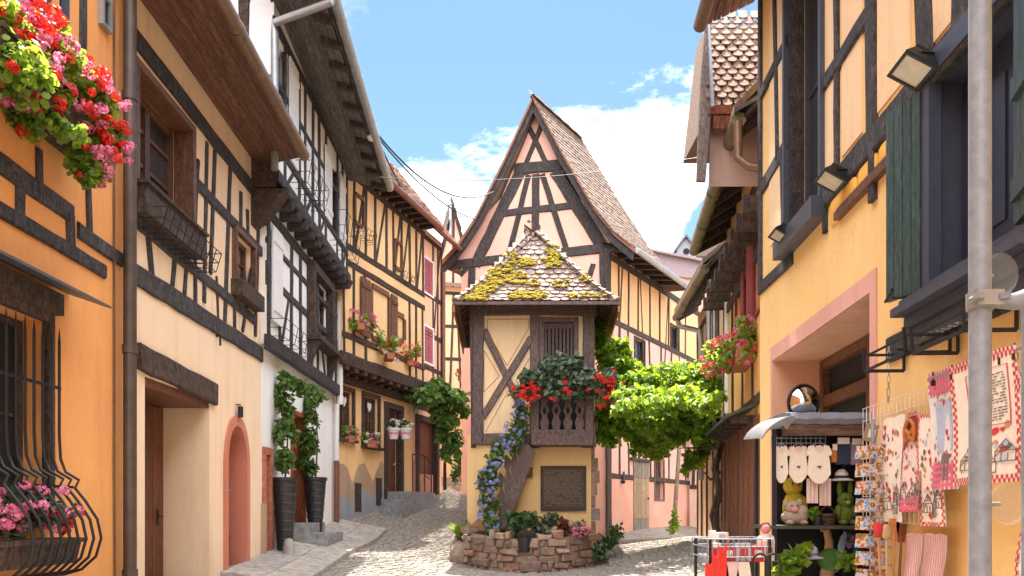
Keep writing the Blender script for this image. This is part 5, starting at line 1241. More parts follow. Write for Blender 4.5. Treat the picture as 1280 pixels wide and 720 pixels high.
# geraniums over the orange house's upper window
B=[blob(-30,60,5.0,60,60,800),blob(15,70,5.3,52,60,1500),blob(52,85,5.6,46,58,1500),blob(92,118,5.9,42,48,1300),blob(130,150,6.15,30,44,900),blob(118,195,6.05,26,34,560),blob(92,205,6.0,14,22,160),blob(60,150,5.6,45,25,500),blob(20,15,5.3,40,25,400),blob(148,185,6.2,16,26,220),blob(65,40,5.6,22,24,260)]
hd=inblob(B,85,(.6,-.9,.1),.9); hp=inblob(B[1:6]+B[9:10],120,(.6,-.9,-.1),.85)
t=plant('geranium_box','overflowing window box of red and pink geraniums high on the orange house','flower box',B,.040,LEAFG,[('red_bloom',BRED,hd,.050),('pink_bloom',BPINK,hp,.045)],'geranium boxes on the houses',hexa=True,pet=34)
u0,u1=ORF.at(-70,180)[0],ORF.at(84,200)[0]; z=ORF.at(82,196)[1]; trough(t,ORF,u0,u1,z-.02,z+.24,.03,.36,TIMBERB)
# geraniums in the barred window
B=[blob(-25,640,5.2,40,38,220),blob(15,640,5.45,38,36,280),blob(55,632,5.75,30,32,240),blob(80,640,5.95,16,24,70)]
t=plant('geranium_box','pink geraniums with a few red heads in the belly of the iron window grille','flower box',B,.044,LEAFGREY,[('pink_bloom',BPINK,inblob(B,34,(.5,-.9,-.1)),.045),('red_bloom',BRED,inblob(B[2:],8,(.5,-.9,0)),.045)],'geranium boxes on the houses',hexa=True)
z=ORF.at(40,700)[1]; trough(t,ORF,ORF.at(-70,600)[0],ORF.at(60,600)[0],z-.03,z+.16,.05,.26,TIMBERB)
def smallbox(label,px,py,d,rx,ry,cols,F,n=330,mat=LEAFG,nb=16,pr=.04,size=.06,sp=1.0):
    B=[blob(px-rx*.5,py,d,rx*.62,ry,n//2),blob(px+rx*.5,py+1,d+.1*sp,rx*.62,ry,n//2)]
    t=plant('geranium_box',label,'flower box',B,size,mat,[(a,b,inblob(B,nb,(.4,-.9,0)),pr) for a,b in cols],'geranium boxes on the houses')
    m=M(); m.box(at(px,py+ry*.75,d+.14),R_(rx*1.5,d),.16,.13,-1.26); m.build('planter',TERRA,t); return t
smallbox('box of pale pink geraniums under the upper left window of the yellow house',449,400,15.9,19,14,[('pink_bloom',BPINK)],YU,nb=22)
smallbox('box of mixed white and red flowers beside the large shuttered windows of the yellow house',487,434,17.0,15,17,[('white_bloom',BWHITE),('red_bloom',BRED)],YU,nb=12)
smallbox('box of coral red geraniums nearest the grey downpipe of the yellow house',511,443,18.3,13,15,[('coral_bloom',BCORAL)],YU,nb=26,pr=.05)
smallbox('box of magenta pink flowers at the first ground floor window of the yellow house',437,541,16.2,11,11,[('pink_bloom',BPINK)],YG,nb=18,n=200)
smallbox('box of white and pink flowers at the second ground floor window of the yellow house',464,549,16.9,11,9,[('white_bloom',BWHITE),('pink_bloom',BPINK)],YG,nb=10,n=200)
smallbox('little flower box under the corner house window, far behind the tower eave',577,468,25.5,9,7,[('red_bloom',BRED)],YG,nb=8,n=160,mat=LEAFD)
POTS=('white flower pot with white blossom on the step railing, left of the pair','white flower pot with white blossom on the step railing, right of the pair')
for lab,px,d in((POTS[0],492,17.55),(POTS[1],507,17.75)):
    B=[blob(px,530,d,9,6,140)]; t=plant('flower_pot',lab,'flower pot',B,.06,LEAFD,[('white_bloom',BWHITE,inblob(B,12,(0,-1,.3)),.035)],'white pots on the railing')
    m=M(); c=at(px,549,d); m.lathe(c,[(.001,0),(.09,0),(.135,.20),(.15,.20),(.15,.24),(.12,.24),(.11,.18),(.001,.17)],14); m.build('pot',WHITEP,t)
    m=M(); m.lathe(c,[(.118,.10),(.126,.13),(.123,.15)],14); m.build('band',BPINK,t)
# wisteria on the peach house
B=[blob(530,492,18.9,18,12,420),blob(552,490,19.3,26,18,800),blob(560,515,19.4,18,16,420),blob(561,545,19.4,12,26,420),blob(575,500,19.5,14,16,260)]
t=plant('wisteria','feathery green climber arching from the door of the peach house','climber',B,.15,leafmat('wisteria_light',(.06,.15,.03),(.22,.36,.07),.45),droop=.7,up=.5,base=(at(556,612,20.3).x,20.3,gz(-1.7,20.3)))
m=M(); m.tube([at(556,612,20.4),at(556,580,20.2),at(558,545,19.9),at(553,505,19.6)],[.05,.04,.035,.02],7); m.build('stem',TIMBERB,t)
B=[blob(572,588,22.5,11,22,420),blob(585,580,23,8,18,200)]
plant('ivy_bush','dark ivy bush at the foot of the pale wall at the street bend','bush',B,.10,LEAFD)
# clipped climbers in tall black vases
for lab,bl,vx,vy,d,tr,hh in(('leafy climber in the taller, nearer black wicker vase by the orange door',[(354,575,15,24,320),(355,540,14,32,360),(352,500,12,28,260),(364,478,14,12,150),(383,486,20,10,200)],356,697,11.7,.185,1.17),
             ('leafy climber in the farther black wicker vase, right of the orange door steps',[(389,582,13,20,260),(388,548,12,30,320),(384,512,10,20,200),(397,500,10,10,110)],394,672,13.3,.19,1.0)):
    B=[blob(a,b,d+.12,c,e,n,.14) for a,b,c,e,n in bl]; base=at(vx,vy,d)
    t=plant('vase_climber',lab,'potted climber',B,.085,LEAFC,base=base,group='climbers in black vases',droop=.4)
    m=M(); m.lathe(base,[(.001,0),(tr*.52,0),(tr*.55,.03),(tr*.95,hh-.06),(tr*1.04,hh-.05),(tr*1.04,hh),(tr*.9,hh),(tr*.85,hh-.08),(.001,hh-.1)],18)
    for k in range(8): m.lathe(base,[(tr*(.55+.4*(k+1)/9)+.002,hh*(k+1)/9),(tr*(.55+.4*(k+1)/9)+.010,hh*(k+1)/9+.012),(tr*(.55+.4*(k+1)/9)+.004,hh*(k+1)/9+.024)],18)
    m.build('vase',BLACKPOT,t)
    m=M(); m.tube([base+V((0,0,hh-.1)),base+V((.03,.05,hh+.6)),base+V((-.02,.1,hh+1.2))],[.015,.012,.006],6); m.build('stem',TIMBERB,t)
# tower geraniums
B=[blob(662,476,14.35,24,22,650,.25),blob(695,468,14.3,28,24,800,.28),blob(725,470,14.3,26,24,700,.28),blob(752,480,14.4,22,22,520,.28),blob(700,490,14.3,34,14,420,.25),blob(655,488,14.35,16,14,220,.25)]
hd=[at(random.gauss(658,9),random.gauss(492,6),14.05) for _ in range(24)]+[at(random.gauss(764,8),random.gauss(488,12),14.1) for _ in range(20)]+[at(random.uniform(640,778),random.uniform(468,502),14.02) for _ in range(20)]
t=plant('geranium_box','wide box of grey leaved geraniums with scarlet heads along the tower balcony','flower box',B,.095,LEAFGREY,[('red_bloom',BRED,hd,.048)],'geranium boxes on the houses',droop=.5)
m=M(); m.box(at(700,492,14.42),1.2,.2,.18); m.build('planter',TIMBERB,t)
# blue plumbago on the stair
B=[blob(650,520,14.5,11,20,330,.16),blob(640,545,14.45,13,20,330,.16),blob(622,572,14.45,14,20,360,.18),blob(611,600,14.4,14,26,420,.18),blob(609,632,14.4,13,24,380,.18),blob(615,655,14.35,11,14,200,.16)]
t=plant('plumbago','pale blue flowering climber trained up the wooden stair of the tower','climber',B,.07,LEAFC,[('blue_bloom',BBLUE,inblob(B,130,(-.2,-1,.1)),.042)],base=(at(612,660,14.5).x,14.5,gz(-.4,14.5)+.3))
m=M(); m.tube([at(613,668,14.5),at(611,630,14.5),at(617,590,14.5),at(640,545,14.52),at(652,510,14.55)],[.025,.022,.018,.014,.008],6); m.build('stem',TIMBERB,t)
# vine arching across the lane
B=[blob(755,430,16.2,14,26,380),blob(772,445,16.0,24,32,1000),blob(790,485,15.8,34,30,1200),blob(778,462,15.9,26,26,900),blob(806,478,15.5,26,18,600),blob(760,490,15.5,22,40,800),blob(770,520,15.4,34,36,1200,.7),blob(810,525,15.0,42,40,1800,1.2),blob(850,515,15.0,42,44,1900,1.2),blob(888,500,14.6,34,42,1500,.7),
   blob(845,480,15.0,40,18,1000,1.3),blob(900,475,14.4,18,18,420),blob(835,552,15.1,46,22,800,.6),blob(872,566,14.9,22,14,300),blob(890,545,14.5,24,26,600),blob(862,580,14.9,9,9,70),blob(800,492,13.7,32,10,260,.5),blob(840,496,13.5,32,10,260,.5),blob(872,500,13.3,22,10,200,.45),blob(880,505,12.5,18,10,170,.7),blob(848,497,12.7,26,9,220,.8),blob(812,505,13.0,26,9,220,.8),blob(780,512,13.4,16,9,120,.6),blob(758,545,15.3,16,16,240),blob(800,560,15.2,16,10,120)]
t=thing('grape_vine','big light green vine arching over the lane between the tower and the right hand houses','vine',(at(905,668,13.7).x,13.7,gz(3.6,13.7)))
B=clump([(c,r,int(n*1.6)) for c,r,n in B],9,.45); m=M(); leaves(m,[(c,r,int(n*1.5)) for c,r,n in B],.078,.5,False,.25,.35); leaves(m,[(c,(r[0]*1.12,r[1]*1.12,r[2]*1.15),n//5) for c,r,n in B],.125,.5,False,.35,.3); leaves(m,[(c,(r[0]*1.25,r[1]*1.2,r[2]*1.35),n//8) for c,r,n in B],.07,.6,False,.1,.2); m.build('foliage',LEAFV,t,smooth=False)['kind']='stuff'
m=M()
for off,r in((0,.045),(.07,.03),(-.05,.025)):
    p=[at(896,676,13.0),at(893,645,13.0),at(900,615,13.0),at(894,585,13.0),at(899,555,13.1),at(890,520,13.8)]
    m.tube([q+V((off*math.sin(i*1.3+off*40),off*.6*math.cos(i*1.7),0)) for i,q in enumerate(p)],[r*1.3,r,r*1.05,r*.9,r*.8,r*.5],7)
m.build('trunk',TIMBERB,t)
for pts in (([(895,520,14.3),(860,515,14.9),(815,505,15.3),(775,490,15.7),(765,445,16.0)]),([(905,560,13.9),(880,560,14.5),(850,560,15)]),([(900,590,13.8),(888,600,14.0),(880,590,14.2)])):
    m=M(); m.tube([at(*q) for q in pts],[.03]+[.022]*(len(pts)-2)+[.01],6); m.build('branch',TIMBERB,t)
t=thing('leaning_pole','thin pale pole with ivy at its foot leaning against the far end of the lane','pole',(at(842,664,20.2).x,20.2,gz(4.1,20.2)))
m=M(); m.tube([at(842,664,20.2),at(845,620,20.3),at(849,560,20.5)],[.06,.055,.05],8); m.build('shaft',WEATHER,t)
m=M(); leaves(m,[blob(843,650,20.1,6,14,120),blob(841,662,20.0,9,4,60)],.08); m.build('foliage',LEAFV,t,smooth=False)
# geraniums on the shuttered house
B=[blob(925,415,10.6,18,20,420,.25),blob(912,440,11.0,24,24,560,.28),blob(893,455,11.6,16,16,260,.25),blob(935,440,10.5,12,20,200,.2)]
t=plant('geranium_box','lush box of pink and coral geraniums spilling towards the vine, right hand orange house','flower box',B,.065,LEAFG,[('pink_bloom',BPINK,inblob(B,42,(-.5,-.9,0)),.05),('coral_bloom',BCORAL,inblob(B[1:],40,(-.5,-.9,-.2)),.05)],'geranium boxes on the houses')
m=M(); m.box(at(928,450,10.9),.25,1.0,.18,-.14); m.build('planter',TERRA,t)
# plants in the stone planter
def tuft(name,label,px,py,d,n,Lm,mat,spread=.5,wid=.02,cat='plant'):
    m=M(); c=at(px,py,d)
    for _ in range(n):
        a=random.random()*6.283; k=random.uniform(.2,spread); L=Lm*random.uniform(.6,1.1); dr=V((math.cos(a)*k,math.sin(a)*k,1)).normalized(); sd_=V((-math.sin(a),math.cos(a),0))*wid
        p0=c+V((math.cos(a),math.sin(a),0))*.02; p1=p0+dr*L*.6; p2=p0+dr*L+V((math.cos(a),math.sin(a),-.3))*L*.25*spread
        m.add([p0-sd_*.5,p0+sd_*.5,p1+sd_,p1-sd_,p2],[(0,1,2,3),(3,2,4)])
    o=m.build(name,mat,smooth=False); return tag(o,label,cat)
B=[blob(652,652,14.15,18,13,300),blob(640,660,14.1,10,8,100)]; plant('leafy_shrub','dark broad leaved plant at the left end of the stone planter','plant',B,.12,LEAFD,up=.7)
B=[blob(685,655,14.2,20,14,420)]; plant('leafy_shrub','dense grey green bush in the middle of the stone planter','plant',B,.07,LEAFGREY)
B=[blob(706,660,14.1,9,9,120)]; plant('leafy_shrub','small dark red leaved plant in the stone planter below the bronze panel','plant',B,.08,leafmat('red_leaf',(.10,.02,.015),(.28,.06,.04),.3))
B=[blob(726,663,14.0,10,8,80)]; plant('cyclamen','bright pink potted flower at the right end of the stone planter','plant',B,.06,LEAFD,[('pink_bloom',BPINK,inblob(B,26,(0,-1,.4)),.04)])
t=thing('black_pot','square black plastic pot with a leafless stub, standing in the stone planter','pot',at(656,690,13.9)); c=at(656,690,13.9)
m=M(); m.lathe(c,[(.001,0),(.10,0),(.13,.22),(.14,.22),(.14,.25),(.11,.25),(.10,.20),(.001,.2)],10); m.build('pot',BLACKPOT,t); m=M(); m.tube([c+V((0,0,.2)),c+V((.02,0,.5)),c+V((.08,0,.62))],[.012,.01,.006],5); m.build('stem',TIMBERB,t)
m=M(); c=at(713,655,14.1)
for dx,r in ((0,.07),(.12,.06),(-.1,.05)): m.ball(c+V((dx,0,0)),r,r,r*1.1,8,6)
tag(m.build('boulder',RUBBLE),'cluster of dark rounded stones set among the plants on the planter','boulder')
tuft('grass_tuft','bright grass tuft growing along the lit left wall foot of the tower',574,672,15.0,160,.34,LEAFV,.9,.012)
tuft('grass_tuft','dark grass and weeds at the right foot of the tower beside the lane',762,688,14.6,130,.4,LEAFD,.9,.014)
t=plant('ivy_bush','straggly low weeds against the right hand corner of the stone planter','bush',[blob(752,690,14.3,10,18,160),blob(768,665,15.0,12,14,160)],.07,LEAFD)
# ================================================================== STREET OBJECTS
t=tag((lambda mm:(mm.lathe((at(361,699,11.5).x,11.5,gz(-3.2,11.5)),[(.09,0),(.085,.12),(.075,.22),(.05,.27),(.001,.28)],12),mm.build('bollard',SLAB))[1])(M()),'short rounded stone bollard in front of the nearer black vase','bollard')
# galvanised post with arm and clear discs
pz=gz(1.62,2.75); px_=(1225-CX)/FPX*2.75
t=thing('sign_post','tall galvanised post in the right foreground with a clamped side arm','post',(px_,2.75,pz))
m=M(); m.tube([(px_,2.75,pz-.1),(px_,2.75,4.6)],.0355,20); m.build('pole',GALV,t)
m=M(); c=at(1225,377,2.75); m.tube([c+V((0,0,-.028)),c+V((0,0,.028))],.044,18); m.box(c+V((-.0,-.05,0)),.09,.03,.05); 
o=m.build('clamp',ZINC,t)
for dx in(-.045,.045):
    b_=M(); b_.tube([c+V((dx,-.075,0)),c+V((dx,-.03,0))],.011,8); b_.lathe(c+V((dx,-.07,-.01)),[(.001,0),(.019,0),(.019,.02),(.001,.02)],6); b_.build('bolt',GALV,o)
m=M(); m.tube([c+V((.03,0,0)),c+V((.12,0,.0)),c+V((.16,0,.012)),c+V((.9,.0,.04))],[.02,.03,.034,.034],14); m.build('arm',GALV,t)
CLEAR,nt_,b_=nm('clear_plastic'); b_.inputs['Base Color'].default_value=(.35,.36,.37,1); b_.inputs['Roughness'].default_value=.12; b_.inputs['Alpha'].default_value=.14
for cy,cx,r in((343,1250,.062),(630,1260,.062)):
    t2=thing('clear_disc','clear plastic disc fixed behind the galvanised post, '+('level with the clamp' if cy<400 else 'low beside the tea towels'),'disc',at(cx,cy,2.80)); m=M(); c=at(cx,cy,2.80)
    m.sweep([0,1,2],lambda i:[c+V((r*math.cos(a_)*(1,1,.9)[i],(-.006,.004,.012)[i],r*1.2*math.sin(a_)*(1,1,.9)[i])) for a_ in [k*.3142 for k in range(20)]]); m.build('lens',CLEAR,t2)
    m=M(); m.tube([c+V((-.02,.015,0)),at(1225,cy,2.78)+V((.02,0,0))],.008,6); m.build('stem',ZINC,t2)
pq=at(1279,400,2.9); t=tag((lambda mm:(mm.tube([(pq.x+.012,2.9,gz(1.8,2.9)),(pq.x+.012,2.9,2.25)],.017,12),mm.build('side_post',GALV))[1])(M()),'thinner grey upright pipe at the very right edge, below the side arm','post')
# floodlights
def flood(px,py,s,label):
    u0,z0=AF.at(px,py,.14); t=thing('floodlight',label,'floodlight',AF.pt(u0,z0,.14),'floodlights on the shop house')
    e,n=AF.e*s,AF.n*s; up=V((0,0,s)); c=AF.pt(u0,z0,.14); f=(n*.5-up*.87); g=(n*.87+up*.5)   # lamp face looks down and out
    m=M(); m.hexa([c-e*.13-g*.10,c+e*.13-g*.10,c+e*.13+g*.10,c-e*.13+g*.10,c-e*.08-g*.06-f*.075,c+e*.08-g*.06-f*.075,c+e*.08+g*.06-f*.075,c-e*.08+g*.06-f*.075]); 
    for k in range(5): m.obox(c-e*(.07-.033*k)-g*.06-f*.07,e*.012,g*.12,-f*.03)
    o=m.build('housing',IRON,t)
    m=M(); q=c+f*.004; m.quad(q-e*.11-g*.08,q+e*.11-g*.08,q+e*.11+g*.08,q-e*.11+g*.08); m.build('lamp_glass',flat('lamp_glass',(.62,.56,.42),.12,bs=0),t,smooth=False)
    m=M(); q=c+f*.001; 
    for a,b in((-.13,-.11),(.11,.13)): m.obox(q+e*a-g*.10,e*(b-a),g*.2,f*.012)
    for a,b in((-.10,-.08),(.08,.10)): m.obox(q-e*.109+g*a,e*.218,g*(b-a),f*.011)
    m.build('rim',IRON,t)
    m=M(); w=AF.pt(u0,z0,.0)+up*.06; 
    for s_ in(-.10,.10): m.tube([c+e*s_,c+e*s_+up*.05,w+e*s_*.5],.010,6)
    m.tube([c-f*.1,w-up*.12+e*.05,w-up*.1-e*.06,w+up*.08-e*.2],.008,6); m.build('bracket',IRON,t)
flood(1140,88,1.0,'large floodlight nearest the galvanised post, under the main beam')
flood(1038,226,.95,'middle floodlight beside the sill of the tall dark window')
flood(976,296,.95,'farthest floodlight, at the corner of the shop house')
# pot holders with chain under the big window
def holder(pa,pb,y0,y1,label):
    t=thing('pot_holder',label,'pot holder',AF.px3(pa,y1,.02),'black iron pot holders under the big window')
    A=AF.px3(pa,y0,.01); u0,z1=AF.at(pa,y0); u1=AF.at(pb,y0)[0]; z0=AF.at(pa,y1)[1]
    m=M(); r=.011
    lo=[AF.pt(u0,z0,.02),AF.pt(u0,z0,.26),AF.pt(u1,z0,.26),AF.pt(u1,z0,.02)]; m.tube(lo,r,6); m.tube([AF.pt(u0,z0+.10,.02),AF.pt(u0,z0+.10,.24),AF.pt(u1,z0+.10,.24),AF.pt(u1,z0+.10,.02)],r*.8,6)
    for uu in(u0,u1): m.tube([AF.pt(uu,z0,.02),AF.pt(uu,z1,.02),AF.pt(uu,z1,.06)],r,6); m.tube([AF.pt(uu,z0,.26),AF.pt(uu,z0+.14,.27)],r,6)
    m.build('frame',IRON,t); return t
holder(1192,1134,410,440,'left iron pot holder, beside the rose framed opening'); holder(1276,1202,376,412,'right iron pot holder, half behind the galvanised post')
t=thing('chain','thin steel chain sagging below the big window towards the wire grid','chain',AF.px3(1110,470,.06)); m=M(); pts=[AF.px3(a,b,.09) for a,b in((1270,375),(1225,392),(1180,412),(1150,420))]
def chainlinks(m,pts,ln=.035):
    P=[]; 
    for a,b in zip(pts,pts[1:]):
        n=max(1,int((b-a).length/ln)); P+=[a.lerp(b,i/n) for i in range(n)]
    for i,(a,b) in enumerate(zip(P,P[1:])):
        d=(b-a); s=d.cross(V((0,0,1)) if i%2 else AF.n); s=s.normalized()*.009 if s.length>1e-6 else V((.009,0,0)); m.tube([a-s,b-s,b+s,a+s,a-s],.0035,4,False)
chainlinks(m,pts); m.build('link_run',ZINC,t)
m=M(); chainlinks(m,[AF.px3(1111,432,.05),AF.px3(1111,478,.06),AF.px3(1110,512,.06)]); m.build('hanging_link_run',ZINC,t)
# wire flower racks on the left houses
def rack(F,pa,pb,pyt,pyb,dep,label,n=5):
    u0=F.at(pa,pyt)[0]; u1=F.at(pb,pyt)[0]; z1=F.at(pa,pyt)[1]; z0=F.at(pa,pyb)[1]
    t=thing('flower_rack',label,'flower rack',F.pt(u0,z0,.02),'empty wire flower racks'); m=M(); r=.0055
    for z,w in((z1,dep),(z0,dep*.8),((z0+z1)/2,dep*.9)): m.tube([F.pt(u0,z,.0),F.pt(u0,z,w),F.pt(u1,z,w),F.pt(u1,z,.0)],r,5)
    for i in range(n+1):
        u=u0+(u1-u0)*i/n; m.tube([F.pt(u,z1,dep),F.pt(u,z0,dep*.8),F.pt(u,z0,.0)],r,5)
    m.build('wire',IRON,t)
rack(CRF,170,243,258,285,.30,'long empty wire rack under the big brown window of the cream house',9)
rack(F1,336,372,398,420,.25,'small wire rack under the shuttered window of the white house, middle floor')
rack(F2,364,388,200,228,.3,'wire rack high on the white house nearest the cream eave')
rack(F2,412,432,262,300,.3,'wire rack under the red brown top floor window of the white house')
rack(YU,442,458,284,296,.25,'small wire rack under the top left window of the yellow house',4)
rack(YU,494,506,340,350,.25,'small wire rack under the top middle window of the yellow house',4)
# street lamp on the gutter and overhead cables
c=at(464,172,13.6); t=thing('street_lamp','small white oval street lamp hanging at the gutter of the white house','street lamp',c); m=M(); m.ball(c,.07,.13,.05,12,8); m.build('globe',flat('lamp_white',(.85,.85,.83),.25,bs=0),t); m=M(); m.tube([c+V((0,0,.05)),c+V((-.02,.05,.14)),c+V((-.10,.05,.16))],.014,6); m.build('bracket',ZINC,t)
def cable(label,a,b,sag,r=.011):
    a,b=V(a),V(b); m=M(); m.tube([a.lerp(b,i/16)+V((0,0,-sag*4*(i/16)*(1-i/16))) for i in range(17)],r,5); tag(m.build('overhead_cable',IRON),label,'cable','overhead cables')
pc=at(472,168,14.4)
cable('topmost overhead cable running from the white house gutter to the pointed gable',pc,at(618,239,20.8),.55,.016)
cable('middle overhead cable meeting the left verge of the pointed gable',pc+V((0,0,-.05)),at(594,274,21.1),.25,.014)
cable('lowest overhead cable sagging to the small far gable with the chimney',pc+V((0,0,-.08)),at(560,263,26),.75,.016)
cable('thin slack wire stretched right across the street to the tiled dormer',at(415,214,14.6),at(878,196,9.4),.22,.005)
# ================================================================== SOUVENIR STALL
DS=5.7
MOTIF_T=flat('tan_motif',(.50,.28,.14),.9,bs=0)
WOODS=wood('stall_wood',(.16,.085,.05),(.09,.05,.03),(4,40,40),.7,.4)
TARP=flat('grey_tarpaulin',(.16,.18,.22),.7,var=.3,scale=9,bs=.4)
CLEARW=flat('white_plastic_sheet',(.24,.245,.26),.45,bs=.3); CLEARW.node_tree.nodes['Principled BSDF'].inputs['Alpha'].default_value=.62
CLOTH=flat('cream_cloth',(.78,.70,.60),.95,var=.12,scale=30,bs=.2)
CLOTHP=flat('pale_pink_cloth',(.72,.55,.50),.95,var=.1,scale=40,bs=.2)
REDC=flat('red_print',(.55,.035,.04),.9,var=.1,bs=0); PINKC=flat('pink_print',(.66,.13,.20),.9,var=.1,bs=0); INK=flat('faded_ink',(.16,.14,.15),.9,bs=0); BLUEC=flat('blue_print',(.45,.52,.68),.9,bs=0)
PLY=flat('yellow_plush',(.46,.36,.02),.95,var=.4,scale=60,bs=.7); PLG=flat('green_plush',(.11,.16,.02),.95,var=.4,scale=60,bs=.7); PLB=flat('beige_plush',(.42,.32,.24),.95,var=.4,scale=60,bs=.7); BROWNP=flat('brown_plush',(.12,.06,.04),.95,bs=.5); PINKP=flat('pink_plush',(.62,.25,.24),.95,bs=.5)
gs=gz(2.2,DS); xl,xr=at(966,600,DS).x,at(1084,600,DS).x; zsh=at(1000,657,DS).z; ztp=at(1000,519,DS).z; dp=.42
t=thing('souvenir_stall','dark open souvenir cabinet under a folded grey awning in front of the shop opening','stall',((xl+xr)/2,DS,gs))
for x in (xl+.012,xr-.012):
    for y in(DS+.012,DS+dp): m=M(); m.box((x,y,(gs+ztp)/2-.05),.024,.024,ztp-gs-.1); m.build('post',IRON,t)
xb=at(972,600,DS+dp).x; m=M(); m.box(((xb+xr)/2,DS+dp+.03,(gs+ztp)/2),xr-xb,.02,ztp-gs-.1); m.build('back_panel',DARK,t)
m=M(); m.box((xr+.015,DS+dp/2,(gs+ztp)/2),.012,dp,ztp-gs-.1); m.build('side_panel',DARK,t)
for z in(zsh-.012,gs+.42): m=M(); m.box(((xl+xr)/2,DS+dp/2-.01,z),xr-xl+.03,dp+.04,.024); m.build('shelf',flat('moss_green_shelf',(.04,.05,.03),.5) if z>1 else IRON,t)
zf=at(1000,545,DS).z; m=M(); m.box(((xl+xr)/2+.04,DS-.03,(zf+ztp-.06)/2),xr-xl-.04,.03,ztp-.06-zf); m.build('fascia',WOODS,t)
m=M(); n=12; rows=[]   # folded tarpaulin roof with soft ripples
for i in range(n+1):
    x=at(984,520,DS).x+(xr+.01-at(984,520,DS).x)*i/n; k=.004*math.sin(i*2.1)
    rows.append([V((x,DS+dp+.1,ztp+.02)),V((x,DS+.1,ztp+.03+k)),V((x,DS-.06,ztp+.01+k)),V((x,DS-.09,ztp-.035+k)),V((x,DS-.06,ztp-.07+k)),V((x,DS+dp+.1,ztp-.05))])
m.sweep(rows,lambda i:rows[i]); m.build('awning',TARP,t)
m=M(); rows=[]
for i in range(9):
    f=i/8; x=at(947,530,DS).x+(at(988,530,DS).x-at(947,530,DS).x)*f; zt_=at(0,548-27*math.sin(f*1.45)**.7,DS).z; zb_2=zt_-.02-.07*max(0,math.sin((f-.35)*4.2))*(.7+.3*math.sin(i*2.3)); 
    rows.append([V((x,DS-.10,zb_2)),V((x,DS-.10,zt_)),V((x,DS+.35,zt_+.03)),V((x,DS+.35,zt_+.022)),V((x,DS-.092,zt_-.008)),V((x,DS-.092,zb_2))])
m.sweep(rows,lambda i:rows[i]); m.build('plastic_flap',CLEARW,t)
m=M(); zg_=at(0,553,DS).z; x0g,x1g=at(968,0,DS).x,at(1036,0,DS).x
for z in(zg_,zg_+.035): m.tube([(x0g,DS+.06,z),(x1g,DS+.06,z)],.0035,5)
for i in range(12): x=x0g+(x1g-x0g)*i/11; m.tube([(x,DS+.06,zg_-.02),(x,DS+.06,zg_+.05)],.0025,4)
m.build('hanging_grid',GALV,t)
# baby bodysuits
def suit(px0,px1,py0,py1,d,label,mat=CLOTH):
    a=at(px0,py0,d); b=at(px1,py1,d); w=b.x-a.x; h_=a.z-b.z; x=lambda f:a.x+w*f; z=lambda f:a.z-h_*f
    t=thing('baby_bodysuit',label,'bodysuit',(x(.5),d,z(1)),'baby bodysuits hanging in the stall')
    o=[(.10,.03),(.30,.0),(.34,.10),(.42,.17),(.58,.17),(.66,.10),(.70,.0),(.90,.03),(1.0,.20),(.96,.28),(.88,.26),(.93,.55),(.95,.75),(.80,.88),(.66,.97),(.5,1.0),(.34,.97),(.20,.88),(.05,.75),(.07,.55),(.12,.26),(.04,.28),(0,.20)]
    m=M(); m.prism([V((x(f),d+.004*math.sin(f*9+g_*5),z(g_))) for f,g_ in o],V((0,.012,0))); m.build('cloth',mat,t)
    m=M(); m.prism([V((x(.5)+math.cos(q)*w*.19,d-.003,z(.11)+math.sin(q)*h_*.10)) for q in [k*.5236 for k in range(12)]],V((0,.003,0))); m.build('neckline',CLOTHP if mat is CLOTH else CLOTH,t)
    m=M(); m.prism([V((x(f),d-.003,z(g_))) for f,g_ in((.40,.55),(.50,.53),(.62,.55),(.56,.58),(.54,.63),(.50,.59),(.44,.585))],V((0,.003,0))); m.build('print',INK,t)
    m=M(); m.tube([(x(.2),d,z(.02)),(x(.5),d+.002,z(-.06)),(x(.8),d,z(.02))],.003,5); m.tube([(x(.5),d,z(-.06)),(x(.5),d,z(-.12))],.002,4); m.build('hanger',GALV,t)
suit(968,986,557,604,DS+.03,'leftmost cream baby bodysuit, hanging by the stall post'); suit(985,1011,557,604,DS+.05,'middle cream baby bodysuit in the stall'); suit(1008,1040,556,605,DS+.02,'widest cream baby bodysuit, third in the stall row')
def skirt(px0,px1,py0,py1,d,label):
    a=at(px0,py0,d); b=at(px1,py1,d); w=b.x-a.x; t=thing('folded_cloth',label,'cloth',((a.x+b.x)/2,d,b.z),'cream cloths hung behind the bodysuits'); m=M(); n=14
    for i in range(n):
        f0,f1=i/n,(i+1)/n; q=lambda f,z: V((a.x+w*f,d+.008*math.sin(f*19),z)); m.quad(q(f0,a.z),q(f1,a.z),q(f1,b.z),q(f0,b.z))
    m.build('cloth',CLOTHP,t)
skirt(1008,1023,598,629,DS+.09,'folded pale cloth hung below the bodysuits, left of the pair'); skirt(1024,1039,598,632,DS+.11,'folded pale cloth hung below the bodysuits, right of the pair')
def pack(px0,px1,py0,py1,mat,label):
    a=at(px0,py0,DS+.06); b=at(px1,py1,DS+.06); t=thing('sock_pack',label,'socks',((a.x+b.x)/2,DS+.06,b.z),'socks hanging in the stall'); w=b.x-a.x; h_=a.z-b.z
    m=M(); m.prism([V((a.x+w*f,DS+.06,a.z-h_*g_)) for f,g_ in((0,0),(1,0),(1,.92),(.85,1),(.6,.97),(.5,.9),(.4,.97),(.15,1),(0,.92))],V((0,.035,0))); m.build('sock',mat,t)
    m=M(); m.box(((a.x+b.x)/2,DS+.052,a.z+.005),w*.9,.008,.045); m.build('card',CLOTH,t)
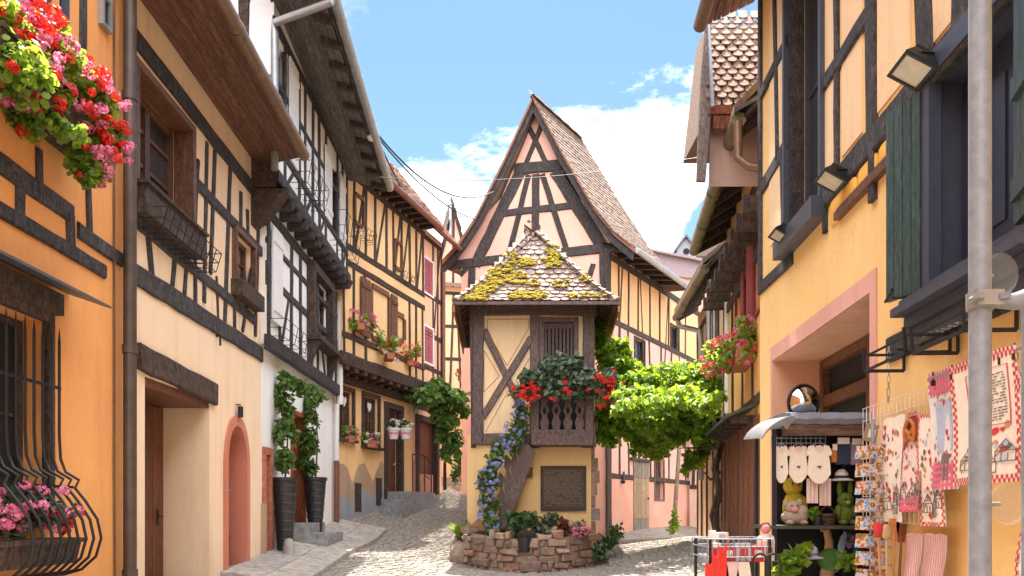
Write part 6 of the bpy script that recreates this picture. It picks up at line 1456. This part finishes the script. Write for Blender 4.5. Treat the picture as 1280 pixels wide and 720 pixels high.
pack(1046,1062,552,581,flat('navy_socks',(.03,.04,.07),.95),'navy blue socks on a card in the stall'); pack(1064,1080,553,581,flat('mauve_socks',(.27,.22,.30),.95),'mauve grey socks on a card beside the navy pair'); pack(1040,1046,560,578,flat('orange_socks',(.55,.18,.03),.95),'narrow orange socks left of the navy pair')
# plush toys on the shelf
def base_y(px,d): return at(px,656,d)
d=DS+.16; z0=zsh
def plush(name,label,px,parts,mat,extra):
    c=V((at(px,600,d).x,d,z0)); t=thing(name,label,'plush toy',c); m=M()
    for x,y,z,rx,ry,rz in parts: m.ball(c+V((x,y,z)),rx,ry,rz,12,8)
    m.build('body',mat,t)
    for nm_,mt,ps in extra:
        for x,y,z,rx,ry,rz in ps: m=M(); m.ball(c+V((x,y,z)),rx,ry,rz,8,6); m.build(nm_,mt,t)
plush('plush_bird','yellow plush bird with a round head sitting behind the fluffy sheep',998,[(0,.09,.13,.085,.08,.13),(-.012,.08,.29,.072,.07,.072),(.06,.07,.14,.03,.05,.08)],PLY,[('beak',flat('orange_felt',(.5,.2,.02),.9),[(-.01,.005,.28,.02,.025,.012)]),('eye',IRON,[(-.035,.016,.305,.008,.006,.009),(.015,.016,.305,.008,.006,.009)])])
plush('plush_sheep','fluffy beige plush sheep lying at the left of the stall shelf',990,[(.0,-.05,.06,.10,.07,.06),(.04,-.05,.10,.06,.06,.055),(-.02,-.07,.13,.055,.05,.05),(-.065,-.07,.155,.022,.018,.03),(.03,-.07,.165,.022,.018,.03),(-.05,-.10,.02,.03,.04,.02),(.05,-.10,.02,.03,.04,.02)],PLB,[('muzzle',PINKP,[(-.02,-.118,.115,.026,.018,.02)]),('eye',IRON,[(-.04,-.112,.14,.007,.006,.007),(.0,-.114,.142,.007,.006,.007)])])
plush('plush_rabbit','moss green plush rabbit with upright ears at the right of the stall shelf',1056,[(0,.0,.075,.075,.065,.08),(0,-.01,.18,.06,.055,.06),(-.038,.0,.265,.02,.014,.06),(.042,.0,.268,.02,.014,.06),(-.06,-.03,.10,.025,.03,.05),(.06,-.03,.10,.025,.03,.05),(-.04,-.07,.02,.03,.05,.022),(.04,-.07,.02,.03,.05,.022)],PLG,[('eye',IRON,[(-.02,-.062,.19,.007,.006,.008),(.02,-.062,.19,.007,.006,.008)]),('muzzle',PLY,[(0,-.062,.165,.018,.012,.014)])])
c=V((at(1033,600,d).x,d-.02,z0)); t=thing('wicker_basket','small brown wicker basket between the plush sheep and the green rabbit','basket',c); m=M()
for k in range(7): m.lathe(c,[(.042+.003*k,.012*k),(.048+.003*k,.012*k+.006),(.042+.003*k,.012*k+.012)],14)
m.lathe(c,[(.001,.003),(.042,.003)],14); m.build('weave',WOODS,t); m=M(); m.tube([c+V((math.cos(q)*.05,0,.07+math.sin(q)*.07)) for q in [k*.3142 for k in range(11)]],.004,5); m.build('handle',WOODS,t)
B=[blob(1018,640,d-.05,7,6,60)]; t=plant('small_plant','tiny yellow green plant in a dark pot beside the wicker basket','plant',B,.035,LEAFV); c=V((at(1018,600,d).x,d-.05,z0)); m=M(); m.lathe(c,[(.001,0),(.03,0),(.038,.06),(.03,.06),(.001,.05)],10); m.build('pot',BLACKPOT,t)
c=V((at(1052,575,d).x,d,at(0,600,d).z)); 
t=thing('sun_hat','white and navy child hat hanging behind the green plush rabbit','hat',c); m=M(); m.lathe(c,[(.085,-.005),(.085,0),(.05,.012),(.045,.05),(.025,.075),(.001,.08)],14); m.build('crown',CLOTH,t); m=M(); m.lathe(c,[(.052,.010),(.0505,.032)],14); m.build('band',flat('navy_band',(.03,.04,.09),.9),t)
# lower shelf goods
zl=gs+.432; dl=DS+.1
def low(px,py,d_=None): return at(px,py,d_ or dl)
t=thing('goose_figure','tan long necked goose figure standing on the lower stall shelf','figurine',(low(1040,700).x,dl+.1,zl)); c=V((low(1040,700).x,dl+.1,zl)); zt2=low(0,662).z; m=M()
m.ball(c+V((0,0,.16)),.09,.08,.16,12,8); m.tube([c+V((.0,0,.28)),c+V((.015,0,.42)),c+V((.02,0,(zt2-zl)*.86)),c+V((.0,0,zt2-zl)),c+V((-.04,0,zt2-zl-.01))],[.055,.04,.03,.028,.012],9); m.build('body',flat('tan_clay',(.46,.26,.12),.7),t)
m=M(); 
for s in(-.04,.04): m.ball(c+V((s,-.03,.012)),.03,.05,.012,8,5)
m.build('foot',TERRA,t)
t=thing('green_dish','round dark green glazed dish propped at the front of the stall','dish',low(1036,716,DS-.05)); c=low(1036,699,DS-.05); m=M()
m.sweep([0,1,2,3,4],lambda i:[c+V(((.001,.05,.085,.092,.085)[i]*math.cos(a_),(-.0,.004,-.012,-.022,-.002)[i],(.001,.05,.075,.08,.075)[i]*math.sin(a_))) for a_ in [k*.2618 for k in range(24)]]); m.build('bowl',flat('green_glaze',(.05,.12,.03),.25,bs=0),t)
t=thing('dish_stand','thin wire stand holding up the green dish','stand',low(1036,716,DS)) ; m=M(); m.tube([c+V((-.05,-.02,-.08)),c+V((-.05,.03,-.10)),c+V((0,.06,.03)),c+V((.05,.03,-.10)),c+V((.05,-.02,-.08))],.004,5); m.tube([c+V((0,.06,.03)),V((c.x,c.y+.12,zl))],.004,5); m.build('wire',GALV,t)
t=thing('felt_hat','lilac grey felt hat lying in front of the goose figure','hat',low(1012,692,DS+.0)); c=low(1012,696,DS+.0); m=M(); m.lathe(c,[(.10,-.012),(.105,-.006),(.06,.012),(.055,.06),(.03,.082),(.001,.08)],16); m.build('crown',flat('lilac_felt',(.42,.36,.44),.95,bs=.3),t); m=M(); m.lathe(c,[(.0625,.011),(.059,.028)],16); m.build('band',flat('grey_band',(.14,.13,.16),.9),t)
plant('leafy_pot','bright yellow green leafy plant at the lower left of the stall','plant',[blob(988,702,DS-.08,15,14,130),blob(1000,694,DS-.05,12,12,90),blob(978,710,DS-.08,10,9,70)],.062,LEAFV,up=.6)
plant('leafy_pot','small light green plant between the green dish and the postcard rack','plant',[blob(1058,700,DS-.08,10,11,110)],.05,LEAFV,up=.6)
B=[blob(1070,678,DS+.05,11,9,120)]; plant('violet_pot','pot of dark violet flowers beside the postcard rack','plant',B,.045,LEAFD,[('violet_bloom',BPURP,inblob(B,26,(0,-1,.3)),.022)])
c=low(1064,690,DS+.12); t=thing('glass_feather','pale blue leaf shaped ornament leaning behind the dish','ornament',low(1060,700,DS+.12)); m=M(); c=low(1053,680,DS+.12); m.prism([c+V((x,0,z)) for x,z in((-.02,-.10),(.01,-.05),(.03,.02),(.035,.07),(.02,.09),(-.01,.05),(-.03,-.02))],V((0,.015,0))); m.build('blade',flat('aqua_glaze',(.30,.46,.55),.25,bs=0),t); m=M(); m.tube([c+V((-.02,.007,-.1)),c+V((-.025,.02,-.18))],.006,5); m.build('stem',GALV,t)
# convex mirror on the awning
c=at(1006,503,5.95); t=thing('convex_mirror','round convex mirror with a dark rim standing on the grey awning','mirror',(c.x,c.y,ztp)); r=.132
MIR,_,bb=nm('mirror_glass'); bb.inputs['Base Color'].default_value=(.55,.55,.55,1); bb.inputs['Metallic'].default_value=1; bb.inputs['Roughness'].default_value=.04
tilt=Matrix.Rotation(.25,3,'Z')@Matrix.Rotation(.05,3,'X')
m=M(); prof=[(.001,-.075),(.35,-.068),(.65,-.045),(.88,-.012),(1,.02)]; m.sweep(prof,lambda i:[c+tilt@V((prof[i][0]*r*.94*math.cos(a_),prof[i][1],prof[i][0]*r*.94*math.sin(a_))) for a_ in [k*.2244 for k in range(28)]],True,False); m.build('face',MIR,t)
m=M(); m.tube([c+tilt@V((r*math.cos(a_),.015,r*math.sin(a_))) for a_ in [k*.2244 for k in range(29)]],.009,8); m.build('rim',IRON,t)
m=M(); m.tube([c+V((0,.04,-r*.5)),c+V((0,.06,-r-.06))],.014,8); m.build('foot',IRON,t)
# price card
c=at(1089,541,5.35); t=thing('price_card','small tan cardboard tag with a white label above the postcard rack','tag',c); rr=Matrix.Rotation(.22,3,'Y'); m=M(); m.prism([c+rr@V((x,0,z)) for x,z in((-.043,-.06),(.043,-.06),(.043,.06),(-.043,.06))],V((0,.006,0))); m.build('card',flat('cardboard',(.34,.25,.17),.9),t)
m=M(); m.prism([c+rr@V((x,-.004,z)) for x,z in((-.02,-.035),(.027,-.035),(.027,.022),(-.02,.022))],V((0,.003,0))); m.build('sticker',CLOTH,t); m=M(); m.tube([c+V((0,.0,.06)),c+V((.01,.02,.14))],.002,4); m.build('string',INK,t)
# postcard rack
def cardmat():
    m,nt,b=nm('postcard_print'); geo=N(nt,'ShaderNodeNewGeometry'); v=coords(nt,(1,1,1))
    add=N(nt,'ShaderNodeVectorMath',operation='ADD'); nt.links.new(v,add.inputs[0]); mu=N(nt,'ShaderNodeMath',operation='MULTIPLY'); mu.inputs[1].default_value=57; nt.links.new(geo.outputs['Random Per Island'],mu.inputs[0]); nt.links.new(mu.outputs[0],add.inputs[1])
    f=noise(nt,add.outputs[0],26,3,.6); c1=ramp(nt,f,[(.33,(.05,.12,.32)),(.42,(.22,.36,.58)),(.48,(.62,.50,.36)),(.54,(.42,.12,.05)),(.60,(.06,.09,.03)),(.68,(.55,.30,.08))]); nt.links.new(c1,b.inputs['Base Color']); b.inputs['Roughness'].default_value=.25; return m
CARD=cardmat(); c=V((at(1091,600,5.2).x,5.2,gz(2.35,5.2))); t=thing('postcard_rack','narrow revolving rack full of colourful postcards between stall and tea towels','postcard rack',c)
m=M(); m.tube([c,c+V((0,0,2.1-c.z))],.012,8); m.lathe(c,[(.001,0),(.18,0),(.18,.02),(.02,.03)],14); m.build('stand',GALV,t)
for k in range(8):
    zc_=EYE-(566+k*22-640)/FPX*5.2
    for s,dx,ang in((0,0,.12),(1,-.06,-.9)):
        q=V((c.x+dx,5.2-.075+.05*s,zc_)); a=V((math.cos(ang),math.sin(ang),0)); n_=V((math.sin(ang),-math.cos(ang),0)); tl=V((0,0,1))*.95-n_*.2
        m=M(); m.obox(q-a*.068-tl*.045,a*.136,tl*.094,-n_*.004); m.build('postcard',CARD,t)
    m=M(); q=V((c.x,5.2-.08,zc_-.047)); m.tube([q+V((-.075,.0,0)),q+V((-.075,-.02,.012)),q+V((.075,-.02,.012)),q+V((.075,.0,0))],.003,4); m.build('card_holder',GALV,t)
# wire grid on the wall
u0,u1=AF.at(1178,560)[0],AF.at(1088,560)[0]; z0g,z1g=AF.at(1178,655)[1],AF.at(1178,482)[1]
t=thing('wire_grid','white wire display grid hung on the yellow wall behind the tea towels','display grid',AF.pt(u0,z0g,.05)); m=M()
for i in range(18): u=u0+(u1-u0)*i/17; m.tube([AF.pt(u,z0g,.05),AF.pt(u,z1g,.05)],.0028,4)
for i in range(10): z=z0g+(z1g-z0g)*i/9; m.tube([AF.pt(u0,z,.055),AF.pt(u1,z,.055)],.0028,4)
m.build('mesh_panel',WHITEP,t)
t=thing('hanging_rail','thin steel rail with hooks carrying the upper tea towels','rail',AF.px3(1190,455,.2)); m=M(); m.tube([AF.px3(1160,474,.2),AF.px3(1290,430,.2)],.006,6); o=m.build('rail',GALV,t)
for px in(1166,1190,1215,1250,1268,1284):
    m=M(); q=AF.px3(px,474-(px-1160)*.34,.2); m.tube([q+V((0,0,.03)),q+V((0,-.01,0)),q+V((0,0,-.03))],.004,5); m.box(q+V((0,-.005,-.03)),.02,.012,.03); m.build('clip',IRON,o)
# tea towels
def towel(px0,px1,py0,py1,w,label,base=CLOTH,check=None,border=REDC,text=True,sketch=True,bw=.035,stripes=None,group='tea towels hung on the yellow wall',name='tea_towel',chtop=.2,chbot=.2,bib=False):
    u0,zt_=AF.at(px1,py0); zt_=AF.at(px0,py0,w)[1]; u0=AF.at(px1,py0,w)[0]; u1=AF.at(px0,py0,w)[0]; zb_=AF.at(px0,py1,w)[1]
    t=thing(name,label,'apron' if bib else 'tea towel',AF.pt((u0+u1)/2,zb_,w),group); W_=u1-u0; H_=zt_-zb_; s0=random.random()*6
    def S(f,g_,o=0): # f across (0 = left in the picture), g down
        uu=u1-W_*f; 
        if bib and g_<.28: uu=(u0+u1)/2+(uu-(u0+u1)/2)*(.45+.55*(g_/.28)**1.5)
        return AF.pt(uu+.006*math.sin(g_*5+s0),zt_-H_*g_-.012*math.sin(f*3.1)*0+.01*abs(math.sin(f*6.28))*(g_<.05),w+o+.014*math.sin(f*7+s0+g_*2)*g_+.01*math.sin(g_*4+s0))
    def cells(f0,f1,g0,g1,o,nf,ng,test=None):
        m=M()
        for i in range(nf):
            for j in range(ng):
                if test and not test(i,j): continue
                a,b=f0+(f1-f0)*i/nf,f0+(f1-f0)*(i+1)/nf; c_,d_=g0+(g1-g0)*j/ng,g0+(g1-g0)*(j+1)/ng
                m.quad(S(a,c_,o),S(b,c_,o),S(b,d_,o),S(a,d_,o))
        return m
    m=cells(0,1,0,1,0,14,20); mb=cells(0,1,0,1,-.004,14,20); m.add(mb.v,mb.f); m.build('cloth',base,t)
    if border:
        k=bw/W_; kg=bw/H_; m=M()
        for f0,f1,g0,g1,nf,ng in((0,k,0,1,2,int(H_/.018)),(1-k,1,0,1,2,int(H_/.018)),(k,1-k,1-kg,1,int(W_/.018),2),(k,1-k,0,kg,int(W_/.018),2)):
            c_=cells(f0,f1,g0,g1,.003,nf,max(1,ng),lambda i,j:(i+j)%2==0); m.add(c_.v,c_.f)
        m.build('border',border,t,smooth=False)
    if check:
        m=M()
        for g0,g1 in((0,chtop),(1-chbot,1)):
            if g1<=g0: continue
            c_=cells(.02,.98,g0,g1,.0035,max(2,int(W_/.016)),max(2,int((g1-g0)*H_/.016)),lambda i,j:not(i%2==0 and j%2==0)); m.add(c_.v,c_.f)
        m.build('gingham',check,t,smooth=False)
    if stripes:
        n=int(W_/.02); m=M()
        for i in range(n): c_=cells((i+.1)/n,(i+.45)/n,0.0,1,.003,1,20); m.add(c_.v,c_.f)
        m.build('stripe',stripes,t,smooth=False)
    if text:
        m=M(); g_=.16
        while g_<.52:
            f=.3
            while f<.82:
                l=random.uniform(.02,.07)
                if random.random()<.85: c_=cells(f,min(.84,f+l),g_,g_+.009,.003,1,1); m.add(c_.v,c_.f)
                f+=l+.015
            g_+=.022
        m.build('faded_line',INK,t,smooth=False)
        m=M()
        for a,b,c_,d_ in((.25,.88,.11,.114),(.25,.88,.55,.556),(.25,.262,.11,.55),(.868,.88,.11,.55)): q=cells(a,b,c_,d_,.0032,1 if b-a<.1 else 8,1 if d_-c_<.1 else 12); m.add(q.v,q.f)
        m.build('ruled_frame',REDC,t,smooth=False)
    if name in('tea_towel','apron') and not stripes:
        for mt,nq in((REDC,16),(MOTIF_T,14),(BLUEC,8),(INK,8)):
            m=M()
            for _ in range(nq):
                a=random.uniform(.14,.84); b=random.uniform(.10,.92); s_=random.uniform(.03,.075); k_=random.randint(5,8); ph=random.random()*6
                if text and .1<b<.56 and .2<a<.9: continue
                m.poly([S(a+s_*math.cos(ph+6.283*i/k_)*random.uniform(.4,1),b+s_*.55*math.sin(ph+6.283*i/k_)*random.uniform(.5,1),.0025+_*.00006) for i in range(k_)])
            if m.f: m.build('motif',mt,t,smooth=False)['kind']='stuff'
    if sketch:
        m=M(); 
        def ln(pts): m.tube([S(a,b,.004) for a,b in pts],.0022,4)
        for x,y,s in((.12,.80,.30),(.46,.84,.26),(.70,.76,.24)):
            ln([(x,y+.08),(x,y),(x+s*.5,y-.09),(x+s,y),(x+s,y+.08),(x,y+.08)]); ln([(x,y),(x+s,y)]); ln([(x+s*.3,y+.08),(x+s*.3,y+.02)]); ln([(x+s*.6,y+.08),(x+s*.6,y+.02)]); ln([(x,y+.04),(x+s*.3,y)]); ln([(x+s*.2,y-.03),(x+s*.8,y-.03)])
        for i in range(5): a=random.uniform(.1,.85); b=random.uniform(.70,.74); ln([(a,b),(a+.03,b-.02),(a+.06,b),(a+.03,b+.02),(a,b)])
        m.build('line_drawing',INK,t)
    return t,S,cells
towel(1189,1272,461,607,.20,'large cream tea towel with red checked border and line drawings, behind the post')
t,S,cells=towel(1161,1196,470,613,.14,'white tea towel with raspberry gingham ends, left of the large one',WHITEP,PINKC,None,False,False,chtop=.2,chbot=.24)
m=cells(.5,.72,.70,.92,.004,2,3); m.build('motif',INK,t)
m=cells(.2,.8,.25,.68,.0025,2,3); m.build('blue_tint',BLUEC,t)
t,S,cells=towel(1103,1130,526,652,.09,'cream tea towel with a column of red hearts on its left, lower row',border=None,text=False,bw=.02)
m=M()
for i in range(10): 
    c_=S(.12,.08+i*.09,.004); m.prism([c_+AF.e*x+V((0,0,z)) for x,z in((0,-.022),(.02,.006),(.01,.018),(0,.010),(-.01,.018),(-.02,.006))],AF.n*.002)
m.build('heart_print',REDC,t)
t,S,cells=towel(1126,1152,520,640,.12,'small apron with a big golden pretzel printed on its bib',CLOTHP,PINKC,REDC,False,True,bw=.02,chtop=0,chbot=.15,bib=True,name='apron')
m=M(); c_=S(.45,.2,.012); P_=lambda f:V((0,0,0))
pr=[]
for k in range(25):
    a=-2.2+4.4*k/24; r_=.062; pr.append(c_+AF.e*(math.sin(a)*r_*1.05)+V((0,0,math.cos(a)*r_*1.2+.0)))
pr=[c_+AF.e*.045+V((0,0,.02))]+[c_+AF.e*-.03+V((0,0,-.04))]+pr[::1]+[c_+AF.e*.03+V((0,0,-.04)),c_+AF.e*-.045+V((0,0,.02))]
m.tube(pr,.013,7); m.build('pretzel_print',flat('golden_pretzel',(.45,.14,.02),.5,bs=0),t)
m=M(); m.poly([S(x,y,.003) for x,y in((.1,.04),(.9,.04),(.95,.36),(.05,.36))]); m.build('bib_ground',flat('dark_red_bib',(.30,.03,.02),.9),t,smooth=False)
towel(1150,1179,521,657,.11,'cream tea towel with red checked edge and small storks drawings, lower row right',text=False,bw=.022)
towel(1274,1310,470,606,.24,'cream towel with red edge cut by the right picture edge',text=False,bw=.03)
towel(1274,1305,655,740,.24,'cream towel with red edge low at the right picture edge',text=False,bw=.03,sketch=False)
for a,b,lab in((1131,1150,'pink and white striped kitchen cloth beside the wooden spoons'),(1152,1180,'wider pink and white striped kitchen cloth nearest the post, bottom row')):
    towel(a,b,668,745,.10,lab,CLOTHP,None,None,False,False,stripes=flat('soft_red_stripe',(.62,.22,.22),.9))
# wooden spoons in a stand
c=at(1112,735,5.0); z0=gz(2.3,5.0); t=thing('spoon_jar','tall dark jar holding wooden spoons in front of the postcards','jar',(c.x,5.0,z0)); m=M(); m.lathe((c.x,5.0,z0),[(.001,0),(.07,0),(.08,.5),(.085,EYE-.09-z0-.35),(.07,EYE-.09-z0-.35),(.001,EYE-.12-z0-.35)],14); m.build('jar',TERRA,t)
for i,(px,top,lab,mt) in enumerate(((1098,652,'wooden spoon with a crimson painted head, left of the jar',1),(1108,655,'plain pale wooden spoon in the middle of the jar',0),(1118,648,'flat orange wooden spatula standing tallest in the jar',2),(1127,650,'dark wooden spatula at the right of the jar',3))):
    wm=[flat('pale_beech',(.55,.36,.18),.6),flat('red_beech',(.45,.20,.10),.6),flat('orange_beech',(.50,.20,.06),.6),flat('dark_beech',(.20,.06,.03),.6)][i if i!=1 else 0] if False else flat('beech_%s'%('pale','red','orange','dark')[mt],((.55,.36,.18),(.48,.24,.12),(.50,.20,.06),(.22,.06,.03))[mt],.6)
    b0=V((c.x+(i-1.5)*.02,5.0,z0+.3)); tp=at(px,top,5.0); t=thing('wooden_spoon',lab,'spoon',b0,'wooden spoons in the jar'); m=M(); m.tube([b0,tp+V((0,0,-.10))],.008,7); m.build('handle',wm,t)
    m=M()
    if mt in(0,1): m.ball(tp+V((0,0,-.05)),.032,.012,.05,10,7)
    else: m.prism([tp+V((x,0,z)) for x,z in((-.02,-.14),(.02,-.14),(.034,-.03),(.028,0),(-.028,0),(-.034,-.03))],V((0,.008,0)))
    m.build('head',REDC if mt==1 else wm,t)
# goods table in front
dt=5.3; x0,x1=at(884,676,dt).x,at(966,676,dt).x; zt=at(0,674,dt).z; g0=gz(1.5,dt)
t=thing('goods_table','wire basket table of red and white souvenirs at the left front of the stall','table',((x0+x1)/2,dt,g0))
for x in(x0+.02,x1-.02):
    for y in(dt+.0,dt+.42): m=M(); m.tube([(x,y,g0),(x,y,zt)],.011,7); m.build('leg',IRON,t)
m=M(); 
for z in(zt,zt-.05,zt-.12): m.tube([(x0,dt,z),(x1,dt,z),(x1,dt+.43,z),(x0,dt+.43,z),(x0,dt,z)],.005,5)
for i in range(13): x=x0+(x1-x0)*i/12; m.tube([(x,dt+.43,zt),(x,dt+.43,zt-.12),(x,dt,zt-.12),(x,dt,zt)],.0035,4)
m.build('wire_basket',GALV,t)
def packs(px,py,w,h_,mat,label,mat2=REDC,i=0,dy=.1,rz=.1):
    c=at(px,py,dt+dy); t=thing('souvenir_pack',label,'souvenir',c,'souvenir packs on the goods table'); m=M(); m.box(c+V((0,0,0)),w,.05,h_,rz); m.build('pack',mat,t); m=M(); m.box(c+V((0,-.027,.0)),w*.6,.006,h_*.45,rz); m.build('label_patch',mat2,t)
packs(893,690,.07,.12,CLOTH,'white pack with red patch at the left end of the wire basket'); packs(910,692,.08,.10,REDC,'red pack second from the left in the wire basket',CLOTH); packs(928,690,.10,.12,flat('clear_pack',(.55,.52,.50),.2),'grey transparent pack in the middle of the wire basket',REDC); packs(947,692,.09,.11,REDC,'red pack right of the grey transparent one',CLOTH); packs(960,688,.07,.14,CLOTHP,'pink pack at the right end of the wire basket')
packs(901,670,.10,.05,CLOTH,'flat white box lying on the left rim of the wire basket',BLUEC,dy=.25,rz=.6); packs(890,672,.04,.10,CLOTH,'upright white card at the far left corner of the wire basket',BLUEC,dy=.3)
c=at(957,672,dt+.2); t=thing('doll','small beige rag doll sitting at the right of the wire basket','doll',c+V((0,0,-.08))); m=M(); m.ball(c+V((0,0,-.03)),.045,.04,.065,10,8); m.ball(c+V((-.045,-.01,-.03)),.016,.016,.045,7,6); m.ball(c+V((.045,-.01,-.03)),.016,.016,.045,7,6); m.build('body',CLOTHP,t); m=M(); m.ball(c+V((0,0,.06)),.036,.034,.036,10,8); m.build('head',PINKP,t); m=M(); m.ball(c+V((0,.012,.075)),.04,.034,.036,10,8); m.build('hair',BROWNP,t)
c=at(886,708,dt-.1); t=thing('paper_pennant','bright red paper pennants hanging at the left front of the goods table','pennant',c); m=M()
for k,(dx,h_) in enumerate(((0,.11),(.045,.18),(.09,.24))): m.prism([c+V((dx-.025,.01*k,-.07)),c+V((dx+.03,.01*k,-.07)),c+V((dx+.035,.01*k,-.07+h_)),c+V((dx+.012,.01*k,-.07+h_*.72)),c+V((dx-.02,.01*k,-.07+h_*.85))],V((0,.006,0)))
m.build('paper',flat('signal_red',(.70,.03,.015),.7,bs=0),t)
for px,lab in((950,'left black arched chair back at the bottom picture edge'),(966,'right black arched chair back at the bottom picture edge')):
    c=at(px,735,dt-.3); w_=.045; t=thing('bistro_chair',lab,'chair',(c.x,c.y+.15,gz(1.5,5.1)),'bistro chairs by the goods table'); g_=gz(1.5,5.1)
    m=M(); top=at(px,692,dt-.3).z; m.tube([(c.x-w_,c.y,g_),(c.x-w_,c.y,top-.05)]+[(c.x-w_*math.cos(q),c.y,top-.05+.05*math.sin(q)) for q in(.5,1,1.57,2.1,2.6)]+[(c.x+w_,c.y,top-.05),(c.x+w_,c.y,g_)],.008,7); m.build('back_frame',IRON,t)
    m=M(); m.box((c.x,c.y+.12,g_+.48),.13,.22,.025); m.build('seat',WOODS,t)
    for s in(-1,1): m=M(); m.tube([(c.x+s*.055,c.y+.22,g_),(c.x+s*.055,c.y+.22,g_+.47)],.008,6); m.build('leg',IRON,t)
for px,lab,mt in((915,'flesh coloured cloth bag hanging under the wire basket, left',CLOTHP),(930,'pale cloth bag hanging under the wire basket, right',CLOTH),(902,'dark cloth bag hanging behind the red pennants',BROWNP)):
    c=at(px,712,dt+.05); t=thing('cloth_bag',lab,'bag',c+V((0,0,-.2)),'cloth bags under the goods table'); m=M(); m.prism([c+V((x,0,z)) for x,z in((-.04,-.14),(.04,-.14),(.05,-.05),(.035,.05),(-.035,.05),(-.05,-.05))],V((0,.03,0))); m.build('bag',mt,t); m=M(); m.tube([c+V((-.03,.015,.05)),c+V((0,.015,.10)),c+V((.03,.015,.05))],.004,5); m.build('strap',INK,t)
